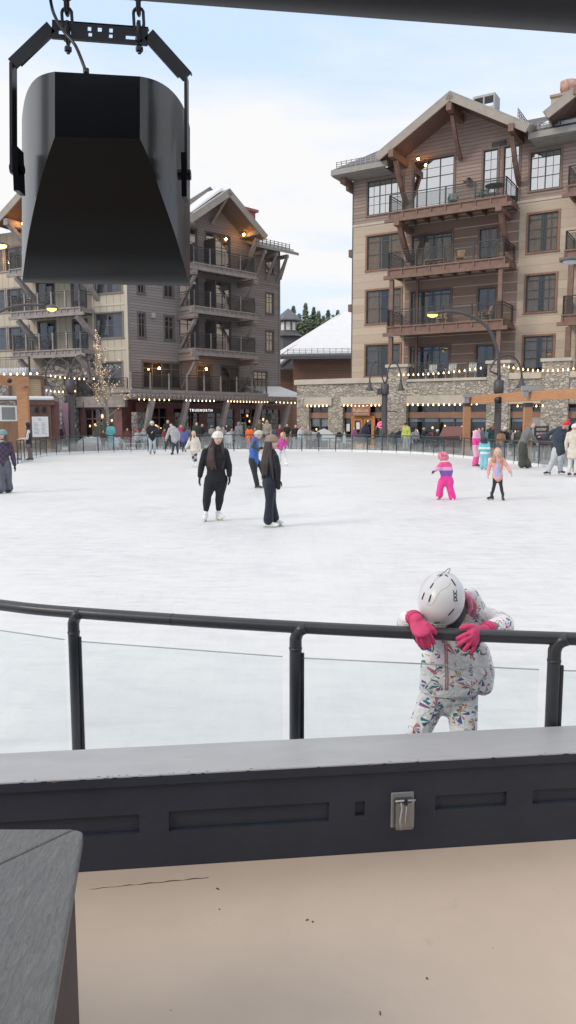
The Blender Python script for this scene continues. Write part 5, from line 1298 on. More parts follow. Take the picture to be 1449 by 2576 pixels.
# orange frame nearer
of=empty('cedar_pergola',at_y(60,1055,40.5),0,'orange cedar post and beam in front of the brown kiosk at left','pergola');of.location.z=0
ol=of.location
q=at_y(60,1000,40.5)-ol;MB().box(-.28,.28,-.15,.15,0,at_y(60,975,40.5).z).build('post',M_orange,of)
a=at_y(68,960,40.5)-ol;b=at_y(-120,948,37)-ol;MB().bar(b,a,.3,.5).build('beam',M_orange,of)
MB().tube([at_y(24,958,38.7)-ol,at_y(24,958,39.1)-ol],.12,12).build('spotlight',M_black,of,True)
tvp=at_y(18,1040,41.5);tv=empty('wall_screen',tvp,R(10),'small white framed grey screen beside the orange post at far left','screen')
MB().box(-.55,.5,0,.1,-.42,.42).build('screen_frame',paint('white_frame',(.7,.72,.73),.5,.05,2,0),tv);MB().box(-.28,.42,-.01,-.002,-.34,.34).build('screen_panel',paint('screen_grey',(.2,.23,.23),.3,.1,2,0),tv)
# banner
bn=empty('pink_banner',at_y(165,1055,47.2),0,'tall pale pink feather banner beside the lamp post at left','banner');bn.location.z=0
w=lambda x,y:at_y(x,y,47.2)-bn.location
pts=[w(152,1014),w(172,1014),w(177,1098),w(167,1099)]
MB().rings([[p+V((0,0,0)) for p in pts],[p+V((0,.03,0)) for p in pts]]).build('banner_cloth',paint('pale_pink',(.62,.38,.5),.8,.05,2,.3,.03),bn)
MB().tube([w(178,1112)*V((1,1,1)).x if False else V((w(178,0).x,.05,0)),V((w(176,0).x,.05,w(0,1010).z))],.03,8).build('banner_pole',M_lamp,bn)
# snow piles
def pile(x0,x1,ytop,D,lab,h2=None,d=1.6,name='snow_bank'):
    a=at_y(x0,1055,D);b=at_y(x1,1055,D);h=at_y(x0,ytop,D).z;e=empty(name,((a.x+b.x)/2,D,0),0,lab,'snow bank');rr=random.Random(int(x0));m=MB();n=10;rs=[]
    W=(b.x-a.x)/2
    for i in range(n+1):
        x=-W+2*W*i/n;k=(1-abs(i/n*2-1)**4)*.85+.12;hh=h*k*rr.uniform(.88,1.02)
        rs.append([(x,-d*.5,0),(x,-d*.36,hh*.75),(x,-d*.1,hh),(x,d*.2,hh*.95),(x,d*.5,0)])
    m.rings(rs).build('snow_heap',M_snow,e,True,);return e
pile(188,272,1096,47.6,'white snow bank behind the fence below the stone wall at left')
pile(276,312,1098,47.9,'small snow bank behind the glass beside the teal skater')
# tipi shaped white umbrellas
um=empty('folded_canopy',at_y(815,1055,49),0,'low white peaked canopy in front of the narrow left shop window','canopy');um.location.z=0
hz=at_y(815,1078,49).z
MB().rings([[(1.1,-.5,hz-.75),(1.1,.6,hz-.75),(-1.1,.6,hz-.75),(-1.1,-.5,hz-.75)],[(.35,-.1,hz-.15),(.35,.2,hz-.15),(-.35,.2,hz-.15),(-.35,-.1,hz-.15)],[(.02,0,hz),(.02,.02,hz),(-.02,.02,hz),(-.02,0,hz)]]).build('canopy_cloth',paint('pale_canvas',(.5,.52,.52),.8,.1,2,.3,.02),um)
MB().tube([(0,0,0),(0,0,hz-.1)],.03,8).build('canopy_pole',M_lamp,um)
for s in (-1,1):
    MB().tube([(s,-.4,0),(s,-.4,hz-.72)],.02,6).build('leg',M_lamp,um)
# lectern-like brown menu stand
ms=empty('menu_stand',at_y(1140,1055,43),0,'reddish brown slanted menu stand behind the fence by the orange post','stand');ms.location.z=0
MB().hexa([(-.75,-.2,.95),(.6,-.2,.95),(.6,.1,.95),(-.75,.1,.95),(-.45,.1,1.5),(.85,.1,1.5),(.85,.35,1.5),(-.45,.35,1.5)]).build('sloped_top',paint('red_brown_board',(.22,.1,.09),.6,.1,2,0),ms)
MB().box(-.4,.4,-.05,.12,0,.949).build('stand_body',paint('red_brown_board2',(.16,.08,.07),.6,.1,2,0),ms)
# ---- fairy light tree
tp_=at_y(272,1055,47.3);ft=empty('lit_tree',(tp_.x,47.3,0),0,'bare slender tree wrapped in warm fairy lights by the stone wall','tree')
rr=random.Random(4);tm=MB();tips=[]
topz=at_y(250,830,47.3).z
def limb_(p,d,l,r,k):
    pts=[p];q=V(p);dd=V(d)
    for i in range(4):
        dd=(dd+V((rr.gauss(0,.12),rr.gauss(0,.12),.1))).normalized();q=q+dd*l/4;pts.append(q.copy())
    tm.tube(pts,[r,r*.85,r*.7,r*.55,r*.35],6)
    for i,a in enumerate(pts[1:]): tips.append((pts[i],a))
    if k>0:
        for i in range(3 if k>1 else 2):
            a=rr.uniform(0,6.28);s=pts[rr.randint(1,3)];nd=(dd*.8+V((math.cos(a),math.sin(a)*.8,.35))*.8).normalized();limb_(s,nd,l*rr.uniform(.5,.7),r*.5,k-1)
tr=[V((0,0,0)),V((.02,0,1.5)),V((-.05,0,2.7)),V((-.35,0,4.4)),V((-.5,.1,6.2)),V((-.62,0,topz))]
tm.tube(tr,[.11,.1,.085,.06,.035,.012],8)
for a,b in zip(tr,tr[1:]): 
    for k in range(5): tips.append((a.lerp(b,k/5),a.lerp(b,(k+1)/5)))
for i in range(17):
    t=.28+.6*i/16;z=topz*t;c=next(a.lerp(b,(z-a.z)/(b.z-a.z)) for a,b in zip(tr,tr[1:]) if a.z<=z<=b.z)
    a=i*2.4;l=(2.3*(1-t)+.3)*rr.uniform(.8,1.15);limb_(c,V((math.cos(a),math.sin(a)*.8,.75 if t<.45 else 1.3)).normalized(),l,.035,2 if t<.6 else 1)
tm.build('trunk',paint('grey_bark',(.3,.24,.19),.9,.3,4,.4),ft)
fb=MB();
for _ in range(520):
    a,b=tips[rr.randrange(len(tips))] if rr.random()<.6 else tips[rr.randrange(25)];p=a.lerp(b,rr.random())+V((rr.gauss(0,.035),rr.gauss(0,.035),rr.gauss(0,.03)));s=.019
    fb.poly([p+V((s,0,0)),p+V((0,s,0)),p+V((0,0,s))]);fb.poly([p+V((-s,0,0)),p+V((0,0,s)),p+V((0,-s,0))]);fb.poly([p+V((s,0,0)),p+V((0,-s,0)),p+V((0,0,-s))]);fb.poly([p+V((-s,0,0)),p+V((0,s,0)),p+V((0,0,-s))])
fo=fb.build('fairy_lights',emit('fairy_bulb',(1,.76,.5),1.1),ft);tag(fo,kind='stuff')
# small evergreens in pots by the shop (background)
def bush(px,ytop,D,lab,w=.5):
    b=at_y(px,1055,D);h=at_y(px,ytop,D).z;e=empty('potted_evergreen',(b.x,D,0),0,lab,'plant','potted evergreens by the shopfronts');rr=random.Random(int(px));m=MB()
    for k in range(420):
        t=rr.random();z=.4+(h-.4)*t;r=w*(1-t)**.8*rr.uniform(.3,1);a=rr.uniform(0,6.28);p=V((r*math.cos(a),r*math.sin(a),z));d=V((math.cos(a),math.sin(a),-.3))*.14
        m.poly([p,p+d+V((.04,0,0)),p+d*1.3,p+d+V((0,.04,.03))])
    m.build('foliage',paint('needles_1',(.06,.1,.05),.8,.4,.9,0),e);MB().tube([(0,0,0),(0,0,.42)],[.2,.26],12).build('pot',M_lamp,e);return e
bush(249,1060,47.8,'small dark potted evergreen left of the lit tree',.6);bush(250,842,55.2,'small potted evergreen high behind the lit tree top',.1) if False else None
bush(612,1062,50,'potted evergreen behind the orange jacket skater');
# wooden benches/planters behind left fence
for i,(x,D) in enumerate(((215,46.6),(330,46.2))):
    b=at_y(x,1055,D);e=bench((b.x,D,0),0,paint('bench_grey',(.42,.41,.39),.7,.1,3,0),('weathered bench below the snow bank by the left lamp post','weathered bench behind the glass right of the teal skater')[i])
# patio chairs and tables behind the fence
cx_=[(875,'wh'),(858,'bl'),(955,'bl'),(985,'bl'),(1045,'wh'),(1005,'bl'),(1075,'bl'),(1095,'wh'),(1120,'bl'),(795,'bl'),(770,'wh'),(905,'bl'),(556,'bl'),(578,'wh'),(518,'bl'),(1150,'bl'),(1358,'bl'),(1380,'bl')]
proto=None
mC={'wh':paint('pale_chair',(.5,.5,.5),.6,.1,3,0),'bl':paint('charcoal_chair',(.07,.07,.075),.6,.1,3,0)}
names='first second third fourth fifth sixth seventh eighth ninth tenth eleventh twelfth thirteenth fourteenth fifteenth sixteenth seventeenth eighteenth'.split()
order=sorted(range(len(cx_)),key=lambda i:cx_[i][0])
for rank,i in enumerate(order):
    x,k=cx_[i];D=47.6 if x<900 else (46.3 if x<1060 else (44.5 if x<1200 else 35.6));D+=(.9*(rank%2))
    b=at_y(x,1055,D);e=empty('patio_chair',(b.x,D,0),R((rank*77)%360),('pale' if k=='wh' else 'dark')+' curved back patio chair, '+names[rank]+' from the left behind the far fence','chair','patio chairs behind the far fence')
    f=MB()
    for sx in(-.25,.25):
        f.bar((sx,-.22,0),(sx,-.22,.45),.04,.04,up=(1,0,0)).bar((sx,.25,0),(sx,.22,.95),.04,.04,up=(1,0,0)).bar((sx,-.25,.66),(sx,.25,.66),.05,.03)
    f.build('chair_frame',mC[k],e);MB().box(-.26,.26,-.25,.24,.42,.46).build('seat',mC[k],e)
    rs=[[(.3*math.cos(math.pi*j/10),.2+yy,.5+.62*math.sin(math.pi*j/10)) for j in range(11)]+[(-.0,.2+yy,.45)] for yy in (0,.03)]
    MB().rings(rs).build('backrest',mC[k],e)
for i,(x,D) in enumerate(((930,47.2),(1062,46),(830,47.8),(545,47.6),(1100,45.6))):
    b=at_y(x,1055,D);rtable((b.x,D,0),.5,.74,mC['bl'],'round dark patio table, number %s from the left among the chairs behind the fence'%('three four two one five'.split()[i]),'patio tables behind the far fence')
# counter table right behind the fence
ct=empty('serving_table',at_y(1345,1055,33.6),R(-68),'long dark table against the far right fence beside the leaning man','table');ct.location.z=0
MB().box(-1.6,1.6,-.45,.45,.9,.96).build('table_top',paint('dark_green_top',(.06,.07,.06),.4,.1,3,0),ct)
for x in (-1.5,1.5):
    for y in (-.38,.38): MB().box(x-.04,x+.04,y-.04,y+.04,0,.899).build('leg',M_lamp,ct)
lc=empty('ladder_chair',at_y(1372,1055,34.8),R(20),'tall dark ladder back chair behind the serving table at right','chair');lc.location.z=0
l_=MB();
for x in (-.35,.35): l_.box(x-.035,x+.035,.2,.27,0,1.62);l_.box(x-.035,x+.035,-.25,-.18,0,.75)
for z in (.9,1.1,1.3,1.5): l_.box(-.31,.31,.21,.26,z,z+.09)
l_.build('frame',M_lamp,lc);MB().box(-.36,.36,-.27,.19,.75,.8).build('seat',M_lamp,lc)
# string across to the trees etc. done; people follow
# ================================================================ SKATERS (pixel joints measured on the photograph, placed in metres on the ice)
BK=(.02,.02,.024);JE=(.16,.2,.27)
G='skaters on the ice'
blackleg=((.022,.026,.036),.98,1.)
# woman, white pom beanie
person('woman in all black with white pom pom beanie, long brown hair and white skates',(533,1311),1071,turn=8,
  P={'hd':(547,1104),'face':22,'sL':(517,1137),'sR':(566,1137),'eL':(507,1172),'eR':(576,1172),'wL':(503,1198,-.05),'wR':(577,1196,-.05),'hL':(532,1206),'hR':(556,1206),'kL':(521,1248,-.05),'kR':(553,1245),'aL':(518,1290,0),'aR':(549,1288,.1),'fL':-10,'fR':35},
  jacket=((.016,.016,.02),1.06),hem=.01,legs=((.016,.018,.024),1.1,.9),hat=('pom',(.74,.71,.64),(.45,.4,.37)),hair=((.045,.022,.018),.25,'front'),glove=BK,shoe=('white',True),vox=.009,build=1.22,hs=.95,group=G,scarf=None)
# woman brown beanie side/back
person('woman in black seen from the side with a tan knit beanie and flared trousers',(684,1326),1091,turn=62,
  P={'hd':(683,1114),'face':75,'nk':(680,1136),'sL':(673,1148,.08),'sR':(692,1150,-.1),'eL':(675,1180,.12),'eR':(699,1180,-.14),'wL':(690,1205,.1),'wR':(700,1207,-.12),'hL':(678,1215,.06),'hR':(680,1215,-.06),'kL':(684,1260,.08),'kR':(678,1258,-.05),'aL':(690,1304,.12),'aR':(675,1310,-.04),'fL':75,'fR':80},
  jacket=((.018,.018,.024),1.05),legs=((.022,.026,.038),1.12,1.7),hat=('beanie',(.3,.21,.17)),hair=((.03,.02,.02),.30),glove=BK,shoe=('white',True),vox=.009,build=1.1,hs=.98,group=G)
# blue vest
person('man in a bright blue puffer vest and pale beanie skating with one leg lifted',(648,1230),1080,turn=75,
  P={'hd':(649,1095),'face':80,'sL':(641,1112,.15),'sR':(640,1114,-.15),'eL':(650,1130,.2),'eR':(636,1123,-.25),'wL':(661,1127,.1),'wR':(652,1132,-.3),'hL':(640,1158,.08),'hR':(636,1158,-.08),'kL':(656,1172,.15),'kR':(641,1192,-.05),'aL':(664,1194,.25),'aR':(647,1219,0),'fL':70,'fR':60},
  jacket=((.05,.13,.42),1.18),vest=(.05,.06,.07),legs=((.03,.035,.035),1.1,1.3),hat=('beanie',(.5,.52,.45)),shoe=('black',True),vox=.012,build=1.15,group=G)
# girl peach jacket
gg=person('blonde girl in a peach jacket over a lilac dress and black leggings facing the camera',(1248,1258),1120,turn=0,
  P={'hd':(1252,1139),'sL':(1238,1157),'sR':(1265,1157),'eL':(1230,1176,-.02),'eR':(1276,1173,-.02),'wL':(1228,1193,-.05),'wR':(1285,1189,-.1),'hL':(1247,1200),'hR':(1257,1200),'kL':(1243,1222,-.03),'kR':(1260,1220),'aL':(1237,1247,0),'aR':(1265,1249,0),'fL':-50,'fR':10,'face':5},
  jacket=((.72,.36,.33),1.1),legs=((.03,.035,.045),.8,.8),hair=((.42,.25,.14),.08,'front'),shoe=('black',True),vox=.009,hs=1.32,build=1.0,group=G,hood=1)
rt_,J_,LP_,S_=gg
MB().tube([LP_(1252,1203),LP_(1252,1196,-.015),LP_(1251,1175,-.03),LP_(1251,1160,-.02)],[(.115,.085),(.105,.085),(.062,.1),(.05,.07)],18,(1,0,0)).build('dress',cloth((.42,.44,.66)),rt_,voxel=.009,sm=1)
# pink kid
pk=bands('snowsuit_pink',[(0,(.8,.05,.3)),(.56,(.25,.1,.42)),(.70,(.75,.42,.62)),(.78,(.8,.1,.3)),(.9,(.85,.6,.6))])
person('small child in a pink and purple snowsuit and helmet reaching sideways on the ice',(1122,1257),1141,turn=-20,
  P={'hd':(1115,1152),'face':-50,'sL':(1109,1170,-.1),'sR':(1130,1170,.05),'eL':(1102,1178,-.2),'eR':(1134,1185,.1),'wL':(1093,1183,-.25),'wR':(1132,1200,.1),'hL':(1117,1207),'hR':(1129,1207),'kL':(1108,1224,-.05),'kR':(1131,1224),'aL':(1105,1246,0),'aR':(1138,1251,0),'fL':-30,'fR':10},
  jacket=(pk,1.35),legs=((.82,.06,.33),1.75,1.5),hat=('helmet',(.65,.16,.25),1),glove=(.1,.06,.16),shoe=('white',True),vox=.01,hs=1.45,build=1.25,group=G)
# left edge person
pl=newmat('plaid_purple');mm_,nt,b=pl;v=objco(nt)
ck_=N(nt,'ShaderNodeTexChecker');ck_.inputs['Scale'].default_value=14;L(nt,v,ck_.inputs[0]);ck_.inputs[1].default_value=(.045,.035,.06,1);ck_.inputs[2].default_value=(.085,.06,.1,1);L(nt,ck_.outputs[0],b.inputs[0]);b.inputs['Roughness'].default_value=.9
person('skater in purple plaid jacket, teal knit hat and wide grey trousers at left edge',(16,1240),1076,turn=-8,
  P={'hd':(6,1095),'face':-35,'sL':(-14,1120),'sR':(24,1118),'eL':(-20,1150),'eR':(32,1145),'wL':(-20,1180),'wR':(37,1170,-.05),'hL':(-2,1165),'hR':(13,1165),'kL':(3,1198,-.05),'kR':(21,1198),'aL':(2,1228,-.1),'aR':(20,1228,.1),'fL':-30,'fR':15},
  jacket=(mm_,1.15),legs=((.13,.13,.165),1.35,2.0),hat=('beanie',(.2,.33,.34)),hair=((.08,.05,.04),.06),glove=(.015,.015,.015),shoe=('black',True),scarf=(.5,.45,.45),vox=.012,build=1.15,group=G)
cam_=cloth((.17,.13,.13))
person('man in a black hoodie and camouflage trousers leaning on the left fence with white sleeves',(72,1161),1058,turn=-80,
  P={'hd':(69,1071),'face':-80,'sL':(72,1085,-.15),'sR':(73,1085,.15),'eL':(68,1104,-.2),'eR':(70,1103,.2),'wL':(52,1104,-.2),'wR':(54,1106,.2),'hL':(72,1121,-.08),'hR':(74,1121,.08),'kL':(75,1137),'kR':(76,1137),'aL':(76,1151,0),'aR':(79,1151,.1)},
  jacket=((.03,.032,.03),1.15),vest=(.55,.55,.57),legs=(cam_,1.1,1.2),hat=('hood',(.03,.03,.03)),shoe=('black',True),vox=.016,build=1.1,group=G)
person('man in black puffer jacket, pale jeans and white hat standing on the ice',(384,1144),1059,turn=5,P={'fL':0,'fR':0,'wL':(371,1092,-.15),'wR':(385,1086,-.25),'eL':(370,1082),'eR':(396,1082)},
  jacket=((.02,.022,.03),1.25),legs=((.4,.47,.5),1.05,1.25),hat=('beanie',(.6,.6,.6)),shoe=('black',True),hair=((.04,.03,.02),.0),vox=.016,build=1.1,group=G)
person('man in a light grey jacket and dark jeans bending forward as he skates',(438,1144),1061,turn=-30,
  P={'hd':(431,1071),'sL':(427,1080,-.1),'sR':(444,1081),'eL':(422,1093,-.1),'eR':(450,1092),'wL':(418,1104,-.2),'wR':(451,1102),'hL':(437,1106),'hR':(444,1106),'kL':(436,1123),'kR':(446,1123),'aL':(434,1138),'aR':(447,1137),'fL':-30,'fR':0},
  jacket=((.42,.43,.43),1.25),legs=((.05,.06,.09),1.05,1.),hair=((.03,.02,.02),0),shoe=('black',True),vox=.016,build=1.15,group=G)
person('child in a blue puffy snow jacket next to the man in the light grey jacket',(462,1139),1078,turn=160,D=44.2,jacket=((.1,.12,.32),1.4),legs=((.04,.05,.09),1.2,1.2),hair=((.05,.03,.02),0),shoe=('black',True),vox=.02,hs=1.3,group=G)
ckl=newmat('checked_leggings');mm2,nt,b=ckl;c2=N(nt,'ShaderNodeTexChecker');c2.inputs['Scale'].default_value=9;L(nt,objco(nt),c2.inputs[0]);c2.inputs[1].default_value=(.04,.04,.045,1);c2.inputs[2].default_value=(.45,.42,.42,1);L(nt,c2.outputs[0],b.inputs[0])
person('girl in a cream jacket and black and white checked leggings gliding left with arms out',(489,1175),1081,turn=-5,
  P={'hd':(487,1091),'face':10,'sL':(480,1105),'sR':(495,1104),'eL':(474,1117),'eR':(501,1118),'wL':(468,1126,-.1),'wR':(502,1130),'hL':(485,1130),'hR':(492,1130),'kL':(486,1148),'kR':(492,1148),'aL':(486,1165),'aR':(493,1166)},
  jacket=((.66,.6,.52),1.4),legs=(mm2,1.0,1.),hair=((.1,.06,.04),.12),scarf=(.05,.03,.03),shoe=('white',True),vox=.012,hs=1.2,hem=.06,group=G)
person('girl in a magenta jacket and white leggings kicking one foot out',(713,1173),1086,turn=-40,
  P={'hd':(711,1094),'face':-60,'sL':(708,1106),'sR':(718,1106),'eL':(702,1114),'eR':(722,1116),'wL':(696,1121,-.1),'wR':(716,1124,-.1),'hL':(704,1126),'hR':(710,1126),'kL':(702,1148),'kR':(715,1142),'aL':(705,1165),'aR':(719,1163,-.2),'fL':-30,'fR':40},
  jacket=((.5,.08,.3),1.3),legs=((.6,.63,.66),1.15,1.1),hair=((.4,.24,.14),.1),shoe=('white',True),vox=.014,hs=1.2,group=G)
# right group
ps=bands('pink_suit_adult',[(0,(.8,.1,.35)),(.42,(.75,.42,.55)),(.88,(.85,.06,.35)),(1.15,(.75,.42,.55))])
person('woman in a pink and pale rose snowsuit standing by the right fence',(1197,1175),1071,turn=70,P={'face':85,'wR':(1206,1113,-.1),'eR':(1196,1102,-.2),'hd':(1202,1083)},
  jacket=(ps,1.3),legs=(ps,1.35,1.5),hair=((.03,.02,.02),0),shoe=('black',True),vox=.014,build=1.05,hood=1,group=G)
cs_=bands('aqua_suit',[(0,(.2,.5,.58)),(.6,(.6,.72,.72)),(.68,(.12,.42,.5)),(.78,(.65,.75,.75)),(.86,(.15,.5,.58))])
person('small child in an aqua and white snowsuit seen from behind',(1217,1182),1102,turn=170,P={'wL':(1207,1132),'wR':(1229,1138)},
  jacket=(cs_,1.45),legs=((.25,.52,.6),1.5,1.4),hair=((.02,.02,.02),.02),shoe=('black',True),vox=.014,hs=1.35,build=1.1,group=G)
person('older man in a grey sweater and baggy olive trousers leaning over the right fence',(1322,1178),1062,turn=55,
  P={'hd':(1339,1071),'face':70,'nk':(1333,1078),'sL':(1325,1084,.15),'sR':(1330,1086,-.15),'eL':(1340,1098,.3),'eR':(1341,1100,-.1),'wL':(1348,1110,.4),'wR':(1349,1112,.1),'hL':(1314,1117,.08),'hR':(1316,1117,-.08),'kL':(1321,1146,.1),'kR':(1312,1146,-.05),'aL':(1327,1168,.1),'aR':(1313,1168,0),'fL':60,'fR':40},
  jacket=((.17,.17,.165),1.2),legs=((.07,.075,.06),1.45,1.9),hair=((.2,.16,.14),0),shoe=('black',True),vox=.014,build=1.25,group=G)
person('skater in navy sweater, pale grey leggings and red hat bending over the right fence',(1395,1196),1062,turn=150,
  P={'hd':(1424,1070),'face':120,'sL':(1395,1084,.2),'sR':(1424,1088,.1),'eL':(1376,1094,.3),'eR':(1434,1102,.2),'wL':(1362,1096,.5),'wR':(1437,1115,.3),'hL':(1400,1132),'hR':(1413,1132),'kL':(1392,1156,-.05),'kR':(1408,1156),'aL':(1380,1184,0),'aR':(1410,1182,.2),'fL':-60,'fR':60},
  jacket=((.035,.05,.07),1.2),legs=((.47,.49,.52),1.3,1.15),hat=('pom',(.7,.04,.06)),shoe=('black',True),vox=.014,build=1.25,group=G)
person('skater in a long cream coat and white trousers cut off by the right edge',(1440,1199),1066,turn=160,jacket=((.62,.56,.48),1.15),hem=.27,legs=((.6,.6,.6),1.1,1.2),hat=('beanie',(.7,.68,.66)),shoe=('black',True),vox=.014,group=G)
# ---- people behind the fence
H='people standing behind the far fence'
def crowd(px,ytop,D,lab,jk,lg=(.05,.05,.06),turn=0,hat=None,hair=(.05,.03,.02),hs=1.,lean=0,**k):
    yb=CY-FPX*math.tan(math.atan((0-HC)/D)+PITCH)
    P=dict(k.pop('P',{}))
    person(lab,(px,yb),ytop,turn=turn,D=D,P=P,jacket=(jk,k.pop('pf',1.25)),legs=(lg,1.1,1.1),hat=hat,hair=None if hat and hat[0]=='hood' else (hair,k.pop('hl',0)),shoe=('black',False),vox=k.pop('vox',.026),hs=hs,group=H,**k)
crowd(278,1064,46.8,'person in a turquoise snowsuit seen from behind near the lit tree',(.16,.5,.52),(.16,.5,.52),170,hair=(.03,.03,.03),P={'wR':(287,1105),'wL':(268,1090,.2)})
crowd(258,1083,46.9,'crouching figure in a dark maroon jacket left of the turquoise snowsuit',(.14,.05,.05),(.05,.03,.03),30,hs=1.2)
crowd(319,1077,47.4,'person in a rust brown jacket behind the fence near the lit tree',(.2,.07,.05),(.1,.05,.05),20,hl=.05)
crowd(345,1080,46.9,'small child in a red and white knit hat behind the fence',(.5,.5,.52),(.1,.1,.12),0,hat=('pom',(.6,.08,.1)),hs=1.25)
crowd(361,1078,47.2,'child in a pale grey jacket left of the black puffer jacket skater',(.4,.42,.45),(.05,.05,.06),0,hs=1.2)
crowd(422,1056,48.2,'man in a dark coat standing behind the light grey jacket skater',(.03,.03,.03),turn=10)
crowd(455,1068,47.6,'person in a raspberry jacket behind the fence left of centre',(.5,.04,.14),turn=0)
crowd(494,1062,47.8,'person in dark green with a cap behind the cream jacket girl',(.04,.06,.04),turn=20)
crowd(378,1070,48.3,'person in a charcoal jacket partly hidden behind the black puffer skater',(.06,.06,.07))
crowd(508,1066,48.8,'person in a black jacket further back behind the cream jacket girl',(.03,.03,.035),turn=30)
crowd(186,1068,46.2,'dark silhouetted person leaning behind the left lamp post',(.05,.055,.06),(.08,.08,.08),60,pf=1.15)
crowd(562,1074,47.9,'seated person in black and white behind the white beanie woman',(.3,.3,.3),(.04,.04,.04))
crowd(583,1078,47.6,'person in a pale grey top seated beside the grey hoodie',(.35,.35,.34),(.04,.04,.04))
crowd(601,1061,47.3,'person in a mottled grey hoodie behind the fence left of the orange jacket',(.2,.2,.23),(.15,.15,.17),150,hat=('hood',(.2,.2,.23)))
crowd(627,1072,46.7,'child in a bright orange jacket behind the far fence',(.85,.16,.02),(.6,.1,.02),160,hs=1.2)
crowd(653,1055,48.4,'tall person in an olive parka behind the blue vest man',(.14,.12,.07),turn=20,hat=('cap',(.2,.15,.1)))
crowd(672,1056,48.0,'tall person in a beige coat right of the olive parka',(.35,.3,.24),turn=-20)
crowd(704,1068,47.2,'person in a burgundy plaid jacket with a white and black hat behind the fence',(.16,.03,.05),hat=('pom',(.3,.3,.3)))
crowd(722,1066,48.2,'person in black standing back near the corner of the stone shop',(.03,.03,.03))
crowd(743,1068,46.8,'person with a bright red scarf and black jacket near the stone corner',(.04,.03,.03),(.4,.42,.44),30,scarf=(.7,.04,.04))
crowd(757,1073,46.6,'person in a white jacket leaning on the fence near the stone corner',(.6,.62,.64),(.35,.4,.42),40)
crowd(776,1074,46.9,'person in a brown hat and pale jacket sitting by the stone corner',(.35,.3,.28),turn=10)
crowd(920,1064,47.6,'man in a navy coat standing in front of the orange shop doors',(.035,.04,.075),turn=165,build=1.15)
crowd(945,1070,48.2,'person in an olive jacket beside the navy coat at the shop doors',(.1,.1,.07),turn=90)
crowd(966,1068,48.4,'person in a pale grey coat half hidden by the twin lamp post',(.3,.3,.32),turn=0)
crowd(1022,1062,45.6,'person in a yellow green jacket with a dark cap behind the fence',(.5,.55,.15),(.3,.3,.3),-30,hat=('cap',(.02,.02,.02)))
crowd(1047,1078,45.8,'person in a light grey jacket seated right of the yellow jacket',(.4,.4,.42),turn=20)
crowd(1102,1080,45.2,'person in a white knit hat and black coat seated behind the fence',(.03,.03,.035),hat=('beanie',(.75,.75,.75)),turn=-60)
crowd(1122,1076,45.4,'seated person in a charcoal jacket left of the slanted menu stand',(.05,.05,.055),turn=60)
crowd(1245,1063,38.6,'woman with auburn hair in a dark green jacket behind the right fence',(.02,.05,.045),(.03,.03,.03),180,hair=(.16,.05,.03),hl=.1,pf=1.35,build=1.1)
crowd(1272,1072,38.2,'person in black with a white and red knit hat behind the right fence',(.025,.025,.03),turn=-40,hat=('pom',(.75,.7,.7)),pf=1.3)
cols=[(.05,.05,.06),(.3,.05,.06),(.12,.14,.2),(.42,.4,.36),(.03,.03,.035),(.2,.2,.22),(.1,.22,.32),(.35,.2,.12),(.5,.5,.5),(.08,.1,.07),(.25,.08,.2),(.04,.05,.09)]
cn='black,crimson,slate blue,oatmeal,jet black,mid grey,sea blue,tan,whitish,forest green,plum,ink blue'.split(',')
sp_=[(398,1072,48.6),(412,1078,47.5),(475,1074,48.4),(533,1070,48.9),(572,1068,49.3),(642,1076,47.1),(688,1073,48.3),(733,1078,47.7),(788,1080,47.9),(868,1076,48.6),(892,1074,48.4),(1008,1077,47.3),(1066,1076,46.6),(1085,1081,46.2),(1143,1078,44.9),(1228,1078,40.2),(1292,1080,38.9),(1305,1076,38.6),(1362,1083,36.6),(1158,1073,44.4),(1172,1082,42.5),(1213,1074,41.5),(1262,1082,38.0),(1379,1078,36.0),(1425,1074,34.5),(1440,1080,34.0)]
on='1st 2nd 3rd 4th 5th 6th 7th 8th 9th 10th 11th 12th 13th 14th 15th 16th 17th 18th 19th 20th 21st 22nd 23rd 24th 25th 26th'.split()
rk=sorted(range(26),key=lambda i:sp_[i][0])
for r_,i in enumerate(rk):
    x,y,D=sp_[i];crowd(x,y,D,'bystander in a %s top in the back row, %s from the left'%(cn[r_%12],on[r_]),cols[r_%12],turn=(r_*67)%360,hat=('beanie',cols[(r_*5+3)%12]) if r_%3==0 else None,vox=.034)
crowd(147,1070,46.0,'dark person standing in the maroon kiosk doorway',(.05,.04,.06),turn=0)
# ================================================================ THE CHILD AT THE RAIL
kp0=at_y(1135,1055,3.34)
kid=empty('person',(kp0.x,3.34,0),0,'child in white patterned snowsuit, white ski helmet and pink gloves slumped over the near railing','person')
K0=kid.location.copy()
def Q(x,y,Y): return at_y(x,y,Y)-K0
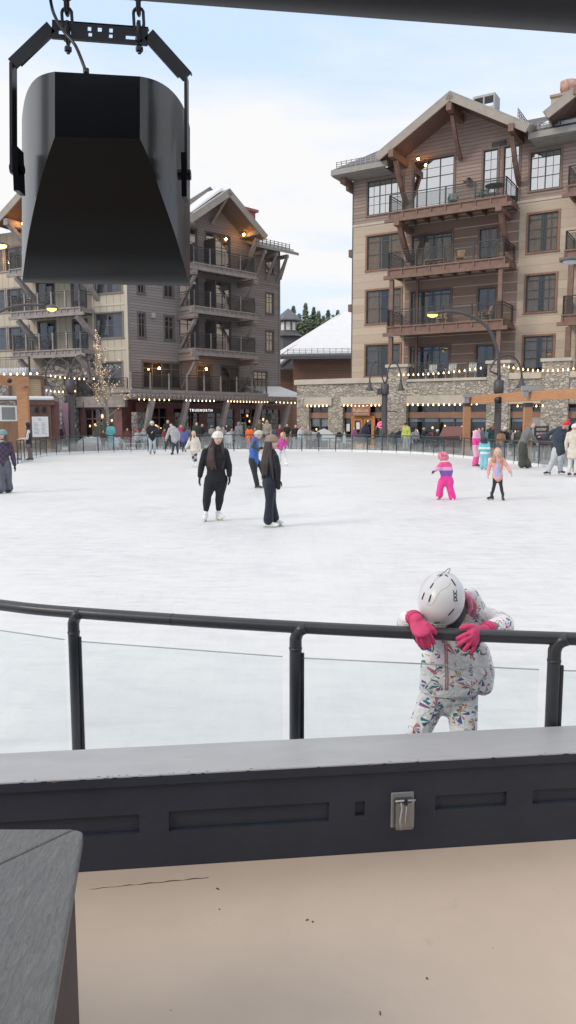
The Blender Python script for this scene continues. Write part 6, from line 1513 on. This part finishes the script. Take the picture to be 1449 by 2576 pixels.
# patterned fabric: pinwheels of coloured wedges on white
pm,nt,b=newmat('pinwheel_fabric')
tc=objco(nt)
def pin(scale,seed,thr,nw):
    mp=N(nt,'ShaderNodeMapping');L(nt,tc,mp.inputs[0]);mp.inputs['Location'].default_value=(seed,seed*.7,seed*1.3)
    vo=N(nt,'ShaderNodeTexVoronoi');vo.inputs['Scale'].default_value=scale;L(nt,mp.outputs[0],vo.inputs['Vector'])
    sv=N(nt,'ShaderNodeVectorMath',operation='SUBTRACT');L(nt,mp.outputs[0],sv.inputs[0]);L(nt,vo.outputs['Position'],sv.inputs[1])
    s=N(nt,'ShaderNodeSeparateXYZ');L(nt,sv.outputs[0],s.inputs[0])
    hx=mth(nt,'ADD',s.outputs[0],mth(nt,'MULTIPLY',s.outputs[1],.6))
    an=mth(nt,'DIVIDE',mth(nt,'ADD',mth(nt,'ARCTAN2',s.outputs[2],hx),math.pi),2*math.pi)
    cs=N(nt,'ShaderNodeSeparateColor');L(nt,vo.outputs['Color'],cs.inputs[0])
    q=mth(nt,'MULTIPLY',mth(nt,'ADD',an,cs.outputs[0]),nw);fl=mth(nt,'FLOOR',q);fr=mth(nt,'FRACT',q)
    cv=N(nt,'ShaderNodeCombineXYZ');L(nt,fl,cv.inputs[0]);L(nt,cs.outputs[1],cv.inputs[1]);L(nt,cs.outputs[2],cv.inputs[2])
    wn=N(nt,'ShaderNodeTexWhiteNoise',noise_dimensions='3D');L(nt,cv.outputs[0],wn.inputs['Vector'])
    sc=N(nt,'ShaderNodeSeparateColor');L(nt,wn.outputs['Color'],sc.inputs[0])
    on=mth(nt,'GREATER_THAN',sc.outputs[0],thr)
    wd=mth(nt,'LESS_THAN',mth(nt,'ABSOLUTE',mth(nt,'SUBTRACT',fr,.5)),.32)
    ds=mth(nt,'LESS_THAN',vo.outputs['Distance'],mth(nt,'ADD',.24,mth(nt,'MULTIPLY',sc.outputs[2],.34)))
    dm_=mth(nt,'GREATER_THAN',vo.outputs['Distance'],.07)
    msk=mth(nt,'MULTIPLY',mth(nt,'MULTIPLY',on,wd),mth(nt,'MULTIPLY',ds,dm_))
    r=N(nt,'ShaderNodeValToRGB');L(nt,sc.outputs[1],r.inputs[0]);r.color_ramp.interpolation='CONSTANT';e=r.color_ramp.elements
    cols=[(.5,.09,.12),(.5,.2,.12),(.06,.12,.36),(.03,.22,.24),(.5,.4,.1),(.28,.1,.28),(.55,.2,.27),(.12,.28,.2)]
    while len(e)<len(cols): e.new(.5)
    for i,c in enumerate(cols): e[i].position=i/len(cols);e[i].color=rgba(c)
    return msk,r.outputs[0]
m1,c1=pin(12.5,0.,.38,10.);m2,c2_=pin(19.,3.3,.55,8.)
cc=mixc(nt,m2,(.86,.84,.85),c2_);cc=mixc(nt,m1,cc,c1)
L(nt,cc,b.inputs['Base Color']);b.inputs['Roughness'].default_value=.6;b.inputs['Specular IOR Level'].default_value=.35
n=noise(nt,objco(nt,(1,1,1.4)),9,4,.6);n.node.inputs['Distortion'].default_value=1.0
bump(nt,b,mth(nt,'ADD',n,mth(nt,'MULTIPLY',noise(nt,tc,28,3),.25)),.8,.04)
# jacket
j=MB()
j.tube([Q(1137,1737,3.34),Q(1137,1715,3.34),Q(1137,1665,3.36),Q(1140,1620,3.40),Q(1150,1580,3.43),Q(1168,1550,3.42)],[(.148,.105),(.15,.108),(.142,.1),(.135,.095),(.125,.092),(.09,.08)],28,(1,0,0),False)
j.ell(Q(1205,1700,3.33),(.055,.07,.075))
# right side hanging flap of the open hem
j.tube([Q(1205,1640,3.36),Q(1212,1690,3.33),Q(1214,1722,3.31)],[.05,.06,.05],14,None,True)
# hood and collar behind head
j.tube([Q(1178,1560,3.38),Q(1188,1525,3.34),Q(1182,1498,3.3)],[(.06,.06),(.055,.06),(.035,.04)],18,None,True)
j.tube([Q(1150,1590,3.36),Q(1190,1560,3.38),Q(1215,1550,3.36)],[.06,.07,.05],16,None,True)
# arms: image right
j.tube([Q(1195,1565,3.38),Q(1232,1560,3.33),Q(1262,1568,3.25)],[.055,.056,.052],16,None,True)
j.tube([Q(1264,1568,3.25),Q(1262,1580,3.17),Q(1244,1585,3.12),Q(1222,1588,3.085)],[.05,.054,.05,.033],16,None,True)
# image left
j.tube([Q(1120,1575,3.40),Q(1075,1568,3.36),Q(1042,1572,3.28)],[.055,.055,.05],16,None,True)
j.tube([Q(1042,1576,3.28),Q(1026,1572,3.2),Q(1030,1560,3.12),Q(1040,1560,3.08)],[.05,.052,.046,.036],16,None,True)
jo=j.build('jacket',pm,kid,voxel=.007,sm=2)
# trousers
t=MB()
t.tube([Q(1135,1715,3.34),Q(1130,1740,3.35)],[(.13,.1),(.12,.1)],22,(1,0,0),True)
zk=lambda x,y,Y:Q(x,y,Y)
HL=Q(1094,1748,3.34);HR=Q(1162,1748,3.34);KL=Q(1054,1838,3.28);KR=Q(1166,1840,3.28);AL=V((KL.x-.06,.06,.222));AR=V((KR.x+.05,.05,.222))
t.tube([HL,HL.lerp(KL,.5),KL,KL.lerp(AL,.5),AL],[.07,.062,.054,.056,.06],18,None,True)
t.tube([HR,HR.lerp(KR,.5),KR,KR.lerp(AR,.5),AR],[.074,.068,.062,.058,.062],18,None,True)
t.build('trousers',pm,kid,voxel=.009,sm=2)
# body under the clothes: one continuous mesh
bd=MB();HD=Q(1118,1523,3.16)
bd.tube([Q(1137,1715,3.34),Q(1140,1640,3.38),Q(1160,1570,3.41)],[(.085,.06),(.1,.07),(.08,.06)],18,(1,0,0),True)
bd.tube([Q(1160,1562,3.4),Q(1152,1540,3.3),HD],[.04,.032,.04],14,None,True)
bd.ell(HD,(.072,.088,.085));bd.ell(HD+V((-.015,-.0,-.055)),(.045,.05,.045));bd.ell(HD+V((-.028,-.045,-.058)),(.012,.014,.012))
for a,bb,c in ((Q(1195,1565,3.38),Q(1264,1570,3.24),Q(1222,1588,3.085)),(Q(1120,1575,3.4),Q(1040,1574,3.26),Q(1040,1562,3.09))):
    bd.tube([a,a.lerp(bb,.5),bb],[.035,.03,.027],12,None,True);bd.tube([bb,bb.lerp(c,.6),c],[.027,.025,.02],12,None,True)
for h,k,a in ((HL,KL,AL),(HR,KR,AR)):
    bd.tube([h,k,a],[.05,.04,.035],12,None,True);bd.tube([a,a+V((0,-.1,-.05))],[.03,.02],10,None,True)
# hands inside gloves are part of the body
def hand2(mb,W,K,dirs,k,tips,th):
    """wrist W, knuckle line K (4 pts), finger tips list of 2-joint chains, thumb chain; k = inflate"""
    kc=sum(K,V())/4;lat=(K[3]-K[0]).normalized()
    mb.tube([W,W.lerp(kc,.45),W.lerp(kc,.85)],[(.024*k,.02*k),(.036*k,.017*k),(.038*k,.015*k)],14,lat,True)
    for a,ch in zip(K,tips): mb.tube([W.lerp(a,.75)]+[a]+ch,[.011*k,.0108*k]+[.0102*k]*(len(ch)-1)+[.0085*k],10,None,True)
    mb.tube(th,[.0125*k]*(len(th)-1)+[.0095*k],10,None,True)
# image-left glove: wrist at (1045,1556), back of hand toward camera, fingers hang down in front of the rail
YL=2.985
WL=Q(1046,1560,3.055)
KL4=[Q(1049,1593,YL-.002),Q(1057,1592,YL-.008),Q(1066,1590,YL-.008),Q(1074,1588,YL-.002)]
TL_=[[Q(1052,1611,YL),Q(1057,1624,YL+.008)],[Q(1063,1613,YL-.004),Q(1068,1629,YL+.006)],[Q(1075,1611,YL-.004),Q(1081,1627,YL+.006)],[Q(1085,1604,YL),Q(1092,1617,YL+.008)]]
ThL=[Q(1057,1565,3.04),Q(1075,1572,3.0),Q(1088,1583,2.995),Q(1095,1592,3.0)]
WR=Q(1222,1588,3.075);YR=2.975
KR4=[Q(1190,1590,YR+.005),Q(1188,1600,YR-.004),Q(1189,1609,YR-.003),Q(1194,1617,YR+.006)]
TR_=[[Q(1170,1597,YR),Q(1151,1606,YR+.008)],[Q(1172,1609,YR-.004),Q(1153,1622,YR+.006)],[Q(1180,1620,YR-.002),Q(1168,1635,YR+.006)],[Q(1192,1629,YR+.004),Q(1185,1641,YR+.012)]]
ThR=[Q(1203,1582,3.03),Q(1186,1576,3.0),Q(1172,1577,2.99),Q(1160,1580,2.99)]
hand2(bd,WL,KL4,0,.8,TL_,ThL);hand2(bd,WR,KR4,0,.8,TR_,ThR)
bd.build('body',M_skin,kid,voxel=.006,sm=1)
gp_=paint('pink_glove',(.62,.05,.165),.6,.12,9,.3,.004)
gd=paint('glove_palm_black',(.035,.03,.035),.7,.2,9,.2,.003)
for nm,W,Kk,T,Th,el in (('l',WL,KL4,TL_,ThL,Q(1036,1552,3.1)),('r',WR,KR4,TR_,ThR,Q(1236,1580,3.1))):
    g=MB();hand2(g,W,Kk,0,1.04,T,Th)
    ax=(W-el).normalized();g.tube([W-ax*.022,W-ax*.008,W+ax*.01],[.038,.034,.03],16,None,True)
    o=g.build('glove',gp_,kid,voxel=.0034,sm=1)
    c=sum(Kk,V())/4
    pd=MB();off=V((0,.022,-.004))
    pd.tube([W.lerp(c,.5)+off,c+off+V((0,0,-.012)),sum((t_[-1] for t_ in T),V())/4+off+V((-.006 if nm=='l' else .012,.002,-.004))],[(.034,.012),(.036,.012),(.022,.009)],12,(Kk[3]-Kk[0]).normalized(),True)
    pd.build('glove_palm',gd,o,voxel=.0034,sm=1)
    # knuckle seams
    se=MB()
    for a,ch in zip(Kk,T): se.tube([a+V((0,-.0125,0)),ch[0]+V((0,-.0122,0))],.0011,5)
    se.build('glove_seam',paint('dark_pink_seam',(.4,.03,.1),.7,.1,9,0),o)
pm_=MB().tube([Q(1041,1583,3.02),Q(1046,1602,3.0),Q(1056,1621,2.998)],[.012,.014,.009],10,None,True).tube([Q(1202,1612,3.0),Q(1196,1628,2.99),Q(1184,1642,2.99)],[.013,.013,.009],10,None,True);pm_.build('glove_palm',gd,kid,True)
for A_,B_2 in ((WL,Q(1036,1552,3.1)),(WR,Q(1236,1580,3.1))):
    ax_=(A_-B_2).normalized()
    for kk in (0,1): MB().tube([A_-ax_*(.004+kk*.014),A_-ax_*(.001+kk*.014)],.0355+kk*.001,18).build('glove_cuff_band',paint('cuff_pink',(.45,.03,.12),.7,.1,9,0),kid,True)
# drawcord loop and cuff tabs
MB().tube([Q(1088,1618,2.99),Q(1091,1632,2.99),Q(1088,1640,2.995)],.0025,6).build('glove_leash',gd,kid,True)
MB().tube([Q(1030,1545,3.1),Q(1040,1541,3.09),Q(1046,1550,3.08)],.006,8).build('cuff_toggle',gd,kid,True)
# zipper
zp=MB();zz_=[(1121,1608),(1121,1640),(1123,1680),(1125,1712),(1124,1738)]
dgx=bpy.context.evaluated_depsgraph_get()
def onj(x,y,off=.002,obj=jo):
    r=ray(x,y);o=V((0,0,HC))-K0;h,loc,nn,_=obj.ray_cast(o,r.normalized())
    return (loc-r.normalized()*off) if h else None
dgx.update()
pts=[onj(x,y) for x,y in [(1121+ (i/26)*4-(0 if i<20 else (i-20)*.3),1606+i*5.) for i in range(27)]]
pts=[p for p in pts if p is not None]
if len(pts)>3:
    zl_=MB()
    for dx,w in ((-.0055,.0024),(.0055,.0024)): zl_.tube([p+V((dx,0,0)) for p in pts],w,6)
    zo=zl_.build('zipper',paint('zip_pink',(.6,.2,.27),.6,.1,9,0),kid,True)
    MB().tube([p+V((0,.0005,0)) for p in pts],.0022,5).build('zip_teeth',paint('zip_white',(.7,.66,.67),.5,.1,9,0),zo,True)
MB().tube([HD+V((.03,.01,-.07)),HD+V((.045,.05,-.04)),HD+V((.07,.12,-.03))],[.05,.06,.055],14,None,True).ell(HD+V((-.01,.012,-.06)),(.05,.05,.05)).build('neck_warmer',paint('dark_fleece',(.04,.038,.05),.9,.2,20,.4,.005),kid,voxel=.006,sm=1)
# small round badge print on the chest
bp=onj(1108+640*0,1677)
if bp:
    rg=[onj(1101+4.6*math.cos(a),1677+4.6*math.sin(a),.0012) for a in [k*math.pi/7 for k in range(15)]]
    if all(r is not None for r in rg): MB().tube(rg,.0013,5).build('badge_print',M_black,kid)
# pink lining at the hood edge
lm_=MB();lm_.tube([Q(1160,1488,3.22),Q(1176,1505,3.24),Q(1182,1525,3.24),Q(1178,1540,3.24)],[.014,.018,.016,.012],10,None,True)
lm_.tube([Q(1170,1500,3.26),Q(1192,1520,3.3),Q(1190,1545,3.3)],[.02,.022,.016],10,None,True)
lm_.build('hood_lining',paint('lining_pink',(.65,.2,.3),.7,.2,20,.3,.01),kid,voxel=.006,sm=1)
# skates
for a in (AL,AR):
    b_=MB();b_.tube([a+V((0,0,.08)),a+V((0,-.0,.0)),a+V((0,0.01,-.02))],[.04,.038,.04],12,None,True);b_.tube([a+V((0,.03,-.03)),a+V((0,-.06,-.03)),a+V((0,-.13,-.04))],[.03,.036,.024],12,None,True)
    o=b_.build('skate',paint('boot_white',(.8,.8,.8),.4,.1,8,.1,.004),kid,voxel=.008,sm=1)
    MB().box(a.x-.003,a.x+.003,-.1,.13,.126,.157).box(a.x-.006,a.x+.006,-.06,-.04,.152,a.z-.05).box(a.x-.006,a.x+.006,.07,.09,.152,a.z-.05).build('blade',paint('skate_blade',(.62,.58,.5),.3,.1,6,0,metal=.6),o)
# ---- helmet: crown faces the camera, brim towards lower right
HCn=Q(1110,1507,3.145)
ax=V((-.16,-.62,.77)).normalized()          # crown direction
fr_=V((-.35,-.75,-.55));fr_=(fr_-ax*fr_.dot(ax)).normalized()   # forehead direction
sd=ax.cross(fr_).normalized()
def hs_(th,ph,k=1.):   # th around, ph from brim(0) to crown(90)
    a,b_,c=.098,.122,.114
    r=math.cos(R(ph));z=math.sin(R(ph))
    p=sd*(a*r*math.cos(R(th)))*k+fr_*(b_*r*math.sin(R(th)))*k+ax*(c*z)*k
    # ear and nape drop
    if ph<0: p=p*1.0
    return HCn+p
rs=[]
def brim(th):
    s=math.sin(R(th));c=abs(math.cos(R(th)));return -14-16*max(0,c-.35)*(1.1 if s<.3 else .4)-(12 if s<-.3 else 0)*abs(s)
for t_ in [i/13 for i in range(14)]:
    rs.append([hs_(th,brim(th)+(88-brim(th))*t_) for th in range(0,360,10)])
inner=[[HCn+(p-HCn)*.9 for p in r] for r in rs[::-1][3:]]
hm=MB();hm.rings([[HCn+(hs_(th,brim(th))-HCn)*.9 for th in range(0,360,10)]]+rs,cap=True)
hmm,nt,b=newmat('helmet_white');b.inputs['Base Color'].default_value=(.7,.7,.72,1);b.inputs['Roughness'].default_value=.38;b.inputs['Coat Weight'].default_value=.15
ho=hm.build('helmet',hmm,kid,True)
lin=MB().rings([[HCn+(hs_(th,brim(th)+(60-brim(th))*t_)-HCn)*.93-ax*.016*(1-t_) for th in range(0,360,12)] for t_ in (0,.3,.7,1.)],cap=True).build('helmet_lining',paint('black_padding',(.03,.03,.035),.9,.2,20,.4,.004),ho,True)
def ph_on(x,y,off=.0008):
    r=ray(x,y).normalized();o=V((0,0,HC))-K0;h,loc,nn,_=ho.ray_cast(o,r);return (loc+nn*off,nn) if h else None
bpy.context.evaluated_depsgraph_get().update()
def slot(mb,p,q,w=.0035,n=6):
    pts=[]
    for i in range(n+1):
        h=ph_on(p[0]+(q[0]-p[0])*i/n,p[1]+(q[1]-p[1])*i/n,.0002)
        if h: pts.append(h[0])
    if len(pts)>2: mb.tube(pts,[w*.6]+[w]*(len(pts)-2)+[w*.6],6)
vs=MB()
for p,q_ in (((1122-41,1490),(1122-37,1474)),((1074.,1474.),(1067+12,1460)),((1062,1483),(1067,1469)),((1080,1467),(1087,1455)),((1124,1453),(1136,1470)),((1116,1518),(1128,1508))): slot(vs,p,q_)
# transform of crop coords: 1500F+x*.483 -> /1.59
vs=MB()
cvt=lambda x,y:((1500+x*.4831)/1.59,(2200+y*.4831)/1.59)
for a,b_ in (((389,412),(410,352)),((445,432),(465,368)),((456,318),(484,274)),((533,218),(557,206)),((578,205),(603,220)),((630,240),(668,298)),((606,542),(655,485)),((490,605),(535,598))): slot(vs,cvt(*a),cvt(*b_),.0034)
vs.build('vent_slot',M_black,ho,True)
ln_=MB()
def line_(pl,w=.0008):
    pts=[]
    for a,b_ in zip(pl,pl[1:]):
        for i in range(6):
            h=ph_on(*cvt(a[0]+(b_[0]-a[0])*i/6,a[1]+(b_[1]-a[1])*i/6),.0)
            if h: pts.append(h[0])
    if len(pts)>2: ln_.tube(pts,w,5)
line_([(432,440),(440,458),(470,455),(495,420),(520,370),(545,335),(590,315),(620,285),(625,270)])
line_([(484,274),(505,240),(533,215)]);ln_.build('shell_seam',paint('seam_grey',(.3,.3,.31),.5,.1,9,0),ho)
# lettering on the side of the helmet, read bottom to top
lt_=MB()
def stroke(pl,w=.0021):
    pts=[]
    for a,b_ in zip(pl,pl[1:]):
        for i in range(5):
            h=ph_on(*cvt(a[0]+(b_[0]-a[0])*i/4.,a[1]+(b_[1]-a[1])*i/4.),.0003)
            if h: pts.append(h[0])
    if len(pts)>2: lt_.tube(pts,w,5)
B0=(680,420);ux=(-.05,-1.);uy=(-1.,.05)   # reading direction up, letter tops toward left
def LT(c,pl,s=26):
    stroke([(B0[0]-2+ (uy[0]*q_[1]*24)+ux[0]*(c+q_[0]*s),B0[1]+ux[1]*(c+q_[0]*s)+uy[1]*q_[1]*24) for q_ in pl])
box_=[(0.05,0),(.05,.95),(.2,1),(.85,1),(1,.85),(1,.15),(.85,0)]
LT(0,[(0,-.25),(0,1),(.85,1),(1,.85),(1,.2),(.85,.05),(.12,.05)],24)
LT(32,[(0,.15),(.15,0),(.85,0),(1,.15),(1,.85),(.85,1),(.15,1),(0,.85),(0,.15)],24)
LT(64,[(1,0),(.15,0),(0,.15),(0,.85),(.15,1),(1,1)],24)
lt_.build('helmet_lettering',paint('letter_grey',(.07,.07,.08),.5,.1,9,0),ho)
# goggle strap clip wire sticking up
wr=[Q(1099,1448,3.1),Q(1115,1441,3.12),Q(1126,1432,3.13),Q(1132,1431,3.14),Q(1130,1437,3.14),Q(1121,1450,3.13),Q(1121,1455,3.1)]
MB().tube(spline(wr,5),.0018,6).build('goggle_clip',paint('clip_grey',(.25,.25,.26),.4,.1,9,0),ho,True)
KS=1.068;nk0=V((K0.x*KS,K0.y*KS,0));camv=V((0,0,HC));MX=Matrix.Translation(camv+(K0-camv)*KS-nk0)@Matrix.Scale(KS,4)
def kids(o):
    for ch in [x for x in SC.objects if x.parent==o]: ch.data.transform(MX);kids(ch)
kids(kid);kid.location=nk0
# ================================================================ BEHIND THE CAMERA: trees whose reflections show in the glass
for i,(x,y,h,w) in enumerate(((-14,-24,13,2.6),(-9,-27,16,3),(-4,-25,11,2.4),(3,-28,15,3),(9,-25,12,2.5),(16,-27,17,3.2),(22,-24,13,2.8),(29,-26,15,3),(-22,-26,15,3))):
    e=empty('pine_tree',(x,y,0),0,'tall dark pine behind the camera, seen only as a reflection','tree','pines behind the camera')
    MB().tube([(0,0,0),(0,0,h)],[.25,.04],7).build('trunk',paint('bark',(.1,.07,.05),.9,.2,3,0),e)
    rr=random.Random(90+i);m=MB()
    for k in range(520):
        t=rr.random()**.8;z=h*(.15+.84*t);ln=((1-t)**.8*w+.15)*rr.uniform(.5,1.05);a=rr.uniform(0,6.283);d=V((math.cos(a),math.sin(a),0));s_=V((-d.y,d.x,0));p0=d*ln*.2+V((0,0,z));p1=d*ln+V((0,0,z-ln*.3));q_=.15+ln*.12
        m.poly([p0-s_*q_*.4,p0+s_*q_*.4,p1+s_*q_,p1+d*.3-V((0,0,.2)),p1-s_*q_])
    m.build('crown',MATS['needles_0'],e)
# ================================================================ CAMERA, LIGHT, SKY
cam=bpy.data.cameras.new('camera');co=bpy.data.objects.new('camera',cam);COL.objects.link(co)
co.location=(0,0,HC);co.rotation_euler=(R(90)-PITCH,0,0)
cam.sensor_fit='HORIZONTAL';cam.sensor_width=36;cam.lens=36*FPX/1449.;cam.clip_start=.05;cam.clip_end=2000
cam.dof.use_dof=False
SC.camera=co
SUN_EL,SUN_AZ=R(34),R(-118)   # azimuth measured from +Y towards +X
sun=bpy.data.lights.new('sun','SUN');sun.energy=1.05;sun.angle=R(20);sun.color=(1,.88,.74);s_o=bpy.data.objects.new('sun',sun);COL.objects.link(s_o)
dv=V((math.sin(SUN_AZ)*math.cos(SUN_EL),math.cos(SUN_AZ)*math.cos(SUN_EL),math.sin(SUN_EL)))
s_o.rotation_euler=dv.to_track_quat('Z','Y').to_euler()
w=bpy.data.worlds.new('World');SC.world=w;w.use_nodes=True;nt=w.node_tree;bg=nt.nodes['Background']
sk=N(nt,'ShaderNodeTexSky',sky_type='NISHITA');sk.sun_disc=False;sk.sun_elevation=SUN_EL;sk.sun_rotation=SUN_AZ;sk.air_density=1.;sk.dust_density=1.2;sk.ozone_density=1.2;sk.altitude=1800
tc=N(nt,'ShaderNodeTexCoord');sx=N(nt,'ShaderNodeSeparateXYZ');L(nt,tc.outputs['Generated'],sx.inputs[0])
zz=mth(nt,'ADD',mth(nt,'MAXIMUM',sx.outputs[2],0.),.16)
cb_=N(nt,'ShaderNodeCombineXYZ');L(nt,mth(nt,'DIVIDE',sx.outputs[0],zz),cb_.inputs[0]);L(nt,mth(nt,'DIVIDE',sx.outputs[1],zz),cb_.inputs[1])
mp=N(nt,'ShaderNodeMapping');L(nt,cb_.outputs[0],mp.inputs[0]);mp.inputs['Scale'].default_value=(.42,.62,1);mp.inputs['Rotation'].default_value=(0,0,.35);mp.inputs['Location'].default_value=CLOC
nn=noise(nt,mp.outputs[0],1.5,9,.56);nn.node.inputs['Distortion'].default_value=.35
el=sx.outputs[2]
bank=ramp(nt,el,[(.0,.35),(.13,.4),(.19,.95),(.31,.95),(.40,.5),(.46,.3),(.58,1.)])
mask=ramp(nt,mth(nt,'ADD',nn,mth(nt,'MULTIPLY',mth(nt,'SUBTRACT',bank,.6),.3)),[(.42,.0),(.60,1.)])
skm=mixc(nt,1.,sk.outputs[0],(SKYG,SKYG,SKYG),'MULTIPLY')
skb=mixc(nt,.86,skm,(4.9,6.15,8.0));ov=ramp(nt,el,[(.47,0.),(.62,1.)])
cl=mixc(nt,mask,skb,mixc(nt,ov,CLOUD,tuple(c*1.25 for c in CLOUD)))
L(nt,cl,bg.inputs['Color']);bg.inputs['Strength'].default_value=.1
SC.view_settings.view_transform='Standard';SC.view_settings.look='None';SC.view_settings.exposure=.57;SC.view_settings.gamma=1
for o in SC.objects:
    if o.parent is None and o.type=='MESH' and 'kind' not in o: print('untagged',o.name)
for o in SC.objects:
    if 'label' in o and len(o['label'].split())>16: print('LONG',len(o['label'].split()),o['label'])
